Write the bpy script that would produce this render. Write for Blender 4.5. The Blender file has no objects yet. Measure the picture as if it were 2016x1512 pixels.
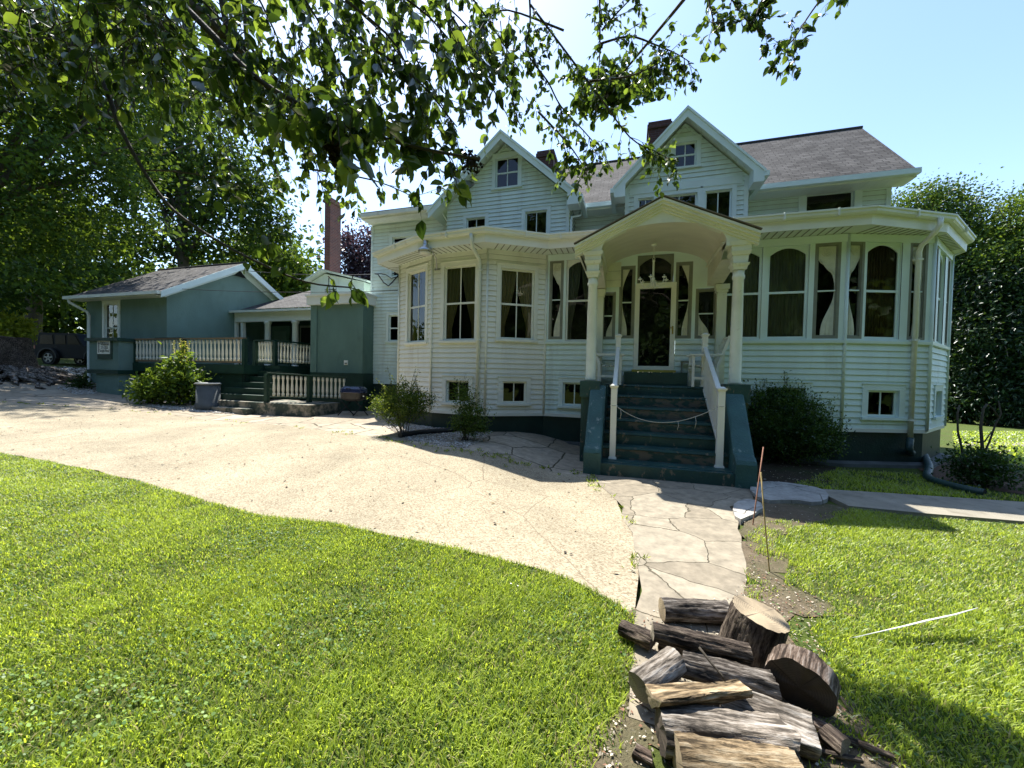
import bpy, math, random
import numpy as np
from mathutils import Vector, Matrix, noise
from mathutils.geometry import delaunay_2d_cdt
random.seed(11); rng = np.random.default_rng(11)
S = bpy.context.scene; COL = S.collection
R = math.radians
# ------------------------------------------------------------------ camera
FPX, CX, CY, EYE = 757.0, 1008.0, 756.0, 1.62
YAW, PIT, ROL = R(17.0), R(1.35), R(1.25)
_r0 = np.array([math.cos(YAW), math.sin(YAW), 0.0]); _f0 = np.array([-math.sin(YAW), math.cos(YAW), 0.0])
FW = math.cos(PIT) * _f0 + np.array([0, 0, -math.sin(PIT)]); _u0 = np.cross(_r0, FW)
RT = math.cos(ROL) * _r0 + math.sin(ROL) * _u0; UP = -math.sin(ROL) * _r0 + math.cos(ROL) * _u0
CAM = np.array([0.0, 0.0, EYE])
cd = bpy.data.cameras.new('camera'); cam = bpy.data.objects.new('camera', cd); COL.objects.link(cam)
cd.sensor_width = 36.0; cd.lens = FPX / 2016 * 36.0; cd.clip_start = 0.05; cd.clip_end = 2000
M = Matrix.Identity(4)
for i in range(3):
    M[i][0], M[i][1], M[i][2], M[i][3] = RT[i], UP[i], -FW[i], CAM[i]
cam.matrix_world = M; S.camera = cam
# ------------------------------------------------------------------ sky, sun, exposure
SUN = Vector((-.375, .437, 1.0)).normalized()
w = bpy.data.worlds.new('World'); S.world = w; w.use_nodes = True
nt = w.node_tree; bg = nt.nodes['Background']; sk = nt.nodes.new('ShaderNodeTexSky')
sk.sky_type = 'NISHITA'; sk.sun_disc = False; sk.sun_elevation = math.asin(SUN.z)
sk.sun_rotation = math.atan2(SUN.x, SUN.y); sk.air_density = 1.0; sk.dust_density = 0.6; sk.ozone_density = 2.2
nt.links.new(sk.outputs[0], bg.inputs[0]); bg.inputs[1].default_value = 0.132
sd = bpy.data.lights.new('sun', 'SUN'); sd.energy = 4.6; sd.angle = R(0.53); sd.color = (1.0, 0.96, 0.89)
so = bpy.data.objects.new('sun', sd); COL.objects.link(so); so.rotation_euler = (-SUN).to_track_quat('-Z', 'Y').to_euler()
so.location = (-6, 12, 30)
S.view_settings.view_transform = 'Standard'; S.view_settings.look = 'None'
S.view_settings.exposure = 1.38; S.view_settings.gamma = 1.0
S.cycles.max_bounces = 8; S.cycles.transparent_max_bounces = 12; S.cycles.diffuse_bounces = 4
S.cycles.use_denoising = True
# ------------------------------------------------------------------ geometry helpers
def ray(x, y): return FW + RT * ((x - CX) / FPX) - UP * ((y - CY) / FPX)
def atD(x, y, D): return CAM + ray(x, y) * D
def atY(x, y, Y): d = ray(x, y); return CAM + d * (Y / d[1])
def atX(x, y, X): d = ray(x, y); return CAM + d * (X / d[0])
def atZ(x, y, Z): d = ray(x, y); return CAM + d * ((Z - EYE) / d[2])
_gx = [-70, -32, -22, -19, -11.5, -7, -2, 60]; _gzv = [3.4, 1.75, .92, .6, .24, .09, 0, 0]
def gz(x, y):
    a = np.interp(x, _gx, _gzv) * np.clip((np.asarray(y, float) + 4) / 8, 0.15, 1)
    ss = lambda t: np.clip(t, 0, 1) ** 2 * (3 - 2 * np.clip(t, 0, 1))
    a = np.maximum(a, .29 * ss((-np.asarray(x, float) - .75) / 2.0) * ss((np.asarray(y, float) - 2.5) / 4.2) * (1 - .25 * ss((-np.asarray(x, float) - 6) / 6)))
    b = np.maximum(0, np.asarray(x) * .6 + np.asarray(y) * .5 - 8.3)
    return a - .055 * b * b / (b + 2.0)
def onG(x, y):
    d = ray(x, y); a, b = 0.3, 90.0
    for _ in range(50):
        m = (a + b) / 2; p = CAM + d * m
        if p[2] > gz(p[0], p[1]): a = m
        else: b = m
    p = CAM + d * a; p[2] = gz(p[0], p[1]); return p
def wl(o):
    v = Vector((0, 0, 0))
    while o is not None: v += o.location; o = o.parent
    return v
class MB:
    def __init__(s): s.v = []; s.f = []; s.m = []; s.uv = []; s.sm = []
    def face(s, pts, m=0, uv=None, sm=False):
        n = len(s.v); s.v += [tuple(map(float, p)) for p in pts]; s.f.append(tuple(range(n, n + len(pts)))); s.m.append(m); s.uv.append(uv); s.sm.append(sm)
    def hexa(s, p, m=0):
        n = len(s.v); s.v += [tuple(map(float, q)) for q in p]
        for f in ((3, 2, 1, 0), (4, 5, 6, 7), (0, 1, 5, 4), (1, 2, 6, 5), (2, 3, 7, 6), (3, 0, 4, 7)):
            s.f.append(tuple(n + i for i in f)); s.m.append(m); s.uv.append(None); s.sm.append(False)
    def box(s, x0, x1, y0, y1, z0, z1, m=0):
        s.hexa([(x0, y0, z0), (x1, y0, z0), (x1, y1, z0), (x0, y1, z0), (x0, y0, z1), (x1, y0, z1), (x1, y1, z1), (x0, y1, z1)], m)
    def wbox(s, W, u0, u1, z0, z1, o0, o1, m=0):
        P = W.P
        s.hexa([P(u0, z0, o1), P(u1, z0, o1), P(u1, z0, o0), P(u0, z0, o0), P(u0, z1, o1), P(u1, z1, o1), P(u1, z1, o0), P(u0, z1, o0)], m)
    def prism(s, poly, vec, m=0, me=None):
        poly = [Vector(p) for p in poly]; vec = Vector(vec); n = len(poly); me = m if me is None else me
        q = [p + vec for p in poly]
        s.face(poly[::-1], m); s.face(q, m)
        for i in range(n): j = (i + 1) % n; s.face([poly[i], poly[j], q[j], q[i]], me)
    def bar(s, a, b, w, h, m=0, upv=(0, 0, 1)):
        a, b = Vector(a), Vector(b); d = (b - a).normalized(); u = Vector(upv); sd_ = d.cross(u).normalized() * (w / 2); u = sd_.cross(d).normalized() * (h / 2)
        s.hexa([a - sd_ - u, a + sd_ - u, b + sd_ - u, b - sd_ - u, a - sd_ + u, a + sd_ + u, b + sd_ + u, b - sd_ + u], m)
    def tube(s, pts, r, n=8, m=0, caps=True, sm=True):
        pts = [Vector(p) for p in pts]; k = len(pts); rs = r if hasattr(r, '__len__') else [r] * k
        base = len(s.v); ref = None
        for i, p in enumerate(pts):
            d = (pts[min(i + 1, k - 1)] - pts[max(i - 1, 0)])
            d = d.normalized() if d.length > 1e-9 else Vector((0, 0, 1))
            if ref is None: ref = d.orthogonal().normalized()
            ref = (ref - d * ref.dot(d)); ref = ref.normalized() if ref.length > 1e-6 else d.orthogonal().normalized()
            b = d.cross(ref)
            for j in range(n):
                a = 2 * math.pi * j / n; s.v.append(tuple(p + (ref * math.cos(a) + b * math.sin(a)) * rs[i]))
        for i in range(k - 1):
            for j in range(n):
                a0 = base + i * n + j; a1 = base + i * n + (j + 1) % n
                s.f.append((a0, a1, a1 + n, a0 + n)); s.m.append(m); s.uv.append(None); s.sm.append(sm)
        if caps:
            s.f.append(tuple(base + j for j in range(n))[::-1]); s.m.append(m); s.uv.append(None); s.sm.append(False)
            s.f.append(tuple(base + (k - 1) * n + j for j in range(n))); s.m.append(m); s.uv.append(None); s.sm.append(False)
    def lathe(s, x, y, prof, n=14, m=0, sq=False):
        base = len(s.v); k = len(prof)
        for r, z in prof:
            for j in range(n):
                a = 2 * math.pi * (j + (.5 if sq else 0)) / n; q = r * (1.41421 if sq else 1)
                s.v.append((x + q * math.cos(a), y + q * math.sin(a), z))
        for i in range(k - 1):
            for j in range(n):
                a0 = base + i * n + j; a1 = base + i * n + (j + 1) % n
                s.f.append((a0, a1, a1 + n, a0 + n)); s.m.append(m); s.uv.append(None); s.sm.append(not sq)
        s.f.append(tuple(base + j for j in range(n))[::-1]); s.m.append(m); s.uv.append(None); s.sm.append(False)
        s.f.append(tuple(base + (k - 1) * n + j for j in range(n))); s.m.append(m); s.uv.append(None); s.sm.append(False)
    def build(s, name, mats, parent=None, origin=None):
        if parent is not None: org = wl(parent)
        else: org = Vector(origin) if origin is not None else Vector((0, 0, 0))
        me = bpy.data.meshes.new(name); me.from_pydata([(v[0] - org.x, v[1] - org.y, v[2] - org.z) for v in s.v], [], s.f)
        for mm in (mats if isinstance(mats, (list, tuple)) else [mats]): me.materials.append(mm)
        me.polygons.foreach_set('material_index', s.m); me.polygons.foreach_set('use_smooth', s.sm)
        if any(u is not None for u in s.uv):
            ul = me.uv_layers.new(name='UVMap')
            for p, u in zip(me.polygons, s.uv):
                if u is not None:
                    for li, c in zip(p.loop_indices, u): ul.data[li].uv = c
        me.update()
        o = bpy.data.objects.new(name, me); COL.objects.link(o)
        if parent is not None: o.parent = parent
        else: o.location = org
        return o
def np_mesh(name, V, F, mats, mi=None, parent=None, origin=(0, 0, 0), smooth=False):
    org = wl(parent) if parent is not None else Vector(origin)
    V = np.asarray(V, np.float32) - np.array(org[:], np.float32); F = np.asarray(F, np.int32); n, k = F.shape
    me = bpy.data.meshes.new(name); me.vertices.add(len(V)); me.vertices.foreach_set('co', V.ravel())
    me.loops.add(n * k); me.loops.foreach_set('vertex_index', F.ravel())
    me.polygons.add(n); me.polygons.foreach_set('loop_start', np.arange(0, n * k, k, dtype=np.int32))
    for mm in (mats if isinstance(mats, (list, tuple)) else [mats]): me.materials.append(mm)
    if mi is not None: me.polygons.foreach_set('material_index', np.asarray(mi, np.int32))
    if smooth: me.polygons.foreach_set('use_smooth', np.ones(n, bool))
    me.update(calc_edges=True); me.validate()
    o = bpy.data.objects.new(name, me); COL.objects.link(o)
    if parent is not None: o.parent = parent
    else: o.location = org
    return o
def tag(o, label=None, cat=None, group=None, kind=None):
    if label: o['label'] = label
    if cat: o['category'] = cat
    if group: o['group'] = group
    if kind: o['kind'] = kind
    return o
def thing(name, label, cat, loc, group=None):
    o = bpy.data.objects.new(name, None); COL.objects.link(o); o.location = tuple(map(float, loc)); o.empty_display_size = .2
    return tag(o, label, cat, group)
class Wall:
    def __init__(s, A, B):
        s.A = np.array(A[:2], float); s.B = np.array(B[:2], float); d = s.B - s.A; s.L = float(np.hypot(*d)); s.d = d / s.L; s.n = np.array([s.d[1], -s.d[0]])
    def P(s, u, z, o=0.0): p = s.A + s.d * u + s.n * o; return (float(p[0]), float(p[1]), float(z))
    def uz(s, x, y):
        d = ray(x, y); t = (s.n @ (s.A - CAM[:2])) / (s.n @ d[:2]); p = CAM + d * t
        return float((p[:2] - s.A) @ s.d), float(p[2])
    def rect(s, x0, y0, x1, y1):
        a = s.uz(x0, y0); b = s.uz(x1, y1); return (a[0], b[0], b[1], a[1])
# ------------------------------------------------------------------ materials
def _nodes(name):
    m = bpy.data.materials.new(name); m.use_nodes = True; return m, m.node_tree.nodes, m.node_tree.links, m.node_tree.nodes['Principled BSDF']
def mat(name, col, rough=.6, var=.12, vs=2.5, bump=0., bs=60., col2=None, c2s=3., c2lo=.5, c2hi=.62, spec=.4, stretch=(1, 1, 1), metal=0., coat=0.):
    m, N, L, b = _nodes(name); b.inputs['Roughness'].default_value = rough; b.inputs['Specular IOR Level'].default_value = spec; b.inputs['Metallic'].default_value = metal
    b.inputs['Coat Weight'].default_value = coat
    tc = N.new('ShaderNodeTexCoord'); mp = N.new('ShaderNodeMapping'); mp.inputs['Scale'].default_value = stretch; L.new(tc.outputs['Object'], mp.inputs[0])
    n1 = N.new('ShaderNodeTexNoise'); n1.inputs['Scale'].default_value = vs; n1.inputs['Detail'].default_value = 6; L.new(mp.outputs[0], n1.inputs[0])
    mr = N.new('ShaderNodeMapRange'); mr.inputs[1].default_value = .3; mr.inputs[2].default_value = .7; mr.inputs[3].default_value = 1 - var; mr.inputs[4].default_value = 1 + var * .6; L.new(n1.outputs[0], mr.inputs[0])
    mx = N.new('ShaderNodeMix'); mx.data_type = 'RGBA'; mx.blend_type = 'MULTIPLY'; mx.inputs[0].default_value = 1.0; mx.inputs[6].default_value = (*col, 1)
    L.new(mr.outputs[0], mx.inputs[7]); out = mx.outputs[2]
    if col2 is not None:
        n2 = N.new('ShaderNodeTexNoise'); n2.inputs['Scale'].default_value = c2s; n2.inputs['Detail'].default_value = 8; n2.inputs['Roughness'].default_value = .65; L.new(mp.outputs[0], n2.inputs[0])
        cr = N.new('ShaderNodeMapRange'); cr.inputs[1].default_value = c2lo; cr.inputs[2].default_value = c2hi; L.new(n2.outputs[0], cr.inputs[0])
        m2 = N.new('ShaderNodeMix'); m2.data_type = 'RGBA'; L.new(cr.outputs[0], m2.inputs[0]); L.new(out, m2.inputs[6]); m2.inputs[7].default_value = (*col2, 1); out = m2.outputs[2]
    L.new(out, b.inputs['Base Color'])
    if bump > 0:
        nb = N.new('ShaderNodeTexNoise'); nb.inputs['Scale'].default_value = bs; nb.inputs['Detail'].default_value = 5; L.new(mp.outputs[0], nb.inputs[0])
        bp = N.new('ShaderNodeBump'); bp.inputs['Strength'].default_value = bump; bp.inputs['Distance'].default_value = .02; L.new(nb.outputs[0], bp.inputs['Height']); L.new(bp.outputs[0], b.inputs['Normal'])
    return m
def leaf_mat(name, col, tr, gloss=.25, rough=.35, tcol=None):
    m, N, L, b = _nodes(name); N.remove(b); out = N['Material Output']
    tc = N.new('ShaderNodeTexCoord'); n1 = N.new('ShaderNodeTexNoise'); n1.inputs['Scale'].default_value = 4.0; n1.inputs['Detail'].default_value = 3; L.new(tc.outputs['Object'], n1.inputs[0])
    hs = N.new('ShaderNodeHueSaturation'); hs.inputs['Color'].default_value = (*col, 1)
    mr = N.new('ShaderNodeMapRange'); mr.inputs[1].default_value = .3; mr.inputs[2].default_value = .7; mr.inputs[3].default_value = .7; mr.inputs[4].default_value = 1.25; L.new(n1.outputs[0], mr.inputs[0]); L.new(mr.outputs[0], hs.inputs['Value'])
    d = N.new('ShaderNodeBsdfDiffuse'); L.new(hs.outputs[0], d.inputs[0]); t = N.new('ShaderNodeBsdfTranslucent'); t.inputs[0].default_value = (*(tcol or (min(1, col[0] * 2.4), min(1, col[1] * 2.0), col[2] * .8)), 1)
    mx = N.new('ShaderNodeMixShader'); mx.inputs[0].default_value = tr; L.new(d.outputs[0], mx.inputs[1]); L.new(t.outputs[0], mx.inputs[2])
    g = N.new('ShaderNodeBsdfGlossy'); g.inputs['Roughness'].default_value = rough; fr = N.new('ShaderNodeFresnel'); fr.inputs[0].default_value = 1.45
    mu = N.new('ShaderNodeMath'); mu.operation = 'MULTIPLY'; mu.inputs[1].default_value = gloss * .8; L.new(fr.outputs[0], mu.inputs[0])
    m2 = N.new('ShaderNodeMixShader'); L.new(mu.outputs[0], m2.inputs[0]); L.new(mx.outputs[0], m2.inputs[1]); L.new(g.outputs[0], m2.inputs[2]); L.new(m2.outputs[0], out.inputs[0])
    return m
def glass_mat():
    m, N, L, b = _nodes('window_glass'); N.remove(b); out = N['Material Output']
    tr = N.new('ShaderNodeBsdfTransparent'); tr.inputs[0].default_value = (.8, .84, .82, 1); g = N.new('ShaderNodeBsdfGlossy'); g.inputs['Roughness'].default_value = .01
    tc = N.new('ShaderNodeTexCoord'); nz = N.new('ShaderNodeTexNoise'); nz.inputs['Scale'].default_value = 2.2; L.new(tc.outputs['Object'], nz.inputs[0])
    bp = N.new('ShaderNodeBump'); bp.inputs['Strength'].default_value = .06; bp.inputs['Distance'].default_value = .05; L.new(nz.outputs[0], bp.inputs['Height']); L.new(bp.outputs[0], g.inputs['Normal'])
    fr = N.new('ShaderNodeFresnel'); fr.inputs[0].default_value = 1.6; mx = N.new('ShaderNodeMixShader'); L.new(fr.outputs[0], mx.inputs[0]); L.new(tr.outputs[0], mx.inputs[1]); L.new(g.outputs[0], mx.inputs[2]); L.new(mx.outputs[0], out.inputs[0]); return m
def shingle_mat(name, c1, c2, bw=.26, bh=.115):
    m, N, L, b = _nodes(name); b.inputs['Roughness'].default_value = .9; b.inputs['Specular IOR Level'].default_value = .2
    tc = N.new('ShaderNodeTexCoord'); br = N.new('ShaderNodeTexBrick'); br.inputs['Scale'].default_value = 1; br.inputs['Brick Width'].default_value = bw; br.inputs['Row Height'].default_value = bh
    br.inputs['Mortar Size'].default_value = .009; br.offset = .37; br.inputs['Mortar Smooth'].default_value = .3; br.inputs['Color1'].default_value = (*c1, 1); br.inputs['Color2'].default_value = (*c2, 1); br.inputs['Mortar'].default_value = (c2[0] * .35, c2[1] * .35, c2[2] * .35, 1); br.inputs['Bias'].default_value = 0
    L.new(tc.outputs['UV'], br.inputs[0])
    nz = N.new('ShaderNodeTexNoise'); nz.inputs['Scale'].default_value = 2.0; nz.inputs['Detail'].default_value = 9; L.new(tc.outputs['UV'], nz.inputs[0])
    mr = N.new('ShaderNodeMapRange'); mr.inputs[1].default_value = .3; mr.inputs[2].default_value = .7; mr.inputs[3].default_value = .65; mr.inputs[4].default_value = 1.2; L.new(nz.outputs[0], mr.inputs[0])
    mx = N.new('ShaderNodeMix'); mx.data_type = 'RGBA'; mx.blend_type = 'MULTIPLY'; mx.inputs[0].default_value = 1; L.new(br.outputs[0], mx.inputs[6]); L.new(mr.outputs[0], mx.inputs[7]); L.new(mx.outputs[2], b.inputs['Base Color'])
    bp = N.new('ShaderNodeBump'); bp.inputs['Strength'].default_value = .7; bp.inputs['Distance'].default_value = .015; bp.invert = True; L.new(br.outputs['Fac'], bp.inputs['Height']); L.new(bp.outputs[0], b.inputs['Normal']); return m
MINT = (.69, .82, .76); CREAM = (.79, .80, .72); LEMON = (.74, .76, .60)  # one white house, tinted by part; the light's colour cast is put in
m_mint = mat('mint_white_siding', MINT, .55, .09, 1.2, .04, 90, col2=(.47, .53, .45), c2s=1.3, c2lo=.55, c2hi=.85, stretch=(2.2, 2.2, .35))
m_cream = mat('cream_white_siding', CREAM, .55, .09, 1.2, .04, 90, col2=(.54, .51, .40), c2s=1.3, c2lo=.53, c2hi=.85, stretch=(2.2, 2.2, .35))
m_lapshade = mat('shaded_lap_edge', (.34, .36, .31), .8, .2, 6)  # shadow line under each siding lap, painted as a darker colour
m_trimM = mat('mint_white_trim', (.69, .81, .77), .45, .06, 2)
m_trimC = mat('cream_white_trim', (.77, .79, .71), .45, .08, 2)
m_lemon = mat('aged_cream_paint', LEMON, .6, .10, 3, .25, 70, col2=(.52, .50, .36), c2s=6, c2lo=.62, c2hi=.74)
m_vault = mat('porch_ceiling_paint', (.70, .67, .54), .6, .08, 2, .2, 50, col2=(.45, .42, .32), c2s=4, c2lo=.66, c2hi=.72, stretch=(1, 3, 1))
m_gut = mat('stained_gutter_metal', (.70, .74, .66), .45, .10, 2.5, col2=(.36, .28, .17), c2s=2.2, c2lo=.62, c2hi=.85, stretch=(1, 1, .25))
m_sof = mat('soffit_vinyl', (.72, .78, .72), .5, .05, 2)
m_found = mat('dark_green_foundation', (.010, .032, .024), .55, .3, 3, .3, 30)
m_green = mat('dark_green_paint', (.013, .048, .040), .5, .25, 3, .25, 40)
m_step = mat('worn_green_step_paint', (.020, .068, .062), .5, .25, 3, .3, 40, col2=(.17, .15, .11), c2s=4.5, c2lo=.585, c2hi=.63, stretch=(1.6, 1.6, 1))
m_step_worn = mat('peeling_green_step_paint', (.018, .06, .053), .55, .25, 3, .4, 40, col2=(.12, .105, .08), c2s=3.6, c2lo=.47, c2hi=.54, stretch=(1.2, 1, 2.4))
m_wht = mat('white_vinyl', (.82, .82, .74), .35, .05, 3)
m_whtw = mat('white_painted_wood', (.76, .77, .68), .5, .1, 6)
m_glass = glass_mat()
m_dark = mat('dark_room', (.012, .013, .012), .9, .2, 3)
m_curt = mat('tan_curtain', (.46, .39, .26), .85, .2, 6, stretch=(3, 3, .3))
m_curtb = mat('brown_curtain', (.18, .125, .085), .9, .25, 6, stretch=(3, 3, .3))
m_curtg = mat('grey_curtain', (.31, .32, .28), .9, .25, 6, stretch=(3, 3, .3))
m_gframe = mat('grey_wood_frame', (.22, .23, .18), .6, .15, 5)
m_orn = mat('carved_cream_panel', (.62, .62, .50), .6, .12, 8, .5, 45)
m_shing = shingle_mat('grey_brown_shingles', (.118, .113, .107), (.066, .063, .061))
m_shingd = mat('dark_ridge_cap', (.045, .042, .04), .9, .2, 5)
m_gold = mat('gold_metal', (.55, .38, .10), .35, .1, 5, metal=1)
m_black = mat('black_metal', (.015, .015, .016), .45, .2, 5)
m_steel = mat('galvanised_steel', (.45, .47, .47), .35, .1, 5, metal=.8)
m_brickm = None
def brick_mat(name='red_brick', k=1.0):
    m, N, L, b = _nodes(name); b.inputs['Roughness'].default_value = .85
    tc = N.new('ShaderNodeTexCoord'); br = N.new('ShaderNodeTexBrick'); br.inputs['Scale'].default_value = 1; br.inputs['Brick Width'].default_value = .21; br.inputs['Row Height'].default_value = .075; br.inputs['Mortar Size'].default_value = .008
    br.inputs['Color1'].default_value = (.22 * k, .075 * k, .05 * k, 1); br.inputs['Color2'].default_value = (.13 * k, .05 * k, .04 * k, 1); br.inputs['Mortar'].default_value = (.20 * k, .16 * k, .14 * k, 1); L.new(tc.outputs['UV'], br.inputs[0]); L.new(br.outputs[0], b.inputs['Base Color'])
    bp = N.new('ShaderNodeBump'); bp.inputs['Strength'].default_value = .6; bp.inputs['Distance'].default_value = .01; bp.invert = True; L.new(br.outputs['Fac'], bp.inputs['Height']); L.new(bp.outputs[0], b.inputs['Normal']); return m
m_brick = brick_mat(); m_brickd = brick_mat('sooty_brick', .4)
m_cotg = mat('grey_green_render', (.16, .25, .215), .8, .14, 1.5, .5, 35, col2=(.12, .19, .16), c2s=1.6, c2lo=.55, c2hi=.8, stretch=(1, 1, .5))
m_blk = mat('sage_green_block', (.115, .20, .165), .75, .14, 1.5, .5, 30, col2=(.075, .13, .105), c2s=1.6, c2lo=.55, c2hi=.8, stretch=(1, 1, .5))
m_deck = mat('dark_green_deck_paint', (.010, .042, .026), .55, .25, 4, .2, 40)
m_railw = mat('brown_weathered_rail', (.23, .16, .09), .75, .2, 5, .2, 40)
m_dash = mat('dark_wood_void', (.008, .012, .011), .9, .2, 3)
# ================================================================== WHITE HOUSE
house = thing('white_house', 'large white clapboard house with twin gables and a glazed sunroom front', 'house', (1.2, 11.0, 0.0))
def const_iv(a, b): return lambda z: (a, b)
def panel(mb, W, iv, z0, z1, ops=(), e=.118, lap=True, m=0, o=0.0):
    zs = {round(z0, 4), round(z1, 4)}; k0 = math.floor(z0 / e)
    if lap:
        k = k0
        while k * e < z1:
            if k * e > z0: zs.add(round(k * e, 4))
            k += 1
    for (a, b, c, d) in ops:
        for z in (c, d):
            if z0 < z < z1: zs.add(round(z, 4))
    zs = sorted(zs)
    for za, zb in zip(zs, zs[1:]):
        if zb - za < 1e-4: continue
        k = math.floor((za + zb) / 2 / e); ta = (za - k * e) / e; tb = (zb - k * e) / e
        oa = (.003 + .022 * (1 - ta)) + o if lap else o; ob = (.003 + .022 * (1 - tb)) + o if lap else o
        A0, A1 = iv(za); B0, B1 = iv(zb)
        cuts = sorted((p[0], p[1]) for p in ops if p[2] < (za + zb) / 2 < p[3])
        edges = [('L', None)] ; cur = None; segs = []
        lo = None
        start = None
        pos = [(A0, B0)]
        for a, b in cuts:
            if b <= max(A0, B0) or a >= min(A1, B1): continue
            segs.append((pos[-1], (a, a))); pos.append((b, b))
        segs.append((pos[-1], (A1, B1)))
        for (la, lb), (ra, rb) in segs:
            if ra - la < 1e-4 and rb - lb < 1e-4: continue
            ra = max(ra, la); rb = max(rb, lb)
            mb.face([W.P(la, za, oa), W.P(ra, za, oa), W.P(rb, zb, ob), W.P(lb, zb, ob)], m)
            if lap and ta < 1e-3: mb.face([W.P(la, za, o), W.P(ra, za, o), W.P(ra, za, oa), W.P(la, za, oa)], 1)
SASH = .045
def opening(r, s=SASH): return (r[0] - s, r[1] + s, r[2] - s, r[3] + s)
def curtain(W, u0, u1, z0, z1, style, parent, m, o=-.11):
    mb = MB(); sheets = []
    if style == 'full': sheets.append((lambda t: u0 - .03, lambda t: u1 + .03, 46))
    else:
        w_ = u1 - u0
        f = lambda t: .50 - .36 * min(1, t / .8) ** 1.6
        sheets.append((lambda t: u0 - .03, lambda t: u0 + w_ * f(t), 20)); sheets.append((lambda t: u1 - w_ * f(t), lambda t: u1 + .03, 20))
    for fl, fr, n in sheets:
        rows = []
        ph = random.random() * 6
        for i in range(13):
            t = i / 12; z = z1 + .03 - (z1 - z0 + .06) * t
            row = []
            for j in range(n + 1):
                q = j / n; u = fl(t) + (fr(t) - fl(t)) * q
                row.append(W.P(u, z, o + .022 * math.sin(q * n * 1.55 + ph + .5 * math.sin(3 * q)) + .008 * math.sin(q * 9 + t * 4)))
            rows.append(row)
        for i in range(12):
            for j in range(n): mb.face([rows[i + 1][j], rows[i + 1][j + 1], rows[i][j + 1], rows[i][j]], 0, sm=True)
    return mb.build('curtain', m, parent)
def window(W, g, parent, trim, style='double', c=.09, muntin=True, arch=0., cur=None, curm=None, sill=True, frame=None, label=None, depth=.5, crail=True):
    a, b, z0, z1 = g; mb = MB(); A, B, Z0, Z1 = opening(g); s = SASH
    if c > 0:
        mb.wbox(W, A - c, A + .004, Z0 - .02, Z1 + c, -.03, .036, 0); mb.wbox(W, B - .004, B + c, Z0 - .02, Z1 + c, -.03, .036, 0); mb.wbox(W, A + .004, B - .004, Z1 - .004, Z1 + c, -.03, .034, 0)
        mb.wbox(W, A - c - .015, B + c + .015, Z1 + c, Z1 + c + .02, -.03, .05, 0)
    if sill: mb.wbox(W, A - c - .02, B + c + .02, Z0 - .055, Z0 - .0045, -.03, .07, 0)
    for q in ([(A, Z0), (A, Z1)], [(B, Z1), (B, Z0)], [(A, Z1), (B, Z1)], [(B, Z0), (A, Z0)]):
        (ua, za), (ub, zb) = q
        mb.face([W.P(ua, za, .0), W.P(ub, zb, .0), W.P(ub, zb, -.08), W.P(ua, za, -.08)], 0)
    o0, o1 = -.062, -.03
    mb.wbox(W, A + .002, a, Z0 + .002, Z1 - .002, o0, o1, 0); mb.wbox(W, b, B - .002, Z0 + .002, Z1 - .002, o0, o1, 0)
    mb.wbox(W, a, b, Z0 + .002, z0, o0, o1 - .002, 0); mb.wbox(W, a, b, z1, Z1 - .002, o0, o1 - .002, 0)
    zm = (z0 + z1) / 2
    if style == 'double': mb.wbox(W, a, b, zm - .022, zm + .022, o0, o1 - .004, 0)
    if muntin: mb.wbox(W, (a + b) / 2 - .012, (a + b) / 2 + .012, z0, z1, o0 + .006, o1 - .008, 0)
    if arch > 0:
        n = 14; pts = []
        for i in range(n + 1):
            u = a + (b - a) * i / n; x = 2 * i / n - 1; pts.append((u, z1 - arch * x * x))
        for i in range(n):
            (ua, za), (ub, zb) = pts[i], pts[i + 1]
            if z1 - min(za, zb) < 1e-5: continue
            for oo, fl in ((o1 - .001, False), (o0 + .003, True)):
                f = [W.P(ua, za, oo), W.P(ub, zb, oo), W.P(ub, z1 + .002, oo), W.P(ua, z1 + .002, oo)]; mb.face(f[::-1] if fl else f, 0)
            mb.face([W.P(ua, za, o1 - .001), W.P(ua, za, o0 + .003), W.P(ub, zb, o0 + .003), W.P(ub, zb, o1 - .001)], 0)
    d = -depth
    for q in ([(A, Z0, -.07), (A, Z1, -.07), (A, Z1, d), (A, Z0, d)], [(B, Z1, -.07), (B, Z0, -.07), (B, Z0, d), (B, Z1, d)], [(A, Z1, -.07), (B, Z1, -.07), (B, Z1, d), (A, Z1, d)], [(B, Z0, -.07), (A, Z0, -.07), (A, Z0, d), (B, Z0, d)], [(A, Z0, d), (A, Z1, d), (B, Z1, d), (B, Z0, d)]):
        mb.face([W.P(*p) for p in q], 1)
    wo = mb.build('window', [trim, m_dark], parent)
    pb = MB(); pb.face([W.P(a, z0, -.048), W.P(b, z0, -.048), W.P(b, z1, -.048), W.P(a, z1, -.048)]); pb.build('pane', m_glass, wo)
    if cur: curtain(W, a, b, z0, z1, cur, wo, curm or m_curt)
    if label: wo['label'] = label
    return wo
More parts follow.
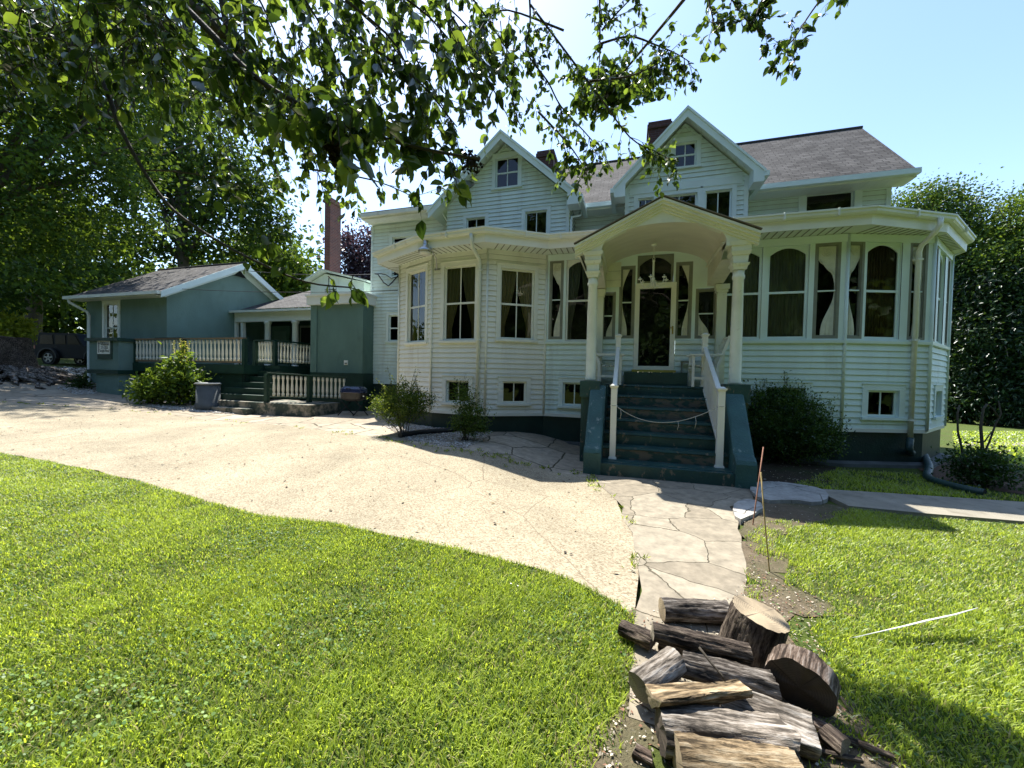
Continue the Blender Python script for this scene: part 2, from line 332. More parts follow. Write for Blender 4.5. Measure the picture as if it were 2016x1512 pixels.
def sidelight(W, g, side, parent, ornament=True, scroll=True, label=None, kind='full'):
    a, b, z0, z1 = g; mb = MB(); s = .05; A, B, Z0, Z1 = a - s, b + s, z0 - s, z1 + s
    for (u0, u1, za, zb, oo) in ((A, a, Z0, Z1, .012), (b, B, Z0, Z1, .012), (a, b, Z0, z0, .010), (a, b, z1, Z1, .010)): mb.wbox(W, u0, u1, za, zb, -.05, oo, 0)
    for (u0, u1, za, zb) in ((a, a + .018, z0, z1), (b - .018, b, z0, z1), (a + .018, b - .018, z0, z0 + .018), (a + .018, b - .018, z1 - .018, z1)): mb.wbox(W, u0, u1, za, zb, -.05, -.006, 0)
    zm = z0 + (z1 - z0) * .5; mb.wbox(W, a + .018, b - .018, zm - .012, zm + .012, -.05, -.004, 2)
    d = -.4
    for q in ([(A, Z0, -.05), (A, Z1, -.05), (A, Z1, d), (A, Z0, d)], [(B, Z1, -.05), (B, Z0, -.05), (B, Z0, d), (B, Z1, d)], [(A, Z1, -.05), (B, Z1, -.05), (B, Z1, d), (A, Z1, d)], [(B, Z0, -.05), (A, Z0, -.05), (A, Z0, d), (B, Z0, d)], [(A, Z0, d), (A, Z1, d), (B, Z1, d), (B, Z0, d)]): mb.face([W.P(*p) for p in q], 1)
    wo = mb.build('sidelight', [m_gframe, m_dark, m_trimM], parent)
    pb = MB(); pb.face([W.P(a, z0, -.04), W.P(b, z0, -.04), W.P(b, z1, -.04), W.P(a, z1, -.04)]); pb.build('pane', m_glass, wo)
    if ornament:
        ts = [0, .06, .12, .18, .24, .30, .36, .42, .48, .53, .58, .63, .68, .73, .78, .82, .86, .90, 1.0]
        fs = [.74, .73, .68, .58, .44, .29, .16, .07, .025, .02, .03, .08, .17, .32, .55, .85, 1, 1, 1]
        if kind == 'bell': fs = [f if t < .5 else 0 for t, f in zip(ts, fs)]; fs[9:] = [0.0] * len(fs[9:])
        if kind == 'corner': fs = [f * .8 if t < .5 else (0.02 if t < .7 else .75 * ((t - .68) / .32) ** 1.5) for t, f in zip(ts, fs)]
        ob = MB(); i0, i1 = a + .019, b - .019; wd = i1 - i0
        def U(f): return (i0 + wd * f) if side < 0 else (i1 - wd * f)
        for k in range(len(ts) - 1):
            za = z0 + .019 + (z1 - z0 - .038) * ts[k]; zb = z0 + .019 + (z1 - z0 - .038) * ts[k + 1]
            p = [W.P(U(0), za, -.022), W.P(U(fs[k]), za, -.022), W.P(U(fs[k + 1]), zb, -.022), W.P(U(0), zb, -.022)]
            ob.face(p if side < 0 else p[::-1])
            q = [W.P(U(fs[k]), za, -.022), W.P(U(fs[k]), za, -.036), W.P(U(fs[k + 1]), zb, -.036), W.P(U(fs[k + 1]), zb, -.022)]
            ob.face(q)
        if scroll:
            uc, zc = (i0 + i1) / 2, z1 - .14; pts = []
            rmax = min(.09, wd * .42)
            for k in range(34):
                t = k / 33; an = t * 4.2 * math.pi; r_ = rmax * (1 - .85 * t); pts.append(W.P(uc + r_ * math.cos(an) * side, zc + r_ * math.sin(an), -.018))
            ob.tube(pts, .010, 6)
            for q in (0, .35, .7):
                pts = [W.P(U(.9 - .2 * q - .75 * t), zc - .12 - .10 * q - .22 * t - .05 * math.sin(3 * t), -.018) for t in np.linspace(0, 1, 9)]; ob.tube(pts, .007, 6)
        for q in (.3, .6):
            pts = [W.P(U(np.interp(t, ts, fs) * q), z0 + .03 + (z1 - z0) * t, -.019) for t in np.linspace(0, .34, 10)]; ob.tube(pts, .005, 5)
        ob.build('carved_panel', m_orn, wo)
    if label: wo['label'] = label
    return wo
def offset_poly(pts, d):
    out = []; n = len(pts)
    for i in range(n):
        a = np.array(pts[max(i - 1, 0)], float); b = np.array(pts[i], float); c = np.array(pts[min(i + 1, n - 1)], float)
        def nr(p, q): e = (q - p) / np.hypot(*(q - p)); return np.array([e[1], -e[0]])
        n1 = nr(a, b) if i > 0 else nr(b, c); n2 = nr(b, c) if i < n - 1 else n1
        m_ = n1 + n2; m_ /= np.hypot(*m_); out.append(tuple(b + m_ * d / max(.4, m_ @ n1)))
    return out
def sweep(mb, path, prof, m=0, closed=True):
    rings = [[(*offset_poly(path, o)[i], z) for (o, z) in prof] for i in range(len(path))]
    n = len(prof)
    for i in range(len(path) - 1):
        for j in range(n if closed else n - 1):
            k = (j + 1) % n; mb.face([rings[i][j], rings[i + 1][j], rings[i + 1][k], rings[i][k]], m)
    if closed: mb.face(rings[0][::-1], m); mb.face(rings[-1], m)
# ---- sunroom plan
c0, c1, c2, c3, c4, c5, c6 = (-5.93, 9.0), (-4.62, 8.38), (-3.16, 8.25), (-1.95, 9.0), (3.94, 9.0), (5.52, 9.49), (6.66, 10.92)
cL, cR = (-5.95, 11.55), (6.75, 12.9)
path = [cL, c0, c1, c2, c3, c4, c5, c6, cR]
Wb0, Wb1, Wb2, Wm, Wr1, Wr2, Wr3 = Wall(c0, c1), Wall(c1, c2), Wall(c2, c3), Wall(c3, c4), Wall(c4, c5), Wall(c5, c6), Wall(c6, cR)
epath = [cL, c0, c1, c2, c3, c4, (5.26, 9.67), (6.28, 10.89), (6.32, 12.9)]
ZB, ZS, ZF, ZT = .70, 2.41, 4.36, 4.52
# foundation
mb = MB(); fp = offset_poly(path, -.03); mb.prism([(x, y, -.6) for x, y in fp], (0, 0, ZB + .62)); fo = mb.build('foundation', m_found, house)
mb = MB(); sweep(mb, path[4:], [(-.02, -.1), (.16, -.1), (.14, .06), (-.02, .09)]); mb.build('foundation_footing', mat('grey_concrete_footing', (.10, .11, .10), .85, .3, 4, .4, 40), house)
# bay walls
def bay(W, gl, base, mt, cur, lastz=ZT):
    ops = [opening(g) for g in gl + base]; mb = MB(); panel(mb, W, const_iv(0, W.L), ZB, lastz, ops); mb.build('siding_wall', [m_cream, m_lapshade], house)
    for g in gl: window(W, g, house, mt, 'double', .085, True, 0, cur, m_curt)
    for g in base: window(W, g, house, mt, 'fixed', .10, True, 0, None)
bay(Wb0, [Wb0.rect(807, 541, 836, 669)], [], m_trimC, 'tied')
bay(Wb1, [Wb1.rect(879, 529, 932, 666)], [Wb1.rect(882, 752, 920, 790)], m_trimC, 'tied')
bay(Wb2, [Wb2.rect(989, 531, 1046, 666)], [Wb2.rect(992, 754, 1032, 790)], m_trimC, 'tied')
# main sunroom wall
gA, gB, gLw = Wm.rect(1429, 491, 1491, 662), Wm.rect(1518, 490, 1582, 662), Wm.rect(1120, 516, 1164, 668)
gA = (gB[0] - (gB[1] - gB[0]) - .33, gA[1], gB[2], gB[3])
sL = Wm.rect(1087, 517, 1103, 664); sC = Wm.rect(1611, 483, 1643, 660); sC = (sC[0], sC[1], gB[2], gB[3])
pTL, pTR = Wm.rect(1225, 529, 1243, 662), Wm.rect(1336, 521, 1355, 662); pSL, pSR = Wm.rect(1189, 580, 1206, 664), Wm.rect(1375, 573, 1405, 662)
dr = Wm.rect(1251, 559, 1327, 728); dg = Wm.rect(1260, 569, 1317, 721); tg = Wm.rect(1260, 508, 1321, 551)
dU0, dU1, dZ0, dZ1 = dr[0], dr[1], 1.80, dr[3]
bL = Wm.rect(1112, 756, 1149, 796); bR = Wm.rect(1512, 766, 1578, 815)
ops = [opening(bL), opening(bR), (dU0, dU1, 0, 9)]
mb = MB(); panel(mb, Wm, const_iv(0, Wm.L), ZB, ZS, ops); mb.build('siding_wall', [m_mint, m_lapshade], house)
so5 = lambda g: (g[0] - .05, g[1] + .05, g[2] - .05, g[3] + .05)
ops2 = [opening(g) for g in (gA, gB, gLw)] + [so5(g) for g in (sL, sC, pTL, pTR, pSL, pSR)] + [(dU0, dU1, 0, dZ1), opening(tg)]
mb = MB(); panel(mb, Wm, const_iv(0, Wm.L), ZS, ZT, ops2, lap=False, o=.012)
mb.build('window_band', m_trimM, house)
window(Wm, bL, house, m_trimM, 'fixed', .10, True); window(Wm, bR, house, m_trimM, 'fixed', .10, True)
window(Wm, gLw, house, m_trimC, 'double', .0, False, .14, 'tied', m_curtg, False); window(Wm, gA, house, m_trimM, 'double', .0, False, .14, 'full', m_curtg, False); window(Wm, gB, house, m_trimM, 'double', 0, False, .14, 'full', m_curtg, False)
sidelight(Wm, sL, 1, house); sidelight(Wm, sC, 1, house); sidelight(Wm, pTL, -1, house, scroll=False, kind='corner'); sidelight(Wm, pTR, 1, house, scroll=False, kind='corner')
sidelight(Wm, pSL, 1, house, scroll=False, kind='bell'); sidelight(Wm, pSR, -1, house, scroll=False, kind='bell')
window(Wm, tg, house, m_gframe, 'fixed', 0, False, .17, None, None, False)
# storm door
db = MB()
for (a, b, c, d) in ((dU0 + .003, dg[0], dZ0, dZ1), (dg[1], dU1 - .003, dZ0, dZ1), (dg[0], dg[1], dg[3], dZ1), (dg[0], dg[1], dZ0, dg[2])): db.wbox(Wm, a, b, c, d, -.05, .016, 0)
d = -.5
for q in ([(dU0, dZ0, -.05), (dU0, dZ1, -.05), (dU0, dZ1, d), (dU0, dZ0, d)], [(dU1, dZ1, -.05), (dU1, dZ0, -.05), (dU1, dZ0, d), (dU1, dZ1, d)], [(dU0, dZ0, d), (dU0, dZ1, d), (dU1, dZ1, d), (dU1, dZ0, d)], [(dU0, dZ1, -.05), (dU1, dZ1, -.05), (dU1, dZ1, d), (dU0, dZ1, d)]): db.face([Wm.P(*p) for p in q], 1)
door = db.build('storm_door', [m_wht, m_dark], house)
mb = MB(); mb.face([Wm.P(dg[0], dg[2], -.01), Wm.P(dg[1], dg[2], -.01), Wm.P(dg[1], dg[3], -.01), Wm.P(dg[0], dg[3], -.01)]); mb.build('pane', m_glass, door)
mb = MB(); hu = dg[1] + .05; hz = dZ0 + .88
mb.wbox(Wm, hu - .014, hu + .014, hz - .10, hz + .07, .016, .024); mb.tube([Wm.P(hu, hz + .03, .02), Wm.P(hu, hz + .03, .06), Wm.P(hu - .07, hz + .03, .065)], .009, 6); mb.build('handle', m_gold, door)
mb = MB(); mb.wbox(Wm, dU0 - .03, dU1 + .03, dZ0 - .05, dZ0 - .002, -.03, .07); mb.build('door_sill', mat('yellow_painted_sill', (.50, .40, .07), .5, .2, 8), house)
# sunroom right walls
wE = Wr1.rect(1712, 483, 1764, 660); sD = Wr1.rect(1674, 481, 1690, 662); sF = Wr1.rect(1800, 484, 1814, 662); bE = Wr1.rect(1711, 772, 1762, 817)
sD = (sD[0], sD[1], gB[2], gB[3]); sF = (sF[0] - .03, sF[1], gB[2], gB[3]); wE = (wE[0], wE[1], gB[2], gB[3])
mb = MB(); panel(mb, Wr1, const_iv(0, Wr1.L), ZB, ZS, [opening(bE)]); mb.build('siding_wall', [m_mint, m_lapshade], house)
mb = MB(); panel(mb, Wr1, const_iv(0, Wr1.L), ZS, ZT, [opening(wE), so5(sD), so5(sF)], lap=False, o=.012); mb.build('window_band', m_trimM, house)
sidelight(Wr1, sD, -1, house); sidelight(Wr1, sF, 1, house); window(Wr1, wE, house, m_trimM, 'double', 0, False, .14, 'full', m_curtb, False); window(Wr1, bE, house, m_trimM, 'fixed', .11, True)
def wspan(W, a, b): return (W.L * a, W.L * b, gB[2], gB[3])
s1, w1, s2 = wspan(Wr2, .07, .20), wspan(Wr2, .34, .62), wspan(Wr2, .80, .92); b1 = (Wr2.L * .38, Wr2.L * .68, bE[2], bE[3])
mb = MB(); panel(mb, Wr2, const_iv(0, Wr2.L), ZB, ZS, [opening(b1)]); mb.build('siding_wall', [m_mint, m_lapshade], house)
mb = MB(); panel(mb, Wr2, const_iv(0, Wr2.L), ZS, ZT, [so5(s1), opening(w1), so5(s2)], lap=False, o=.012); mb.build('window_band', m_trimM, house)
sidelight(Wr2, s1, 1, house, False); sidelight(Wr2, s2, -1, house, False); window(Wr2, w1, house, m_trimM, 'double', 0, False, .14, None, None, False); window(Wr2, b1, house, m_trimM, 'fixed', .11, False)
mb = MB(); panel(mb, Wr3, const_iv(0, Wr3.L), ZB, ZT); mb.build('siding_wall', [m_mint, m_lapshade], house)
mb = MB(); W_ = Wall(cL, c0); panel(mb, W_, const_iv(0, W_.L), ZB, ZT); mb.build('siding_wall', [m_cream, m_lapshade], house)
# sill band, frieze, corner boards, water table
for pp_ in ([c3, (Wm.P(dU0, 0)[0] - .004, 9.0)], [(Wm.P(dU1, 0)[0] + .004, 9.0)] + path[5:]):
    mb = MB(); sweep(mb, pp_, [(-.02, ZS - .035), (.05, ZS - .035), (.055, ZS + .02), (-.02, ZS + .03)]); mb.build('sill_band', m_trimM, house)
mb = MB(); sweep(mb, path[4:], [(.0, ZF - .04), (.03, ZF - .04), (.035, ZF + .10), (.0, ZF + .10)]); mb.build('trim_band', m_trimM, house)
mb = MB(); sweep(mb, path, [(-.02, ZB - .04), (.022, ZB - .04), (.026, ZB + .03), (-.02, ZB + .05)]); mb.build('starter_strip', m_trimC, house)
for (x, y), m_ in ((c0, m_trimC), (c1, m_trimC), (c2, m_trimC), (c3, m_trimC), (c4, m_trimM), (c5, m_trimM), (c6, m_trimM)):
    mb = MB(); i = path.index((x, y)); q = offset_poly(path, .02)[i]; mb.lathe(q[0], q[1], [(.03, ZB), (.03, ZF + .1)], 8); mb.build('corner_board', m_, house)
for pu in (Wm.uz(1067 + 28, 600)[0],): pass
# eaves of the sunroom
mb = MB(); sweep(mb, epath, [(0, 4.475), (.47, 4.475), (.47, 4.49), (0, 4.49)]); sp = epath
for i in range(len(sp) - 1):   # grooves of the soffit boards
    a = np.array(sp[i]); b = np.array(sp[i + 1]); W_ = Wall(a, b); n = int(W_.L / .13)
    for k in range(1, n): mb.wbox(W_, W_.L * k / n - .008, W_.L * k / n + .008, 4.467, 4.476, .04, .46, 1)
mb.build('soffit', [m_sof, m_gframe], house)
mb = MB(); sweep(mb, epath, [(.47, 4.455), (.50, 4.455), (.51, 4.64), (.47, 4.64)]); mb.build('fascia', m_trimC, house)
mb = MB(); sweep(mb, epath, [(.513, 4.63), (.575, 4.63), (.60, 4.66), (.605, 4.70), (.625, 4.715), (.625, 4.745), (.605, 4.745), (.585, 4.71), (.56, 4.655), (.52, 4.655)])
for i in range(1, len(path) - 2):
    W_ = Wall(epath[i], epath[i + 1]); n = max(1, int(W_.L / .8))
    for k in range(n):
        u = W_.L * (k + .5) / n; mb.wbox(W_, u - .012, u + .012, 4.622, 4.757, .52, .634)
mb.build('gutter', m_gut, house)
mb = MB(); rp = offset_poly(epath, .54); mb.prism([(x, y, 4.66) for x, y in rp], (0, 0, .05)); mb.build('sunroom_roof', m_shingd, house)
def downspout(W, u, z1, z0, mt, ov=.56):
    pts = [W.P(u, 4.64, ov), W.P(u, 4.50, ov - .01), W.P(u - .02, 4.38, ov - .10), W.P(u - .03, z1 + .12, .12), W.P(u - .03, z1, .075), W.P(u - .03, z0, .075)]
    mb = MB(); mb.tube([W.P(u - .02 * 0, p[1], p[2]) if False else p for p in pts], .042, 10, sm=True)
    for z in (z1 - .15, (z0 + z1) / 2 + .1, z0 + .35): mb.wbox(W, u - .085, u + .025, z, z + .03, .01, .122)
    return mb.build('downspout', mt, house)
uL = Wb1.uz(946, 600)[0]; downspout(Wb1, uL + .03, 4.12, .45, m_gut)
uR = Wr1.uz(1793, 620)[0]; downspout(Wr1, uR + .05, 4.12, .55, m_whtw, .40); pR = Wr1.P(uR + .02, .55, .075)
# ---- porch canopy over the steps
XL, XR, YC = -.72, 1.74, 7.5; XM = (XL + XR) / 2
def col_mesh(x, y, z0, r):
    mb = MB(); mb.lathe(x, y, [(r * 1.12, z0), (r * 1.12, z0 + .04), (r, z0 + .06), (r * .98, z0 + .9), (r * .88, 3.34), (r * 1.02, 3.36), (r * 1.05, 3.40), (r * .92, 3.43), (r * .95, 3.50)], 18)
    for a, b, za, zb in ((.10, .115, 3.50, 3.56), (.125, .14, 3.56, 3.60), (.11, .12, 3.60, 3.74), (.135, .16, 3.74, 3.80), (.145, .15, 3.80, 3.90), (.17, .185, 3.90, 3.96)): mb.lathe(x, y, [(a, za), (b, zb)], 4, 0, True)
    return mb.build('column', m_lemon, house)
col_mesh(XL, YC, 1.54, .095); col_mesh(XR, YC, 1.54, .095)
for x in (XL + .02, XR + .03):
    mb = MB(); mb.box(x - .09, x + .09, 8.86, 8.975, 1.47, 3.42); mb.box(x - .11, x + .11, 8.84, 8.975, 3.42, 3.48); mb.box(x - .13, x + .13, 8.82, 8.975, 3.48, 3.58); mb.build('pilaster', m_lemon, house)
# pediment front with the arch cut out, barrel vault
zs_, za_ = 3.96, 4.37; hw = (1.49 + .54) / 2 + .02; XMa = .47; N = 28
arc = [(XMa - hw * math.cos(math.pi * i / N), zs_ + (za_ - zs_) * math.sin(math.pi * i / N) ** .9) for i in range(N + 1)]
apx, apz = .47, 4.70; exL, exR, ez = -1.0, 1.93, 4.02
def top(x): return apz - (apz - ez) * abs(x - apx) / (apx - exL if x < apx else exR - apx)
mb = MB(); Yf, Yb = 7.33, 7.45
xs = sorted(set([round(a[0], 4) for a in arc] + [apx])); az = dict((round(a[0], 4), a[1]) for a in arc)
def arcz(x): return float(np.interp(x, [a[0] for a in arc], [a[1] for a in arc]))
for xa, xb in zip(xs, xs[1:]):
    mb.face([(xa, Yf, arcz(xa)), (xb, Yf, arcz(xb)), (xb, Yf, top(xb)), (xa, Yf, top(xa))])
for xa, xb in ((exL + .1, arc[0][0]), (arc[-1][0], exR - .1)): mb.face([(xa, Yf, zs_), (xb, Yf, zs_), (xb, Yf, top(xb)), (xa, Yf, top(xa))])
mb.box(exL + .13, arc[0][0], Yf + .002, Yb + .2, zs_ - .07, zs_); mb.box(arc[-1][0], exR - .13, Yf + .002, Yb + .2, zs_ - .07, zs_)
mb.build('pediment', m_lemon, house)
mb = MB(); r0 = [(x, Yf, z) for x, z in arc]; r1 = [(x, 8.985, z) for x, z in arc]
for i in range(N): mb.face([r0[i], r1[i], r1[i + 1], r0[i + 1]], 0, sm=True)
for sx, x in ((1, arc[0][0]), (-1, arc[-1][0])):     # side walls of the vault running back to the pilasters
    mb.face([(x, Yf, zs_), (x, 8.985, zs_), (x, 8.985, 3.58), (x, YC + .2, 3.96 - .2)]); xo = x - sx * .28
    mb.face([(xo, YC + .2, 3.76), (x, YC + .2, 3.76), (x, 8.985, 3.58), (xo, 8.985, 3.58)])
mb.build('barrel_vault', m_vault, house)
mb = MB()
for sx, ex in ((-1, exL), (1, exR)):                  # roof planes and mouldings
    x1, x0 = ex + sx * .06, apx; zz1 = ez - .03
    for dy, dz0, dz1 in ((7.20, .03, .075),):
        q = [(x0, 7.18, apz + .10), (x1, 7.18, zz1 + .10), (x1, 9.0, zz1 + .10), (x0, 9.0, apz + .10)]
        mb.prism(q if sx > 0 else q[::-1], (0, 0, -.013), 0)
mb.build('porch_roof', mat('weathered_roof_edge', (.17, .15, .115), .85, .2, 6), house)
mb = MB()
for sx, ex in ((-1, exL), (1, exR)):
    x1, x0 = ex + sx * .05, apx; zz1 = ez - .03
    for y0, t0, t1 in ((7.20, .064, .02), (7.23, .02, -.03), (7.27, -.03, -.075), (7.30, -.075, -.12)):
        q = [(x0, y0, apz + t0), (x1, y0, zz1 + t0), (x1, y0, zz1 + t1), (x0, y0, apz + t1)]
        mb.prism(q if sx > 0 else q[::-1], (0, .13, 0), 0)
    mb.prism([(x1, 7.34, zz1 + .06), (x1, 9, zz1 + .06), (x1 - sx * .06, 9, zz1 - .10), (x1 - sx * .06, 7.34, zz1 - .10)], (-sx * .03, 0, 0), 0)
    xo = ex + sx * .0 - sx * .02
    mb.prism([(xo, 7.46, zz1 + .02), (xo, 9, zz1 + .02), (xo - sx * .45, 9, zz1 - .02), (xo - sx * .45, 7.46, zz1 - .02)], (0, 0, .02), 0)
mb.build('rake_moulding', m_lemon, house)
# clapboard above the door wall inside the porch
mb = MB(); panel(mb, Wall((XL + .05, 8.988), (Wm.P(pSL[1] + .06, 0)[0], 8.988)), const_iv(0, .42), 3.64, 4.2, e=.2); mb.build('porch_clapboard', [m_lemon, m_lapshade], house)
# ---- upper storey
def gable(Xc, half, apz_, ezz, wl_, wr_, attic, lows, plain=None, topoff=.13):
    Yw, Yo, W = 11.0, 10.6, Wall((wl_, 11.0), (wr_, 11.0)); sl = (apz_ - ezz) / half
    zt = lambda x: apz_ - topoff - sl * abs(x - Xc)
    def iv(z):
        h = (apz_ - topoff - z) / sl; return (max(0, Xc - h - wl_), min(wr_ - wl_, Xc + h - wl_))
    ops = [opening(g) for g in [attic] + lows]; mb = MB(); panel(mb, W, iv, 4.6, apz_ - topoff, ops); mb.build('siding_wall', [m_mint, m_lapshade], house)
    window(W, attic, house, m_trimM, 'double', .10, True)
    for g in lows: window(W, g, house, m_trimM, 'double', .10, True)
    mb = MB()
    for sx in (-1, 1):
        q = [(Xc, Yo, apz_), (Xc + sx * half, Yo, ezz), (Xc + sx * half, 14.2, ezz), (Xc, 14.2, apz_)]; ln = math.hypot(half, apz_ - ezz)
        uv = [(0, 0), (0, ln), (3.6, ln), (3.6, 0)]
        mb.face(q if sx > 0 else q[::-1], 0, uv if sx > 0 else uv[::-1]); lo = [(x, y, z - .07) for x, y, z in q]; mb.face(lo[::-1] if sx > 0 else lo, 1)
        mb.face([q[0], (Xc, Yo, apz_ - .07), (Xc + sx * half, Yo, ezz - .07), q[1]], 1)
    mb.build('gable_roof', [m_shing, m_trimM], house)
    mb = MB()
    for sx in (-1, 1):
        a = Vector((Xc, Yo, apz_ + .01)); b = Vector((Xc + sx * (half + .02), Yo, ezz + .01 - sl * .02)); dz = Vector((0, 0, -.24))
        pts = [a, b, b + dz * .9, a + dz]; mb.prism(pts if sx > 0 else pts[::-1], (0, -.03, 0), 0)
        pts = [a + Vector((0, -.031, .02)), b + Vector((sx * .02, -.031, .02)), b + Vector((sx * .02, -.031, -.05)), a + Vector((0, -.031, -.05))]; mb.prism(pts if sx > 0 else pts[::-1], (0, -.03, 0), 0)
        e = Xc + sx * half; x2 = (wr_ if sx > 0 else wl_)
        if plain != sx:
            poly = [(e, Yo - .032, ezz - .02), (e, Yo - .032, ezz - .26), (x2, Yo - .032, ezz - .26), (x2, Yo - .032, zt(x2) + .0)]; mb.prism(poly if sx > 0 else poly[::-1], (0, .42, 0), 0)
    mb.build('rake_board', m_trimM, house)
    mb = MB()
    for sx in (-1, 1):
        if plain == sx: continue
        e = Xc + sx * half; x0, x1 = sorted((e, e + sx * .11)); mb.box(x0, x1, Yo - .05, 11.9, ezz - .14, ezz - .02)
    mb.build('eave_gutter', m_trimM, house)
    mb = MB()
    for k in range(int(half * 2 / .2)):                # soffit board joints under the rakes
        for sx in (-1, 1):
            x = Xc + sx * (.15 + k * .2)
            if abs(x - Xc) < half - .15: z = zt(x) + .045; mb.bar((x, Yo + .01, z), (x, Yw, z), .012, .012)
    mb.build('soffit_groove', m_sof, house)
    for u in (0.045, wr_ - wl_ - .045):
        if plain == -1 and u < .1: continue
        mb = MB(); mb.wbox(W, u - .05, u + .05, 4.6, min(zt(wl_ + u) + .02, ezz + .1), .005, .03); mb.build('corner_board', m_trimM, house)
    mb = MB(); v = W.uz  # louvre trim at the peak
    zz = apz_ - topoff - .42; h = .30 / sl * 1.0
    mb.wbox(W, Xc - wl_ - h, Xc - wl_ + h, zz, zz + .035, .0, .035); mb.bar(W.P(Xc - wl_ - h, zz + .03, .03), W.P(Xc - wl_, zz + .03 + h * sl, .03), .02, .03); mb.bar(W.P(Xc - wl_ + h, zz + .03, .03), W.P(Xc - wl_, zz + .03 + h * sl, .03), .02, .03); mb.build('peak_trim', m_trimM, house)
    return W
Wg = Wall((-.25, 11.0), (2.70, 11.0)); a_ = Wg.rect(1331, 286, 1367, 323)
lw = []
for (x0, x1) in ((1264, 1315), (1328, 1367), (1392, 1435)): g = Wg.rect(x0, 380, x1, 450); lw.append((g[0], g[1], 5.05, Wg.rect(1392, 380, 1435, 450)[3]))
g0 = lw[0]; lw[0] = (g0[0], g0[0] + .62, g0[2], g0[3]); lw[1] = (lw[1][0] - .26, lw[1][1], lw[1][2], lw[1][3]); lw[0] = (lw[0][0] - .06, lw[1][0] - .30, lw[0][2], lw[0][3])
gable(1.20, 1.72, 8.40, 6.62, -.25, 2.70, a_, lw)
for a_w, b_w in ((lw[0][1], lw[1][0]), (lw[1][1], lw[2][0])): mb = MB(); mb.wbox(Wg, a_w + .046, b_w - .046, 4.7, lw[2][3] + .125, .0, .042); mb.build('mullion_board', m_trimM, house)
mb = MB(); mb.wbox(Wg, lw[0][0] - .26, lw[2][1] + .26, lw[2][3] + .14, lw[2][3] + .34, 0, .03); mb.build('window_head_board', m_trimM, house)
Wg2 = Wall((-5.60, 11.0), (-1.77, 11.0)); a2 = Wg2.rect(979, 315, 1018, 363)
l1 = Wg2.rect(921, 433, 953, 470); l2 = Wg2.rect(1037, 420, 1074, 470)
gable(-3.74, 2.28, 8.62, 6.57, -5.60, -1.77, a2, [(l1[0], l1[1], 5.1, l1[3]), (l2[0], l2[1], 5.1, l2[3])], plain=-1)
# side walls of the gables, middle wall, wing wall, left wall
for A, B in (((-1.77, 11.0), (-1.77, 12.1)), ((-.25, 12.1), (-.25, 11.0)), ((2.70, 11.0), (2.70, 12.1)), ((-1.77, 12.1), (-.25, 12.1))): W_ = Wall(A, B); mb = MB(); panel(mb, W_, const_iv(0, W_.L), 4.6, 6.75); mb.build('siding_wall', [m_mint, m_lapshade], house)
Ww = Wall((2.70, 12.1), (6.14, 12.1)); gw = Ww.rect(1590, 386, 1676, 420); gw = (gw[0], gw[1], 5.2, gw[3])
mb = MB(); panel(mb, Ww, const_iv(0, Ww.L), 4.6, 6.6, [opening(gw)]); mb.build('siding_wall', [m_mint, m_lapshade], house); window(Ww, gw, house, m_trimM, 'fixed', .16, False)
W_ = Wall((6.14, 12.1), (6.14, 16.1)); mb = MB(); panel(mb, W_, const_iv(0, W_.L), 4.6, 6.7)
mb.face([(6.14, 12.1, 6.7), (6.14, 16.1, 6.7), (6.14, 14.1, 8.8)]); mb.build('siding_wall', [m_mint, m_lapshade], house)
for A_, B_ in (((6.74, 12.9), (6.14, 12.9)), ((6.14, 12.9), (6.14, 16.1))): W_ = Wall(A_, B_); mb = MB(); panel(mb, W_, const_iv(0, W_.L), .7, 4.6); mb.build('siding_wall', [m_mint, m_lapshade], house)
mb = MB(); mb.box(3.0, 6.10, 12.85, 16.06, -1.2, .72); mb.build('foundation', m_found, house)
for x in (6.10,): mb = MB(); mb.wbox(Ww, Ww.L - .1, Ww.L, 4.6, 6.5, .0, .03); mb.build('corner_board', m_trimM, house)
XA, XB, YE, YR, ZE, ZR = -5.9, 6.38, 11.6, 14.1, 6.70, 9.20
mb = MB(); sl = math.hypot(YR - YE, ZR - ZE)
for (ya, za, yb, zb) in ((YE, ZE, YR, ZR), (2 * YR - YE, ZE, YR, ZR)):
    q = [(XA, ya, za), (XB, ya, za), (XB, yb, zb), (XA, yb, zb)]; fl = ya > yb; uv = [(0, 0), (XB - XA, 0), (XB - XA, sl), (0, sl)]
    mb.face(q[::-1] if fl else q, 0, uv[::-1] if fl else uv); lo = [(x, y, z - .08) for x, y, z in q]; mb.face(lo if fl else lo[::-1], 1); mb.face([q[1], q[2], lo[2], lo[1]], 2); mb.face([q[0], q[1], lo[1], lo[0]], 2)
mb.build('main_roof', [m_shing, m_sof, m_trimM], house)
mb = MB(); mb.tube([(XA, YR, ZR + .0), (XB + .02, YR, ZR + .0)], .05, 8); mb.build('ridge_cap', m_shingd, house)
for xa, xb in ((2.95, XB + .02), (-1.42, -.55)): mb = MB(); mb.box(xa, xb, YE - .11, YE + .01, ZE - .13, ZE - .005); mb.build('eave_gutter', m_trimM, house)
for xa, xb in ((2.70, XB), (-1.77, -.25)):
    mb = MB(); mb.box(xa, xb, YE + .012, 12.1, ZE - .17, ZE - .14); mb.box(xa, xb, YE + .011, YE + .04, ZE - .14, ZE + .0)
    for k in range(int((xb - xa) / .22)): x = xa + .1 + k * .22; mb.box(x, x + .012, YE + .02, 12.08, ZE - .177, ZE - .171)
    mb.build('soffit', m_sof, house)
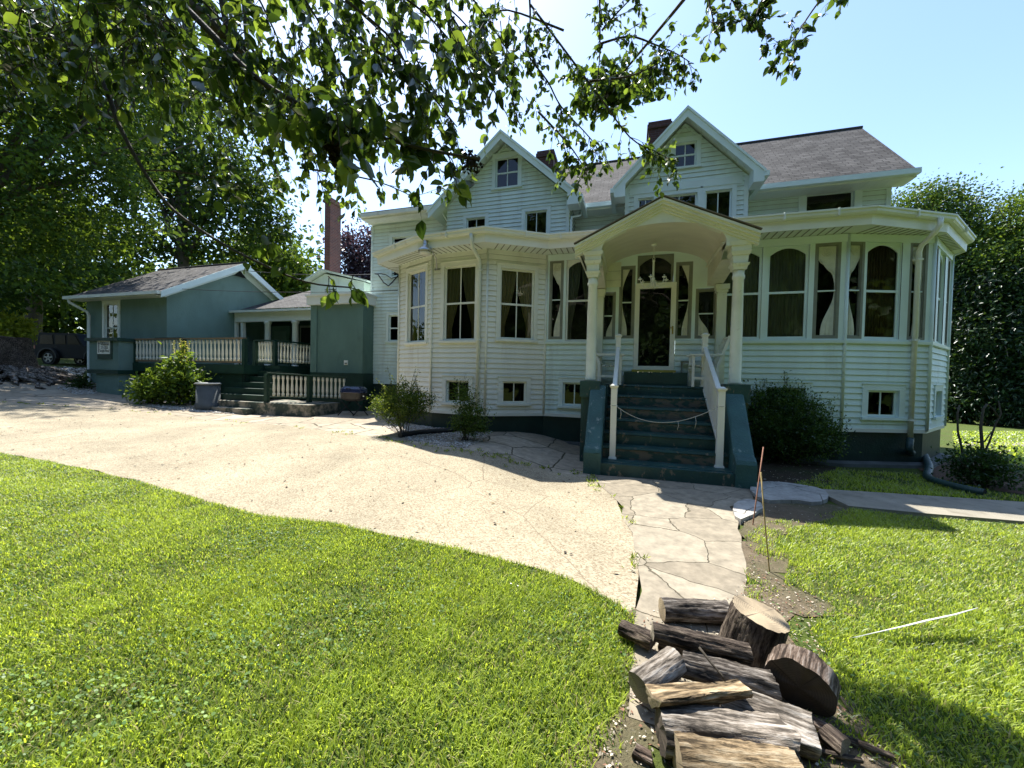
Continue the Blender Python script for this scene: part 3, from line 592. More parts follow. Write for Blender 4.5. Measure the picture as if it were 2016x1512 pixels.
# left block beyond the gable
WL = Wall((-8.83, 11.6), (-5.60, 11.6)); ga = WL.rect(775, 470, 800, 505); ga = (ga[0], ga[0] + .9, ga[2] - .6, ga[3]); gb = WL.rect(768, 623, 785, 669); gb = (gb[0], gb[0] + .42, gb[2], gb[3])
mb = MB(); panel(mb, WL, const_iv(0, WL.L), 1.21, 6.74, [opening(ga), opening(gb)]); mb.build('siding_wall', [m_mint, m_lapshade], house)
window(WL, ga, house, m_trimM, 'double', .11, False); window(WL, gb, house, m_trimM, 'double', .09, False)
mb = MB(); mb.wbox(WL, -.005, .07, 1.21, 6.74, .0, .035); mb.build('corner_board', m_trimM, house)
W_ = Wall((-8.83, 15.5), (-8.83, 11.6)); mb = MB(); panel(mb, W_, const_iv(0, W_.L), 1.21, 6.74); mb.build('siding_wall', [m_mint, m_lapshade], house)
mb = MB(); mb.box(-8.8, -5.6, 11.64, 15.5, -.3, 1.23); mb.build('foundation', m_found, house)
p0 = atY(710, 421, 11.1); p1 = atY(862, 406, 11.1); zl = float(p0[2] + p1[2]) / 2
mb = MB(); q = [(float(p0[0]), 11.1, zl), (-5.55, 11.1, zl), (-5.55, 16, zl + .9), (float(p0[0]), 16, zl + .9)]; mb.prism(q[::-1], (0, 0, .06), 0); mb.build('low_roof', m_shingd, house)
mb = MB(); mb.box(float(p0[0]), -5.63, 11.02, 11.13, zl - .12, zl - .005); mb.box(float(p0[0]) + .02, -5.6, 11.131, 11.16, zl - .17, zl - .006); mb.build('eave_gutter', m_gut, house)
mb = MB(); mb.box(float(p0[0]) + .02, -5.6, 11.161, 11.7, zl - .17, zl - .14)
for k in range(12): x = float(p0[0]) + .2 + k * .22; mb.box(x, x + .012, 11.17, 11.58, zl - .178, zl - .171)
mb.build('soffit', m_sof, house)
mb = MB(); xd = -5.70; mb.tube([(xd - .12, 11.08, zl - .1), (xd - .12, 11.1, zl - .25), (xd, 11.45, zl - .55), (xd, 11.52, zl - .7), (xd, 11.52, 4.75)], .035, 8); mb.build('downspout', m_trimM, house)
mb = MB(); xd = -1.70; mb.tube([(xd + .2, 11.4, 6.45), (xd + .2, 11.35, 6.3), (xd - .0, 10.98, 6.12), (xd, 10.94, 6.0), (xd, 10.94, 4.75)], .033, 8); mb.build('downspout', m_trimM, house)
# chimneys
def chimney(x0, x1, y0, y1, z0, z1, parent, name='chimney', corb=.05, mt=None):
    mb = MB()
    def bx(a, b, c, d, e, f):
        for q, L in (([(a, c), (b, c)], b - a), ([(b, c), (b, d)], d - c), ([(b, d), (a, d)], b - a), ([(a, d), (a, c)], d - c)):
            (xa, ya), (xb, yb) = q; mb.face([(xa, ya, e), (xb, yb, e), (xb, yb, f), (xa, ya, f)], 0, [(0, e), (L, e), (L, f), (0, f)])
        mb.face([(a, c, f), (b, c, f), (b, d, f), (a, d, f)], 0, [(0, 0)] * 4); mb.face([(a, c, e), (a, d, e), (b, d, e), (b, c, e)], 0, [(0, 0)] * 4)
    bx(x0, x1, y0, y1, z0, z1 - .22); bx(x0 - corb, x1 + corb, y0 - corb, y1 + corb, z1 - .219, z1 - .09); bx(x0 - corb * .4, x1 + corb * .4, y0 - corb * .4, y1 + corb * .4, z1 - .089, z1)
    return mb.build(name, mt or m_brick, parent)
chimney(.38, 1.06, 13.85, 14.5, 8.6, 10.2, house, mt=m_brickd); chimney(-3.45, -2.86, 13.85, 14.4, 8.4, 9.80, house, mt=m_brickd)
# ================================================================== ENTRANCE STAIRCASE
stair = thing('entrance_staircase', 'dark green painted concrete entrance staircase with sloping side walls', 'staircase', (.56, 7.4, 0))
for k in range(7):
    y0 = 6.57 + .30 * k; z1 = .21 * (k + 1)
    mb = MB(); x0, x1 = (-.418, 1.548)
    nv = 24; pts = []
    for i in range(nv + 1):
        x = x0 + (x1 - x0) * i / nv; pts.append((x, y0 + .010 * noise.noise(Vector((x * 3, k * 7.3, 0))), z1 + .007 * noise.noise(Vector((x * 2.2, k * 3.1, 5)))))
    yb = y0 + (.34 if k < 6 else .64)
    for (xa, ya, za), (xb, yb_, zb) in zip(pts, pts[1:]):
        mb.face([(xa, ya + .012, -.1), (xb, yb_ + .012, -.1), (xb, yb_ + .012, zb - .045), (xa, ya + .012, za - .045)], 1); mb.face([(xa, ya + .012, za - .045), (xb, yb_ + .012, zb - .045), (xb, yb_ - .004, zb - .035), (xa, ya - .004, za - .035)], 0)
        mb.face([(xa, ya - .004, za - .035), (xb, yb_ - .004, zb - .035), (xb, yb_ + .008, zb), (xa, ya + .008, za)], 0); mb.face([(xa, ya + .008, za), (xb, yb_ + .008, zb), (xb, yb, z1), (xa, yb, z1)], 0)
    mb.build('step', [m_step, m_step_worn if k in (1, 3, 4, 5) else m_step], stair)
def cheek(x0, x1):
    mb = MB(); pr = [(6.45, -.15), (6.43, .36), (6.46, .42), (6.53, .47), (6.60, .50), (7.34, 1.46), (7.34, -.15)]; b = .03
    n = len(pr); L = [[(x, y + (0 if i in (0, n - 1) else 0), z) for i, (y, z) in enumerate(pr)] for x in (x0, x1)]
    for i in range(n):
        j = (i + 1) % n; (ya, za), (yb, zb) = pr[i], pr[j]
        if 1 <= i <= 4:   # bevelled top edges, roughened
            ns = 6; xs_ = [x0, x0 + b, x1 - b, x1]
            for s_ in range(ns):
                ta, tb = s_ / ns, (s_ + 1) / ns
                def pt(x, t, inner): y = ya + (yb - ya) * t; z = za + (zb - za) * t; q = .008 * noise.noise(Vector((x * 6, y * 6, z * 6))); return (x, y, z - (0 if inner else .02) + q)
                for q in range(3):
                    i0, i1 = q in (1, 2), q in (0, 1); mb.face([pt(xs_[q], ta, i0), pt(xs_[q + 1], ta, i1), pt(xs_[q + 1], tb, i1), pt(xs_[q], tb, i0)], 0, sm=True)
        else: mb.face([(x0, ya, za), (x1, ya, za), (x1, yb, zb), (x0, yb, zb)], 0)
    dz = lambda i: -.02 if 2 <= i <= 5 else 0
    mb.face([(x0, y, z + dz(i)) for i, (y, z) in enumerate(pr)], 0); mb.face([(x1, y, z + dz(i)) for i, (y, z) in enumerate(pr)][::-1], 0); return mb.build('cheek_wall', m_cheek, stair)
m_cheek = mat('worn_teal_green_concrete', (.036, .105, .10), .55, .25, 3, .5, 30, col2=(.24, .31, .29), c2s=7, c2lo=.60, c2hi=.72)
cheek(-.70, -.42); cheek(1.55, 1.83)
mb = MB(); mb.box(-.418, 1.548, 6.47, 6.568, -.12, .20); mb.build('bottom_kerb', m_step, stair)
for x in (XL, XR):
    mb = MB(); mb.box(x - .17, x + .19, 7.28, 7.72, 1.24, 1.54); mb.box(x - .15, x + .17, 7.345, 7.69, -.15, 1.24); mb.build('pier', m_step, stair)
mb = MB(); mb.box(-.87, -.42, 7.722, 8.97, .2, 1.455); mb.box(1.55, 1.93, 7.722, 8.97, .2, 1.455); mb.box(-.87, 1.93, 8.71, 8.975, .2, 1.462); mb.build('porch_floor', m_step, stair)
mb = MB(); mb.box(-.12, 1.12, 8.52, 8.968, 1.463, 1.74); mb.build('door_step', m_green, stair)
def railing(x, label):
    t = thing('stair_railing', label, 'railing', (x, 7.6, .21), 'white railings on the entrance steps')
    for y, z0, z1 in ((6.87, .21, 1.43), (8.46, 1.46, 2.46)):
        mb = MB(); h = .05
        for a, b, za, zb in ((.068, .062, z0, z0 + .03), (h, h, z0 + .03, z1), (h, .072, z1, z1 + .03), (.072, .072, z1 + .03, z1 + .05), (.06, .03, z1 + .05, z1 + .075)): mb.lathe(x, y, [(a, za), (b, zb)], 4, 0, True)
        mb.build('newel_post', m_wht, t)
    a, b = Vector((x, 6.90, 1.35)), Vector((x, 8.43, 2.23))
    mb = MB(); mb.bar(a, b, .075, .055); mb.bar(a + Vector((0, 0, .028)), b + Vector((0, 0, .028)), .06, .02); mb.build('handrail', m_wht, t)
    lo = Vector((0, 0, -.80)); mb = MB(); mb.bar(a + lo, b + lo, .04, .045); mb.build('bottom_rail', m_wht, t)
    n = 12; first = None
    for k in range(n):
        p = a.lerp(b, (k + .7) / (n + .4))
        if first is None: mb = MB(); mb.box(x - .016, x + .016, p.y - .016, p.y + .016, p.z - .81, p.z - .02); first = mb.build('baluster', m_wht, t); fp_ = p
        else: o = first.copy(); COL.objects.link(o); o.parent = t; o.location = p - fp_
    return t
railing(-.25, 'white vinyl stair railing on the side nearest the bay windows'); railing(1.41, 'white vinyl stair railing beside the big dark shrub')
# rope between the lower posts
pts = []
for i in range(25):
    t = i / 24; pts.append((-.20 + 1.56 * t, 6.87 - .055, 1.12 - .30 * 4 * t * (1 - t) * (1 - .25 * t) + .06 * t))
mb = MB(); mb.tube(pts, .006, 6)
for i, l in ((15, .14), (19, .19), (1, .17)):
    p = Vector(pts[i]); mb.tube([p, p + Vector((.012, -.01, -l * .5)), p + Vector((-.006, -.005, -l))], .004, 5)
mb.tube([Vector((-.25 + .062 * math.cos(a), 6.87 + .062 * math.sin(a), 1.13)) for a in np.linspace(0, 6.28, 9)], .005, 5); mb.tube([Vector((1.41 + .062 * math.cos(a), 6.87 + .062 * math.sin(a), 1.19)) for a in np.linspace(0, 6.28, 9)], .005, 5)
tag(mb.build('rope', mat('grey_white_rope', (.5, .48, .42), .9, .2, 30), None, (.5, 6.82, .9)), 'thin pale rope sagging between the two lower stair posts', 'rope')
# ---- porch seats
def chair(label, w, loc, rot, group):
    t = thing('porch_chair', label, 'chair', (0, 0, 0), group); d = .5; hs = .40
    for sx in (-1, 1):
        mb = MB(); mb.box(sx * (w / 2) - .025, sx * (w / 2) + .025, -d / 2, -d / 2 + .05, 0, .62); mb.build('leg', m_whtw, t)
        mb = MB(); mb.bar((sx * w / 2, d / 2 - .04, 0), (sx * w / 2, d / 2 - .04, .42), .05, .05, upv=(0, 1, 0)); mb.bar((sx * w / 2, d / 2 - .04, .42), (sx * w / 2, d / 2 + .16, 1.0), .05, .05, upv=(0, 1, 0)); mb.build('leg', m_whtw, t)
        mb = MB(); mb.box(sx * (w / 2) - .045, sx * (w / 2) + .045, -d / 2 - .05, d / 2 + .04, .62, .65); mb.build('arm', m_whtw, t)
        mb = MB(); mb.box(sx * (w / 2) - .015, sx * (w / 2) + .015, -d / 2 + .05, d / 2 - .06, .15, .20); mb.build('stretcher', m_whtw, t)
    mb = MB()
    for k in range(6): y = -d / 2 + .01 + k * .082; mb.box(-w / 2 + .03, w / 2 - .03, y, y + .06, hs + .02 * math.cos(k), hs + .022 + .02 * math.cos(k))
    mb.box(-w / 2 + .03, w / 2 - .03, -d / 2 - .002, -d / 2 + .03, hs - .08, hs); mb.build('seat', m_whtw, t)
    mb = MB(); n = int(w / .075)
    for k in range(n): x = -w / 2 + .05 + (w - .1) * (k + .5) / n; mb.bar((x, d / 2 - .03, .44), (x, d / 2 + .13, .93), .05, .016, upv=(0, 1, 0))
    mb.bar((-w / 2 + .03, d / 2 + .14, .955), (w / 2 - .03, d / 2 + .14, .955), .03, .07); mb.bar((-w / 2 + .03, d / 2 - .0, .50), (w / 2 - .03, d / 2 - .0, .50), .03, .06); mb.build('backrest', m_whtw, t)
    t.location = loc; t.rotation_euler = (0, 0, rot); return t
chair('white slatted wooden armchair at the left of the storm door', .44, (-.42, 8.56, 1.462), R(90), 'seats on the porch')
chair('white slatted wooden armchair at the right of the storm door', .44, (1.42, 8.56, 1.462), R(-90), 'seats on the porch')
t = thing('side_table', 'small low grey painted table beside the armchair right of the door', 'table', (1.2, 8.80, 1.464))
mb = MB(); mb.box(1.03, 1.30, 8.83, 8.95, 1.96, 1.985); mb.build('table_top', m_gframe, t)
for x in (1.05, 1.27): mb = MB(); mb.box(x - .015, x + .015, 8.88, 8.91, 1.464, 1.96); mb.build('leg', m_gframe, t)
# ---- hanging chandelier under the vault
ct = atZ(1288, 481, 4.27); cx_, cy_ = float(ct[0]), float(ct[1]); zb_ = 3.52
ch = thing('chandelier', 'white six-arm candle chandelier hanging under the porch vault', 'chandelier', (cx_, cy_, 4.26))
mb = MB(); mb.lathe(cx_, cy_, [(.055, 4.27), (.05, 4.245), (.015, 4.23)], 12); mb.build('ceiling_plate', m_whtw, ch)
mb = MB(); mb.tube([(cx_, cy_, 4.24), (cx_, cy_, 4.0)], .006, 6); mb.tube([(cx_ + .022 * math.cos(a), cy_, 3.985 + .022 * math.sin(a)) for a in np.linspace(0, 6.28, 11)], .005, 5); mb.build('chain', m_whtw, ch)
mb = MB(); mb.lathe(cx_, cy_, [(.01, 3.965), (.03, 3.945), (.018, 3.92), (.02, 3.62), (.034, 3.60), (.034, 3.56), (.015, 3.52), (.008, 3.46)], 12); mb.build('stem', m_whtw, ch)
for k in range(6):
    a = k * math.pi / 3 + .3; cs, sn = math.cos(a), math.sin(a)
    pts = [(cx_ + cs * r, cy_ + sn * r, z) for r, z in ((.02, 3.54), (.08, 3.45), (.16, 3.42), (.23, 3.47), (.26, 3.56))]
    mb = MB(); mb.tube(pts, .007, 6); am = mb.build('arm', m_whtw, ch)
    mb = MB(); mb.lathe(cx_ + cs * .26, cy_ + sn * .26, [(.012, 3.555), (.04, 3.575), (.042, 3.582), (.012, 3.585), (.012, 3.62)], 10); mb.build('candle_cup', m_whtw, am)
# ---- barn lamp on the bay
bp_ = Wb1.uz(862, 531); P = Wb1.P
bl = thing('barn_lamp', 'grey metal barn lamp on a bent arm at the bay corner', 'lamp', P(bp_[0], bp_[1], .02))
mb = MB(); mb.wbox(Wb1, bp_[0] - .07, bp_[0] + .07, bp_[1] - .02, bp_[1] + .02, .02, .04); mb.build('bracket', m_steel, bl)
hd = Vector(atD(838, 483, 8.75)); st_ = Vector(P(bp_[0], bp_[1], .04))
mb = MB(); mb.tube([st_, st_ + Vector((0, -.05, .25)), st_.lerp(hd, .6) + Vector((0, 0, .16)), hd + Vector((.06, .05, .10)), hd + Vector((0, 0, .04))], .014, 8); mb.build('arm', m_steel, bl)
mb = MB(); mb.lathe(hd.x, hd.y, [(.02, hd.z + .14), (.055, hd.z + .13), (.06, hd.z + .02), (.065, hd.z - .02), (.13, hd.z - .07), (.165, hd.z - .12), (.168, hd.z - .15)], 18); mb.build('shade', m_steel, bl)
mb = MB(); mb.lathe(hd.x, hd.y, [(.14, hd.z - .151), (.135, hd.z - .19), (.09, hd.z - .225), (.02, hd.z - .235)], 16); mb.build('lens', mat('milky_lens', (.7, .7, .66), .3, .05), bl)
# ================================================================== ANNEX BLOCK
def zY(x, y, Y): return float(atY(x, y, Y)[2])
def xY(x, Y, y=700): return float(atY(x, y, Y)[0])
YB = 11.05; xa, xb = xY(613, YB), -8.70; zc0 = zY(680, 599, YB); zc1 = zc0 + .36
ann = thing('annex_block', 'sage green rendered block with white cornice against the house', 'outbuilding', ((xa + xb) / 2, YB + 1, .2))
mb = MB(); mb.box(xa, xb, YB, 13.0, 1.56, zc0); mb.build('wall', m_blk, ann)
mb = MB(); mb.box(xa - .02, xb + .02, YB - .03, 13.0, -.2, 1.56); mb.build('base', m_deck, ann)
for a, b in ((xa - .006, xa + .26), (xb - .24, xb + .006)): mb = MB(); mb.box(a, b, YB - .04, YB + .2, 1.562, zc0 - .002); mb.build('pilaster', m_blk, ann)
mb = MB(); mb.box(xa - .10, xb + .10, YB - .14, 13.0, zc0 + .002, zc1 - .06); mb.box(xa - .14, xb + .14, YB - .18, 13.0, zc1 - .06, zc1); mb.build('cornice', m_trimC, ann)
q = atY(682, 714, YB); mb = MB(); mb.box(q[0] - .08, q[0] + .07, YB - .03, YB - .001, q[2] - .08, q[2] + .08); ob = mb.build('outlet_box', m_wht, ann)
mb = MB(); mb.box(q[0] - .035, q[0] + .05, YB - .05, YB - .031, q[2] - .05, q[2] + .0); mb.build('cover', m_gframe, ob)
# ================================================================== REAR WING with veranda and tall brick chimney
YV = 13.1; vx0, vx1 = -17.30, -9.2; vz0, vz1 = zY(500, 633, YV), zY(500, 613, YV)
rw = thing('rear_wing', 'low dark green rear wing with white columned veranda and tall brick chimney', 'outbuilding', (-13, 15, .8))
mb = MB(); mb.box(vx0, vx1, YV, YV + .2, vz0, vz1 - .03); mb.build('beam', m_trimC, rw)
mb = MB(); mb.prism([(vx0, YV - .18, vz1 - .03), (vx1, YV - .18, vz1 - .03), (vx1, 14.7, vz1 + .12), (vx0, 14.7, vz1 + .12)], (0, 0, .06)); mb.build('veranda_roof', mat('pale_metal_roofing', (.42, .44, .42), .4, .15, 3), rw)
mb = MB(); mb.box(vx0, vx1, YV - .26, YV - .185, vz1 - .07, vz1 + .02); mb.build('gutter', m_trimC, rw)
for x in (527, 581):
    xx = xY(x, YV + .1); mb = MB(); mb.lathe(xx, YV + .1, [(.15, 1.7), (.13, 1.75), (.12, vz0 - .12), (.15, vz0 - .1), (.16, vz0)], 14); mb.build('column', m_trimC, rw)
for x in (465, 478): xx = xY(x, YV + .1); mb = MB(); mb.box(xx - .07, xx + .07, YV + .04, YV + .18, 1.7, vz0); mb.build('post', m_trimC, rw)
mb = MB(); mb.box(-17.3, -9.0, 14.7, 15, .3, vz1 + .1); mb.build('wall', m_deck, rw)
mb = MB(); mb.box(-17.3, vx1, YV - .1, 14.7, .3, 1.72); mb.build('veranda_floor', m_deck, rw)
xx = xY(551, 14.6); mb = MB(); mb.box(xx - .55, xx + .55, 14.62, 14.698, 1.72, 3.75); do = mb.build('door', m_blk, rw); mb = MB(); mb.box(xx - .38, xx + .38, 14.605, 14.619, 2.3, 3.5); mb.build('door_panel', m_cotg, do)
xx = xY(605, 14.6); mb = MB(); mb.box(xx - .5, xx + .3, 14.63, 14.699, 2.4, 3.75); wi = mb.build('window', m_gframe, rw); mb = MB(); mb.box(xx - .4, xx + .2, 14.615, 14.629, 2.5, 3.65); mb.build('pane', m_dark, wi)
zr = zY(590, 572, 17.5); mb = MB(); ln = math.hypot(4.2, zr - vz1 - .15)
mb.face([(-17.2, 13.3, vz1 + .15), (-8.9, 13.3, vz1 + .15), (-8.9, 17.5, zr), (-17.2, 17.5, zr)], 0, [(0, 0), (8.3, 0), (8.3, ln), (0, ln)]); mb.face([(-8.9, 21, vz1), (-17.2, 21, vz1), (-17.2, 17.5, zr), (-8.9, 17.5, zr)], 0, [(0, 0), (8.3, 0), (8.3, ln), (0, ln)]); mb.build('roof', m_shing, rw)
mb = MB(); mb.tube([(-17.2, 17.5, zr), (-8.9, 17.5, zr)], .06, 8); mb.build('ridge_cap', m_shingd, rw)
# louvred gable above the block
YG = 12.2; ax, az_ = xY(640, YG, 535), zY(640, 535, YG); ex_, ezg = xY(607, YG, 556), zY(607, 556, YG); sl = (az_ - ezg) / (ax - ex_); rx = ax + (ax - ex_) * 2.6; rz = az_ - sl * .55 * (rx - ax)
mb = MB(); mb.prism([(ex_ + .12, YG, zc1 - .3), (rx - .3, YG, zc1 - .3), (rx - .3, YG, rz + .05), (ax, YG, az_ - .08), (ex_ + .12, YG, ezg + .0)], (0, 3, 0)); mb.build('gable_wall', m_mint, rw)
mb = MB()
mb.prism([(ax, YG - .22, az_), (rx, YG - .22, rz), (rx, YG + 3.4, rz), (ax, YG + 3.4, az_)], (0, 0, .06)); mb.prism([(ex_, YG - .22, ezg), (ax, YG - .22, az_), (ax, YG + 3.4, az_), (ex_, YG + 3.4, ezg)], (0, 0, .06)); mb.build('gable_roof', m_trimM, rw)
mb = MB(); mb.face([(ax, YG - .25, az_ + .065), (rx + .02, YG - .25, rz + .065), (rx + .02, YG + 3.4, rz + .065), (ax, YG + 3.4, az_ + .065)], 0, [(0, 0), (0, 3), (3.5, 3), (3.5, 0)]); mb.build('shingles', m_shing, rw)
vx = xY(652, YG, 577); vz = zY(652, 577, YG); mb = MB(); mb.box(vx - .32, vx + .32, YG - .03, YG - .001, vz - .3, vz + .22); lv = mb.build('louvre_vent', m_trimM, rw)
mb = MB()
for k in range(6): mb.bar((vx - .26, YG - .04, vz - .25 + k * .075), (vx + .26, YG - .04, vz - .25 + k * .075), .03, .025)
mb.build('slats', m_gframe, lv)
cz = zY(655, 392, 15.2); fx0, fx1 = xY(639, 15.0, 450), xY(650, 15.0, 450); bd = 15.0 * fx1 / (xY(671, 15.0, 450)) - 15.0
chimney(fx0, fx1, 15.0, 15.0 + bd, 4.6, cz, rw, corb=.07)
# ================================================================== GREEN COTTAGE
CXr, CYf, CYb, CXl = -17.35, 10.45, 16.3, -22.3; CYr = (CYf + CYb) / 2 - .02
ce = zY(327, 578, CYf); ca = float(atX(463, 512, -17.0)[2])
cot = thing('green_cottage', 'grey green rendered cottage with shingled gable roof', 'cottage', (-19.8, 13, .7))
Wcf, Wcg = Wall((CXl, CYf), (CXr, CYf)), Wall((CXr, CYf), (CXr, CYb)); gcw = Wcf.rect(208, 601, 232, 690)
csl = (ca - ce) / (CYr - (CYf - .4)); czt = lambda y: ca - .10 - csl * abs(y - CYr)
mb = MB(); panel(mb, Wcf, const_iv(0, Wcf.L), 0, czt(CYf) + .02, [opening(gcw)], lap=False)
def civ(z): h = (ca - .10 - z) / csl; return (max(0, CYr - h - CYf), min(CYb - CYf, CYr + h - CYf))
panel(mb, Wcg, const_iv(0, Wcg.L), 0, czt(CYf), (), lap=False)
for za, zb in zip(np.linspace(czt(CYf), ca - .101, 8), np.linspace(czt(CYf), ca - .101, 8)[1:]):
    A = civ(za); B = civ(zb); mb.face([Wcg.P(A[0], za, .001), Wcg.P(A[1], za, .001), Wcg.P(B[1], zb, .001), Wcg.P(B[0], zb, .001)])
mb.face([(CXl, CYf, 0), (CXl, CYf, czt(CYf)), (CXl, CYb, czt(CYb)), (CXl, CYb, 0)]); mb.build('wall', m_cotg, cot)
window(Wcf, gcw, cot, m_trimC, 'double', .12, True, 0, 'full', m_curt)
mb = MB(); ln = math.hypot(CYr - CYf + .4, ca - ce)
for sg in (-1, 1):
    ye = CYr + sg * (CYr - CYf + .4); q = [(CXl - .45, ye, ce), (CXr + .36, ye, ce), (CXr + .36, CYr, ca), (CXl - .45, CYr, ca)]; uv = [(0, 0), (5.8, 0), (5.8, ln), (0, ln)]
    mb.face(q if sg < 0 else q[::-1], 0, uv if sg < 0 else uv[::-1]); lo = [(x, y, z - .08) for x, y, z in q]; mb.face(lo[::-1] if sg < 0 else lo, 1); mb.face([q[0], lo[0], lo[1], q[1]], 1)
mb.build('roof', [m_shing, m_trimC], cot)
mb = MB(); mb.tube([(CXl - .46, CYr, ca + .01), (CXr + .38, CYr, ca + .01)], .06, 8); mb.build('ridge_cap', m_shingd, cot)
mb = MB()
for sg in (-1, 1):
    ye = CYr + sg * (CYr - CYf + .42); pts = [(CXr + .365, CYr, ca + .01), (CXr + .365, ye, ce), (CXr + .365, ye, ce - .24), (CXr + .365, CYr, ca - .27)]; mb.prism(pts if sg > 0 else pts[::-1], (.03, 0, 0))
    pts = [(CXr + .02, CYr, ca - .13), (CXr + .02, CYr + sg * (CYr - CYf + .1), czt(CYf) - .06), (CXr + .02, CYr + sg * (CYr - CYf + .1), czt(CYf) - .30), (CXr + .02, CYr, ca - .42)]; mb.prism(pts if sg > 0 else pts[::-1], (.02, 0, 0))
    mb.prism([(CXr + .02, CYr, ca - .085), (CXr + .364, CYr, ca - .085), (CXr + .364, ye, ce - .085), (CXr + .02, ye, ce - .085)], (0, 0, -.015))
mb.build('rake_board', m_trimM, cot)
mb = MB(); mb.prism([(CXr + .045, CYr - .3, ca - .62), (CXr + .045, CYr + .3, ca - .62), (CXr + .045, CYr, ca - .34)], (.02, 0, 0)); mb.build('gable_vent', m_dash, cot)
mb = MB(); mb.box(CXl - .47, CXr + .34, CYf - .53, CYf - .405, ce - .12, ce - .0); mb.box(CXl - .3, CXr + .0, CYf - .40, CYf - .002, ce - .14, ce - .12); mb.build('gutter', m_trimC, cot)
xd = xY(174, CYf - .1); mb = MB(); mb.tube([(xd - .5, CYf - .47, ce - .1), (xd - .5, CYf - .45, ce - .25), (xd - .05, CYf - .12, ce - .6), (xd, CYf - .08, ce - .75), (xd, CYf - .08, .75), (xd - .05, CYf - .25, .66)], .055, 8); mb.build('downspout', m_trimC, cot)
# ---- pillar wall carrying the sign
PY, px0, px1, PYb = 9.3, xY(176, 9.3), xY(233, 9.3), 9.95
pil = thing('parapet_wall', 'stepped grey green parapet wall with dark cap at the cottage corner', 'wall', ((px0 + px1) / 2, 9.6, .6))
zt_ = zY(215, 665, PY); zb1, zb0 = zY(215, 727, PY), zY(215, 736, PY); xl2 = xY(188, PY)
mb = MB(); mb.box(px0, px1, PY, PYb + .5, zb1 - .02, zt_ - .12); mb.build('wall', m_cotg, pil)
mb = MB(); mb.box(px0 - .12, px1 + .08, PY - .08, PYb + .5, zt_ - .118, zt_); mb.build('cap', m_deck, pil)
mb = MB(); mb.box(px0 - .05, px1 + .05, PY - .05, PYb + .5, zb0, zb1 - .022); mb.build('band', m_deck, pil)
mb = MB(); mb.box(xl2, px1 - .02, PY + .02, PYb + .45, .2, zb0 - .002); mb.build('base', m_cotg, pil)
sg = thing('direction_sign', 'white arrow sign with black lettering on a green board', 'sign', (xY(206, PY), PY - .02, zY(206, 685, PY)))
sx0, sx1, sz0, sz1 = xY(194, PY), xY(218.5, PY), zY(206, 697, PY), zY(206, 670.5, PY)
mb = MB(); mb.box(sx0 - .02, sx1 + .09, PY - .025, PY - .001, sz0 - .19, sz1 + .01); mb.build('backing_board', m_deck, sg)
mb = MB(); mb.box(sx0, sx1, PY - .035, PY - .026, sz0, sz1); mb.build('sign_face', m_wht, sg)
mb = MB(); ax_ = sx0 + .09; mb.box(ax_ - .02, ax_ + .02, PY - .040, PY - .0355, sz0 + .05, sz1 - .10); mb.prism([(ax_ - .05, PY - .0355, sz1 - .12), (ax_ + .05, PY - .0355, sz1 - .12), (ax_, PY - .0355, sz1 - .03)], (0, -.004, 0)); mb.build('arrow', m_black, sg)
def text(s, x, y, z, size, m, parent, width=None, rot=(R(90), 0, 0)):
    cu = bpy.data.curves.new('lettering', 'FONT'); cu.body = s; cu.size = size; cu.extrude = .001; cu.align_x = 'CENTER'; cu.align_y = 'CENTER'
    o = bpy.data.objects.new('lettering', cu); COL.objects.link(o); bpy.context.view_layer.update(); me = bpy.data.meshes.new_from_object(o)
    bpy.data.objects.remove(o); n = bpy.data.objects.new('lettering', me); COL.objects.link(n); me.materials.append(m)
    xs = [v.co.x for v in me.vertices]; f = width / (max(xs) - min(xs)) if width else 1
    for v in me.vertices: v.co.x *= f
    n.rotation_euler = rot; n.parent = parent; n.location = Vector((x, y, z)) - wl(parent); return n
sw, shh = sx1 - sx0, sz1 - sz0; tx = sx0 + sw * .58
text('POWERHOUSE', tx, PY - .038, sz0 + shh * .80, .17, m_black, sg, sw * .72); text('POWERHOUSE', tx + .03, PY - .038, sz0 + shh * .67, .08, m_black, sg, sw * .6)
text('ATV LODGE', tx, PY - .038, sz0 + shh * .46, .15, m_black, sg, sw * .58); text('Straight Ahead', tx, PY - .038, sz0 + shh * .24, .15, m_black, sg, sw * .74)
# ================================================================== DECK
m_balw = mat('peeling_white_baluster', (.72, .70, .58), .6, .15, 9, col2=(.30, .26, .18), c2s=10, c2lo=.63, c2hi=.7)
DZ, DY = 1.76, 9.75; dx0, dx1 = -18.0, xY(480, 9.75)
dk = thing('wooden_deck', 'dark green wooden deck with white turned balusters and steps', 'deck', (-15, 10.5, .5))
mb = MB(); mb.prism([(dx0, DY, DZ - .05), (dx1, DY, DZ - .05), (dx1, 10.6, DZ - .05), (-12.05, 10.6, DZ - .05), (-12.05, 13.0, DZ - .05), (-17.2, 13.0, DZ - .05), (-17.2, 10.44, DZ - .05), (dx0, 10.44, DZ - .05)], (0, 0, .05)); mb.build('floor', m_deck, dk)
mb = MB(); mb.box(dx0, dx1 + .03, DY - .03, DY - .001, DZ - .30, DZ + .012); mb.box(dx1, dx1 + .03, DY, 10.6, DZ - .30, DZ + .012); mb.box(-13.1, -12.02, 10.57, 10.598, DZ - .3, DZ + .012); mb.box(-12.049, -12.02, 10.6, 13, DZ - .3, DZ + .012); mb.build('fascia', m_deck, dk)
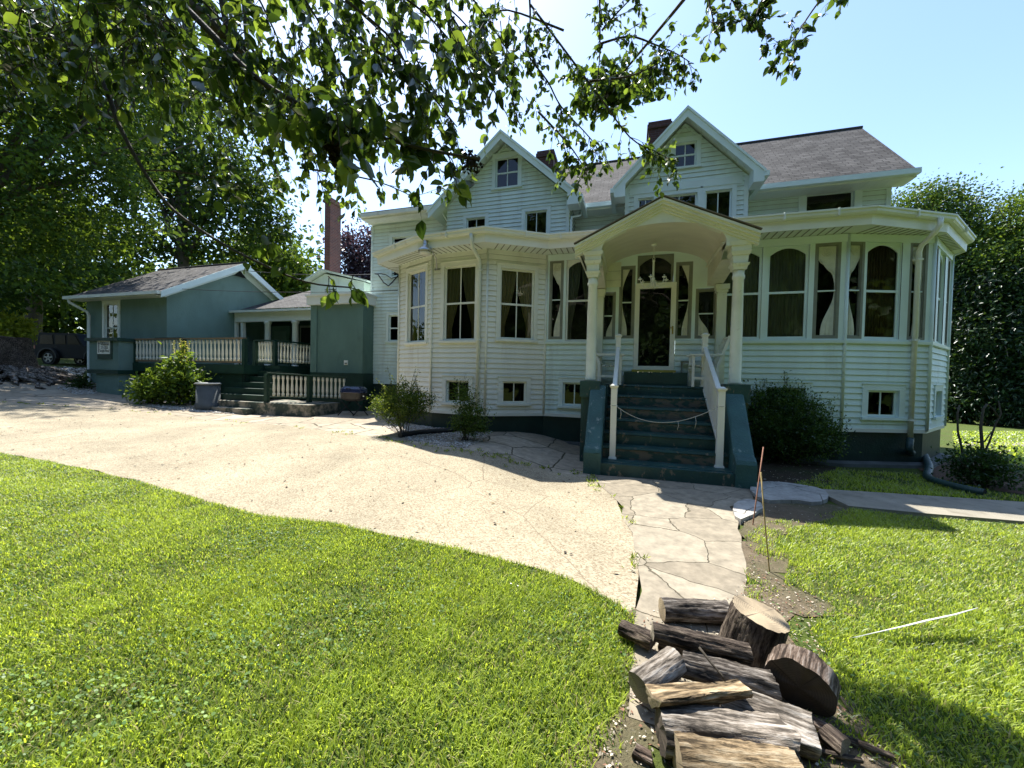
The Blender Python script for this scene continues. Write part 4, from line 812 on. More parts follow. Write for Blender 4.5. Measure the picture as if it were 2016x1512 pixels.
def lattice(W, u0, u1, z0, z1):
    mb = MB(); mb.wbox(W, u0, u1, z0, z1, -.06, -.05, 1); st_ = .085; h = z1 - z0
    for sgn in (1, -1):
        k = -int(h / st_) - 1
        while u0 + k * st_ < u1 + h:
            ua, ub = u0 + k * st_, u0 + k * st_ + h
            za, zb = (z0, z1) if sgn > 0 else (z1, z0)
            ta, tb = max(0, (u0 - ua) / h), min(1, (u1 - ua) / h)
            if tb - ta > .05: mb.bar(W.P(ua + h * ta, za + (zb - za) * ta, -.02 - .008 * (sgn > 0)), W.P(ua + h * tb, za + (zb - za) * tb, -.02 - .008 * (sgn > 0)), .03, .006, 0, upv=(W.n[0], W.n[1], 0))
            k += 1
    return mb.build('lattice', [m_deck, m_dash], dk)
Wd = Wall((dx0, DY), (dx1, DY)); lattice(Wd, 2.0, Wd.L, .1, DZ - .31); Wd2 = Wall((dx1, DY), (dx1, 10.6)); lattice(Wd2, 0, Wd2.L, .1, DZ - .31); Wd3 = Wall((-13.1, 10.6), (-12.05, 10.6)); lattice(Wd3, 0, Wd3.L, .1, DZ - .31); Wd4 = Wall((-12.05, 10.6), (-12.05, 13.0)); lattice(Wd4, 0, Wd4.L, .1, DZ - .31)
pr = [(.03, 0), (.03, .10), (.018, .12), (.024, .16), (.030, .24), (.028, .32), (.018, .52), (.022, .55), (.018, .57), (.03, .60), (.03, .72)]
bm0 = MB(); bm0.lathe(0, 0, [(r * 1.35, z) for r, z in pr], 8); bal0 = None
def balustrade(A, B, zf, n, posts=(0, 1), top=m_deck, zB=None, drop=.12, h=.74, parent=None):
    global bal0
    parent = parent or dk
    A, B = Vector((A[0], A[1], zf)), Vector((B[0], B[1], zf if zB is None else zB)); d = B - A
    for q in posts: p = A.lerp(B, q); mb = MB(); mb.box(p.x - .06, p.x + .06, p.y - .06, p.y + .06, p.z - .1, p.z + h + drop + .02); mb.build('post', m_deck, parent)
    z = Vector((0, 0, 1)); mb = MB(); mb.bar(A + z * (h + drop + .045), B + z * (h + drop + .045), .14, .045); mb.build('top_rail', top, parent)
    mb = MB(); mb.bar(A + z * (drop - .03), B + z * (drop - .03), .06, .05); mb.build('bottom_rail', top, parent)
    for k in range(n):
        p = A.lerp(B, (k + .5) / n)
        if any(abs((k + .5) / n - q) * d.length < .09 for q in posts): continue
        if bal0 is None: bal0 = bm0.build('baluster', m_balw); bal0.parent = parent; o = bal0
        else: o = bal0.copy(); COL.objects.link(o); o.parent = parent
        o.location = p + z * drop - wl(parent); o.scale = (1, 1, h / .72)
balustrade((dx0, DY + .06), (dx1 - .04, DY + .06), DZ, 30, (0, .47, 1), m_railw)
balustrade((-13.05, 10.66), (-12.12, 10.66), DZ, 7, (0, 1)); balustrade((-12.12, 10.7), (-12.12, 13.0), DZ, 16, (.8,))
# steps up to the deck
m_conc = mat('bare_concrete', (.30, .27, .21), .9, .3, 5, .5, 40, col2=(.05, .07, .055), c2s=3, c2lo=.45, c2hi=.55)
g0 = .22
for k in range(8):
    z1 = g0 + .193 * (k + 1); y0 = 8.75 + .25 * k; sh = .19 * k
    xl, xr = (-13.0, -11.05) if k < 2 else (-12.9 - sh * .2, -10.75 - sh * .72)
    if k == 1: xl, xr = -12.7, -8.95
    mb = MB(); mb.box(xl, xr, y0, (y0 + .27) if k != 1 else 10.3, .0 if k < 2 else z1 - .20, z1); mb.build('step', m_conc if k == 0 else ([m_conc, m_deck][k > 1]), dk)
balustrade((-10.72, 9.15), (-8.92, 10.5), g0 + .386, 18, (0, .52), m_deck, zB=g0 + .30, drop=.2, h=.66)
# ================================================================== small things by the deck
def gp(x, y): return onG(x, y)
p = gp(410, 806); x, y, z = map(float, p); t = thing('planter_bin', 'tall grey plastic bin standing in front of the deck lattice', 'bin', p)
mb = MB(); mb.lathe(x, y, [(.33, z), (.35, z + .03), (.34, z + .2), (.315, z + .22), (.315, z + .8)], 22); mb.build('body', mat('grey_plastic', (.085, .10, .105), .6, .2, 4), t)
mb = MB(); mb.lathe(x, y, [(.335, z + .8), (.345, z + .82), (.335, z + .85), (.30, z + .85), (.29, z + .80)], 22); mb.build('rim', mat('light_grey_plastic', (.20, .22, .22), .5, .2, 4), t)
p = gp(645, 806); x, y, z = map(float, p); t = thing('wash_tub', 'old rusty metal tub on the ground beside the grill', 'tub', p)
mb = MB(); mb.lathe(x, y, [(.25, z), (.34, z + .27), (.36, z + .28), (.36, z + .30), (.33, z + .29), (.27, z + .06)], 20); mb.build('bowl', mat('rusty_metal', (.07, .075, .065), .6, .3, 5, col2=(.20, .10, .05), c2s=5), t)
p = gp(696, 818); x, y, z = map(float, p); t = thing('charcoal_grill', 'small portable charcoal grill with dark blue lid on crossed legs', 'grill', p)
m_blue = mat('dark_blue_enamel', (.018, .028, .075), .25, .1, 5, coat=.5)
def gbox(prof, m, name):
    mb = MB(); rings = []
    for (a, b, zz) in prof: rings.append([(x + a * (abs(math.cos(q)) ** .5) * (1 if math.cos(q) > 0 else -1), y + b * (abs(math.sin(q)) ** .5) * (1 if math.sin(q) > 0 else -1), z + zz) for q in np.linspace(0, 2 * math.pi, 25)[:-1]])
    for r0_, r1_ in zip(rings, rings[1:]):
        for j in range(24): mb.face([r0_[j], r0_[(j + 1) % 24], r1_[(j + 1) % 24], r1_[j]], 0, sm=True)
    mb.face(rings[0][::-1]); mb.face(rings[-1]); return mb.build(name, m, t)
gbox([(.22, .14, .45), (.36, .22, .52), (.38, .23, .70)], mat('burnt_steel', (.05, .045, .04), .45, .3, 6), 'bowl'); gbox([(.39, .24, .702), (.40, .245, .72), (.38, .23, .82), (.30, .18, .89), (.2, .1, .90)], m_blue, 'lid')
mb = MB(); mb.tube([(x - .06, y - .2, z + .82), (x - .06, y - .27, z + .84), (x + .06, y - .27, z + .84), (x + .06, y - .2, z + .82)], .012, 6); mb.build('handle', m_black, t)
for sx in (-.27, .27):
    mb = MB(); mb.tube([(x + sx - .14, y - .2, z), (x + sx + .11, y + .16, z + .5)], .016, 6); mb.build('leg', m_black, t); mb = MB(); mb.tube([(x + sx + .14, y + .16, z), (x + sx - .11, y - .16, z + .5)], .016, 6); mb.build('leg', m_black, t)
mb = MB(); x, y, z = -16.2, DY + .1, DZ + .93; mb.box(x - .6, x + .75, y - .12, y + .12, z - .01, z + .02); tag(mb.build('tray', m_black, None, (x, y, z)), 'flat dark tray lying on top of the brown deck rail', 'tray')
# wires from the house to the cottage
def wire(pts, r, label, nm='power_line'):
    mb = MB(); mb.tube(pts, r, 6); o = mb.build(nm, m_black, None, pts[0]); tag(o, label, 'cable', 'overhead cables to the cottage'); return o
def sag(a, b, s, n=16): a, b = Vector(a), Vector(b); return [a.lerp(b, i / n) - Vector((0, 0, 4 * s * (i / n) * (1 - i / n))) for i in range(n + 1)]
hA = atY(786, 538, 11.55); hB = atY(783, 572, 11.55)
wire(sag(hA, (CXr + .42, CYr, ca - .35), .12), .014, 'upper overhead cable running from the house wall to the cottage peak')
wire(sag(hB, atX(345, 568, CXr + .05), .10), .010, 'lower overhead cable crossing in front of the blue green gable wall')
mb = MB(); q = [atY(px, py, 11.5) for px, py in ((786, 540), (772, 556), (765, 563), (755, 556), (744, 540), (738, 539))]; mb.tube(q, .02, 6); q = [atY(px, py, 11.48) for px, py in ((784, 545), (770, 548), (760, 541), (750, 539), (741, 539))]; mb.tube(q, .016, 6)
ins = atY(786, 545, 11.5); mb.box(ins[0] - .03, ins[0] + .03, 11.48, 11.6, ins[2] - .22, ins[2] + .18); tag(mb.build('service_drop', m_black, None, hA), 'black bracket with looped cables on the left house wall', 'cable')
# ================================================================== GROUND
def lawn_mat(name, under):
    m, N, L, b = _nodes(name); b.inputs['Roughness'].default_value = .9; b.inputs['Specular IOR Level'].default_value = .15
    tc = N.new('ShaderNodeTexCoord')
    def nz(s, d=6, r=.6): n = N.new('ShaderNodeTexNoise'); n.inputs['Scale'].default_value = s; n.inputs['Detail'].default_value = d; n.inputs['Roughness'].default_value = r; L.new(tc.outputs['Object'], n.inputs[0]); return n
    def mr(n, a, c): r = N.new('ShaderNodeMapRange'); r.inputs[1].default_value = a; r.inputs[2].default_value = c; L.new(n.outputs[0], r.inputs[0]); return r
    def mixc(f, c1, c2):
        x = N.new('ShaderNodeMix'); x.data_type = 'RGBA'; L.new(f.outputs[0], x.inputs[0])
        for i, c in ((6, c1), (7, c2)):
            if isinstance(c, tuple): x.inputs[i].default_value = (*c, 1)
            else: L.new(c.outputs[2], x.inputs[i])
        return x
    g = mixc(mr(nz(9, 8, .7), .35, .65), under[0], under[1]); g2 = mixc(mr(nz(.9, 5), .48, .68), g, under[2]); g3 = mixc(mr(nz(3.5, 9, .7), .62, .72), g2, under[3])
    L.new(g3.outputs[2], b.inputs['Base Color'])
    bp = N.new('ShaderNodeBump'); bp.inputs['Strength'].default_value = .8; bp.inputs['Distance'].default_value = .03; L.new(nz(70, 5).outputs[0], bp.inputs['Height']); L.new(bp.outputs[0], b.inputs['Normal']); return m
m_lawn = lawn_mat('lawn_turf', ((.045, .065, .014), (.085, .12, .02), (.075, .085, .022), (.15, .12, .065)))
m_soil = lawn_mat('bare_soil', ((.11, .085, .055), (.17, .135, .09), (.07, .08, .03), (.30, .27, .22)))
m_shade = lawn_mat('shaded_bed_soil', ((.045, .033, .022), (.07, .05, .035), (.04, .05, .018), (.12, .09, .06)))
def grid_xy():
    a = np.concatenate([np.arange(-90, -30, 4), np.arange(-30, 16, .5), np.arange(16, 90.1, 4)]); b = np.concatenate([np.arange(-70, -8, 4), np.arange(-8, 22, .5), np.arange(22, 120.1, 4)]); return a, b
gx_, gy_ = grid_xy(); XX, YY = np.meshgrid(gx_, gy_); ZZ = gz(XX, YY)
# keep the terrain just under the house interior
def inside(P, poly):
    x, y = P[:, 0], P[:, 1]; r = np.zeros(len(P), bool); n = len(poly)
    for i in range(n):
        (x1, y1), (x2, y2) = poly[i], poly[(i + 1) % n]
        if y1 == y2: continue
        c = ((y1 > y) != (y2 > y)) & (x < (x2 - x1) * (y - y1) / (y2 - y1) + x1); r ^= c
    return r
def smooth_poly(pts, it=0):
    for _ in range(it):
        q = []
        for a, b in zip(pts, pts[1:] + pts[:1]): q += [tuple(.75 * np.array(a) + .25 * np.array(b)), tuple(.25 * np.array(a) + .75 * np.array(b))]
        pts = q
    return pts
def G2(lst): return [tuple(onG(x, y)[:2]) if len(q) == 0 else None for (x, y, *q) in lst]
def sheet(name, poly, h, m, step=.35, kind='structure', rough=0.0, parent=None):
    P = np.array(poly); lo, hi = P.min(0), P.max(0); pts = []; n = len(poly)
    bnd = []
    for i in range(n):
        a, b = P[i], P[(i + 1) % n]; k = max(1, int(np.hypot(*(b - a)) / step))
        for j in range(k):
            q = a + (b - a) * j / k
            if rough: q = q + rough * np.array([noise.noise(Vector((q[0] * f_, q[1] * f_, 3))) / o_ + 0 * j for f_, o_ in ((2.1, 1), )] + [noise.noise(Vector((q[0] * 2.1, q[1] * 2.1, 9)))]) + rough * .45 * np.array([noise.noise(Vector((q[0] * 9, q[1] * 9, 3))), noise.noise(Vector((q[0] * 9, q[1] * 9, 9)))])
            bnd.append(q)
    gxs, gys = np.meshgrid(np.arange(lo[0], hi[0], step), np.arange(lo[1], hi[1], step)); C = np.stack([gxs.ravel(), gys.ravel()], 1) + rng.uniform(-.02, .02, (gxs.size, 2)); C = C[inside(C, [tuple(b) for b in bnd])]
    allp = [Vector(b) for b in bnd] + [Vector(c) for c in C]; nb = len(bnd)
    v, e, f, *_ = delaunay_2d_cdt(allp, [(i, (i + 1) % nb) for i in range(nb)], [list(range(nb))], 1, 1e-4)
    cen = np.array([np.mean([v[i] for i in q], 0) for q in f]); ok = inside(cen, [tuple(b) for b in bnd])
    V = np.array([(p[0], p[1], gz(p[0], p[1]) + h) for p in v]); F = [q if (v[q[1]] - v[q[0]]).cross(v[q[2]] - v[q[0]]) > 0 else q[::-1] for q, o in zip(f, ok) if o and len(q) == 3]
    o = np_mesh(name, V, np.array(F), m, smooth=True); return tag(o, kind=kind) if kind else o
# --- exposed aggregate drive
def aggregate_mat():
    m, N, L, b = _nodes('exposed_aggregate_concrete'); b.inputs['Roughness'].default_value = .9; b.inputs['Specular IOR Level'].default_value = .2
    tc = N.new('ShaderNodeTexCoord'); vo = N.new('ShaderNodeTexVoronoi'); vo.inputs['Scale'].default_value = 75; L.new(tc.outputs['Object'], vo.inputs[0])
    cr = N.new('ShaderNodeValToRGB'); e = cr.color_ramp.elements; e[0].position = 0; e[0].color = (.19, .15, .098, 1); e[1].position = 1; e[1].color = (.37, .33, .235, 1)
    for p_, c in ((.25, (.26, .21, .14, 1)), (.6, (.32, .28, .195, 1))): x = e.new(p_); x.color = c
    sp = N.new('ShaderNodeSeparateColor'); L.new(vo.outputs['Color'], sp.inputs[0]); L.new(sp.outputs[0], cr.inputs[0])
    n1 = N.new('ShaderNodeTexNoise'); n1.inputs['Scale'].default_value = .8; n1.inputs['Detail'].default_value = 9; n1.inputs['Roughness'].default_value = .65; L.new(tc.outputs['Object'], n1.inputs[0])
    mr = N.new('ShaderNodeMapRange'); mr.inputs[1].default_value = .3; mr.inputs[2].default_value = .7; mr.inputs[3].default_value = .72; mr.inputs[4].default_value = 1.2; L.new(n1.outputs[0], mr.inputs[0])
    mx = N.new('ShaderNodeMix'); mx.data_type = 'RGBA'; mx.blend_type = 'MULTIPLY'; mx.inputs[0].default_value = 1; L.new(cr.outputs[0], mx.inputs[6]); L.new(mr.outputs[0], mx.inputs[7])
    # fine cracks
    n2 = N.new('ShaderNodeTexNoise'); n2.inputs['Scale'].default_value = 1.4; n2.inputs['Detail'].default_value = 4; L.new(tc.outputs['Object'], n2.inputs[0])
    ad = N.new('ShaderNodeMix'); ad.data_type = 'RGBA'; ad.inputs[0].default_value = .18; L.new(tc.outputs['Object'], ad.inputs[6]); L.new(n2.outputs['Color'], ad.inputs[7])
    v2 = N.new('ShaderNodeTexVoronoi'); v2.feature = 'DISTANCE_TO_EDGE'; v2.inputs['Scale'].default_value = .38; L.new(ad.outputs[2], v2.inputs[0])
    c2 = N.new('ShaderNodeMapRange'); c2.inputs[1].default_value = .0004; c2.inputs[2].default_value = .0022; L.new(v2.outputs['Distance'], c2.inputs[0])
    m3 = N.new('ShaderNodeMix'); m3.data_type = 'RGBA'; L.new(c2.outputs[0], m3.inputs[0]); m3.inputs[6].default_value = (.17, .135, .09, 1); L.new(mx.outputs[2], m3.inputs[7]); L.new(m3.outputs[2], b.inputs['Base Color'])
    bp = N.new('ShaderNodeBump'); bp.inputs['Strength'].default_value = .6; bp.inputs['Distance'].default_value = .006; L.new(vo.outputs['Distance'], bp.inputs['Height']); L.new(bp.outputs[0], b.inputs['Normal']); return m
def flag_mat(name, scale, c1, c2, joint, jw=.02, warp=.25, off=0):
    m, N, L, b = _nodes(name); b.inputs['Roughness'].default_value = .85; b.inputs['Specular IOR Level'].default_value = .25
    tc = N.new('ShaderNodeTexCoord'); n2 = N.new('ShaderNodeTexNoise'); n2.inputs['Scale'].default_value = 2.5; n2.inputs['Detail'].default_value = 6; L.new(tc.outputs['Object'], n2.inputs[0])
    ad = N.new('ShaderNodeMix'); ad.data_type = 'RGBA'; ad.inputs[0].default_value = warp * .5; L.new(tc.outputs['Object'], ad.inputs[6]); L.new(n2.outputs['Color'], ad.inputs[7])
    ve = N.new('ShaderNodeTexVoronoi'); ve.feature = 'DISTANCE_TO_EDGE'; ve.inputs['Scale'].default_value = scale; L.new(ad.outputs[2], ve.inputs[0])
    vc = N.new('ShaderNodeTexVoronoi'); vc.inputs['Scale'].default_value = scale; L.new(ad.outputs[2], vc.inputs[0]); sp = N.new('ShaderNodeSeparateColor'); L.new(vc.outputs['Color'], sp.inputs[0])
    mx = N.new('ShaderNodeMix'); mx.data_type = 'RGBA'; L.new(sp.outputs[0], mx.inputs[0]); mx.inputs[6].default_value = (*c1, 1); mx.inputs[7].default_value = (*c2, 1)
    n1 = N.new('ShaderNodeTexNoise'); n1.inputs['Scale'].default_value = 7; n1.inputs['Detail'].default_value = 10; n1.inputs['Roughness'].default_value = .7; L.new(tc.outputs['Object'], n1.inputs[0])
    mr = N.new('ShaderNodeMapRange'); mr.inputs[1].default_value = .3; mr.inputs[2].default_value = .7; mr.inputs[3].default_value = .6; mr.inputs[4].default_value = 1.25; L.new(n1.outputs[0], mr.inputs[0])
    m2 = N.new('ShaderNodeMix'); m2.data_type = 'RGBA'; m2.blend_type = 'MULTIPLY'; m2.inputs[0].default_value = 1; L.new(mx.outputs[2], m2.inputs[6]); L.new(mr.outputs[0], m2.inputs[7])
    c = N.new('ShaderNodeMapRange'); c.inputs[1].default_value = jw * .3; c.inputs[2].default_value = jw; L.new(ve.outputs['Distance'], c.inputs[0])
    m3 = N.new('ShaderNodeMix'); m3.data_type = 'RGBA'; L.new(c.outputs[0], m3.inputs[0]); m3.inputs[6].default_value = (*joint, 1); L.new(m2.outputs[2], m3.inputs[7]); L.new(m3.outputs[2], b.inputs['Base Color'])
    bp = N.new('ShaderNodeBump'); bp.inputs['Strength'].default_value = .8; bp.inputs['Distance'].default_value = .02; L.new(c.outputs[0], bp.inputs['Height']); L.new(bp.outputs[0], b.inputs['Normal']); return m
m_agg = aggregate_mat()
m_flag = flag_mat('weathered_flagstones', 1.0, (.27, .225, .16), (.38, .325, .245), (.06, .055, .03), .014)
m_path = flag_mat('cream_stone_paving', 1.7, (.225, .192, .14), (.30, .262, .195), (.10, .085, .055), .007, .34)
m_walk = mat('grey_concrete_walk', (.27, .245, .19), .9, .18, 3, .4, 60, col2=(.17, .15, .11), c2s=5, c2lo=.5, c2hi=.7)
m_slab = flag_mat('broken_white_slab', 2.4, (.34, .325, .29), (.44, .42, .38), (.06, .05, .04), .008, .5)
g = lambda *L: [tuple(map(float, onG(x, y)[:2])) for x, y in L]
drive_lo = g((-260, 864), (0, 893), (150, 921), (260, 945), (400, 986), (520, 1018), (650, 1031), (760, 1055), (900, 1081), (1060, 1121), (1140, 1150), (1200, 1181), (1252, 1215))
drive_rt = g((1254, 1130), (1241, 1050), (1215, 985), (1160, 940))
drive_up = g((1000, 905), (870, 882), (740, 862), (560, 838), (330, 815), (140, 800), (0, 792), (-260, 789))
driveway = drive_lo + drive_rt + drive_up
sheet('driveway', driveway, .006, m_agg, .4, rough=.06)
patio = drive_up[::-1] + drive_rt[3:] + [(-.6, 6.6), (-.6, 9.2), (-1.9, 9.2), (-3.1, 8.6), (-4.7, 8.7), (-5.8, 9.2), (-5.8, 11.8), (-9, 11.9), (-12.0, 13), (-22.0, 10.9)] + g((165, 752), (90, 748), (0, 752), (-260, 757))
sheet('flagstone_patio', patio, .004, m_flag, .4)
path_ = drive_rt[::-1] + g((1252, 1200), (1248, 1300), (1240, 1420), (1300, 1440), (1400, 1340), (1440, 1230), (1452, 1185), (1470, 1110), (1458, 1060), (1440, 1000)) + g((1484, 985), (1489, 955)) + [(1.84, 6.5), (-.69, 6.44)]
sheet('stone_path', path_, .010, m_path, .25, rough=.07)
walk = g((1600, 966), (1700, 972), (2016, 993), (2300, 1012), (2300, 1062), (2016, 1032), (1822, 1016), (1670, 1001))
sheet('concrete_walk', walk, .035, m_walk, .3)
mb = MB(); wp = np.array(walk)
for a, b in ((6, 5), (7, 6), (0, 7), (5, 4)): mb.face([(*wp[a], gz(*wp[a]) + .035), (*wp[b], gz(*wp[b]) + .035), (*wp[b], gz(*wp[b]) - .05), (*wp[a], gz(*wp[a]) - .05)])
tag(mb.build('walk_edge', m_walk), kind='structure')
def slab(pts, h, name, label):
    P = smooth_poly(g(*pts), 1); mb = MB(); pl = []
    for (x, y) in P: pl.append((x + .03 * noise.noise(Vector((x * 9, y * 9, 1))), y + .03 * noise.noise(Vector((x * 9, y * 9, 4))), gz(x, y) - .03))
    mb.prism(pl, (0, 0, h + .03)); o = mb.build(name, m_slab, None, pl[0]); return tag(o, label, 'paving stone', 'broken slabs beside the steps')
slab([(1470, 965), (1500, 952), (1560, 957), (1620, 968), (1637, 986), (1610, 998), (1560, 990), (1500, 992)], .05, 'broken_slab', 'large cracked pale slab between the staircase and the concrete walk')
slab([(1440, 1003), (1462, 988), (1497, 992), (1500, 1010), (1478, 1022), (1450, 1032)], .045, 'broken_slab', 'small sunlit pale slab at the foot of the rusty stake')
soil = g((1250, 1290), (1260, 1235), (1300, 1190), (1440, 1180), (1478, 1110), (1540, 1150), (1640, 1190), (1600, 1240), (1640, 1320), (1680, 1420), (1780, 1520), (1800, 1640), (1150, 1640), (1170, 1500), (1220, 1400))
sheet('bare_soil', soil, .007, m_soil, .09, rough=.4)
GP_ = np.stack([XX.ravel(), YY.ravel()], 1); low_ = np.zeros(len(GP_), bool)   # the terrain lies a little lower where paving covers it
for q in (driveway, patio, path_, walk): low_ |= inside(GP_, q)
V = np.stack([XX.ravel(), YY.ravel(), ZZ.ravel() - .05 * low_], 1); nx, ny = len(gx_), len(gy_)
I = (np.arange(ny - 1)[:, None] * nx + np.arange(nx - 1)[None, :]).ravel(); F = np.stack([I, I + 1, I + 1 + nx, I + nx], 1)
tag(np_mesh('ground', V, F, m_lawn, smooth=True), kind='structure')
soil2 = g((1485, 975), (1620, 990), (1690, 1010), (1560, 1040), (1490, 1060), (1470, 1120), (1440, 1010)); sheet('bare_soil', soil2, .003, m_soil, .09, rough=.25)
worn = g((1440, 1000), (1540, 1020), (1560, 1080), (1540, 1160), (1480, 1180), (1462, 1100)); sheet('bare_soil', smooth_poly(worn, 2), .005, m_soil, .09, rough=.35)
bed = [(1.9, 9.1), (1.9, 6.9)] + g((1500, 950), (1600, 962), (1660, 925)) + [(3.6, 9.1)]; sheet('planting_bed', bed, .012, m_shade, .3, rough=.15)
bed2 = g((1800, 925), (1880, 905), (1960, 915), (2016, 945), (2016, 975), (1960, 968), (1890, 950), (1830, 940)); sheet('mulch_bed', bed2, .012, mat('brown_mulch', (.10, .055, .03), .95, .4, 12, .8, 40), .25, rough=.2)
far_path = g((1890, 872), (2016, 872), (2200, 884), (2200, 894), (2016, 880), (1890, 880)); sheet('far_path', far_path, .02, m_walk, 1.0)
# --- pale gravel strips (uncountable)
def gravel(name, poly, n, label_h=.012, r=(.010, .026), cols=None):
    P = np.array(poly); lo, hi = P.min(0), P.max(0); C = rng.uniform(lo, hi, (n * 4, 2)); C = C[inside(C, poly)][:n]; k = len(C)
    base = np.array([(1, 0, 0), (-1, 0, 0), (0, 1, 0), (0, -1, 0), (0, 0, 1), (0, 0, -1)], float); f = np.array([(0, 2, 4), (2, 1, 4), (1, 3, 4), (3, 0, 4), (2, 0, 5), (1, 2, 5), (3, 1, 5), (0, 3, 5)])
    s = rng.uniform(r[0], r[1], (k, 1)) * rng.uniform(.6, 1.2, (k, 3)); a = rng.uniform(0, 6.28, k); ca, sa = np.cos(a), np.sin(a)
    L = base[None] * s[:, None, :]; V = np.empty((k, 6, 3)); V[..., 0] = L[..., 0] * ca[:, None] - L[..., 1] * sa[:, None] + C[:, 0:1]; V[..., 1] = L[..., 0] * sa[:, None] + L[..., 1] * ca[:, None] + C[:, 1:2]; V[..., 2] = L[..., 2] * .6 + (gz(C[:, 0], C[:, 1]) + .012)[:, None]
    Fa = (f[None] + (np.arange(k) * 6)[:, None, None]).reshape(-1, 3); mi = np.repeat(rng.integers(0, len(cols), k), 8)
    return tag(np_mesh(name, V.reshape(-1, 3), Fa, cols, mi), kind='stuff')
m_gr = [mat('white_gravel', (.60, .58, .54), .8, .2, 9), mat('grey_gravel', (.33, .31, .28), .8, .2, 9), mat('tan_gravel', (.42, .36, .28), .8, .2, 9)]
gr1 = [(-6.0, 8.3)] + g((765, 840), (800, 862), (865, 872), (925, 878), (960, 862), (930, 848), (840, 835)) ; gr1 = g((755, 838), (800, 866), (865, 878), (915, 884), (950, 868), (970, 850), (930, 846), (840, 838))
gravel('white_gravel', gr1, 4200, cols=m_gr)
gr2 = g((300, 802), (390, 812), (460, 816), (470, 806), (400, 798), (270, 788)); gravel('white_gravel', gr2, 2500, r=(.015, .035), cols=m_gr); tag(bpy.data.objects['white_gravel'], kind='stuff')
gr3 = g((140, 752), (240, 768), (160, 778), (110, 765)); gravel('white_gravel', gr3, 1200, r=(.015, .04), cols=m_gr)
# dead leaves and chips lying on the drive (uncountable)
def litter(name, poly, n, cols, sz, z=.012, clump=True):
    P = np.array(poly); lo, hi = P.min(0), P.max(0); C = rng.uniform(lo, hi, (n * 6, 2)); C = C[inside(C, poly)][:n]; k = len(C)
    a = rng.uniform(0, 6.28, k); l = rng.uniform(*sz, k); wd = l * rng.uniform(.25, .7, k); q = np.array([(-1, 0), (-.2, -1), (1, 0), (.1, 1)]); V = np.empty((k, 4, 3)); ca, sa = np.cos(a)[:, None], np.sin(a)[:, None]
    x = q[None, :, 0] * l[:, None] / 2; y = q[None, :, 1] * wd[:, None] / 2; V[..., 0] = x * ca - y * sa + C[:, 0:1]; V[..., 1] = x * sa + y * ca + C[:, 1:2]; V[..., 2] = (gz(C[:, 0], C[:, 1]) + z)[:, None] + rng.uniform(0, .3, (k, 4)) * l[:, None]
    return tag(np_mesh(name, V.reshape(-1, 3), np.arange(k * 4).reshape(-1, 4), cols, rng.integers(0, len(cols), k)), kind='stuff')
m_dl = [mat('brown_leaf', (.10, .06, .03), .8, .3, 20), mat('dark_leaf', (.04, .03, .02), .8, .3, 20), mat('tan_leaf', (.26, .19, .10), .8, .3, 20)]
litter('fallen_leaves', driveway, 520, m_dl, (.015, .06)); 
m_ch = [mat('pale_bark_chip', (.50, .44, .34), .8, .2, 20), mat('grey_bark_chip', (.22, .19, .15), .85, .2, 20), mat('red_bark_chip', (.20, .10, .06), .85, .2, 20)]
litter('bark_chips', soil, 2600, m_ch, (.005, .024), .014); litter('bark_chips', soil2, 350, m_ch, (.006, .025), .012)
litter('bed_litter', bed, 420, m_dl + m_ch[:1], (.01, .05), .02); litter('white_petals', g((0, 930), (600, 1060), (1100, 1170), (1150, 1500), (0, 1500)), 22, [mat('white_petal', (.6, .6, .55), .7, .1)], (.008, .022), .05)
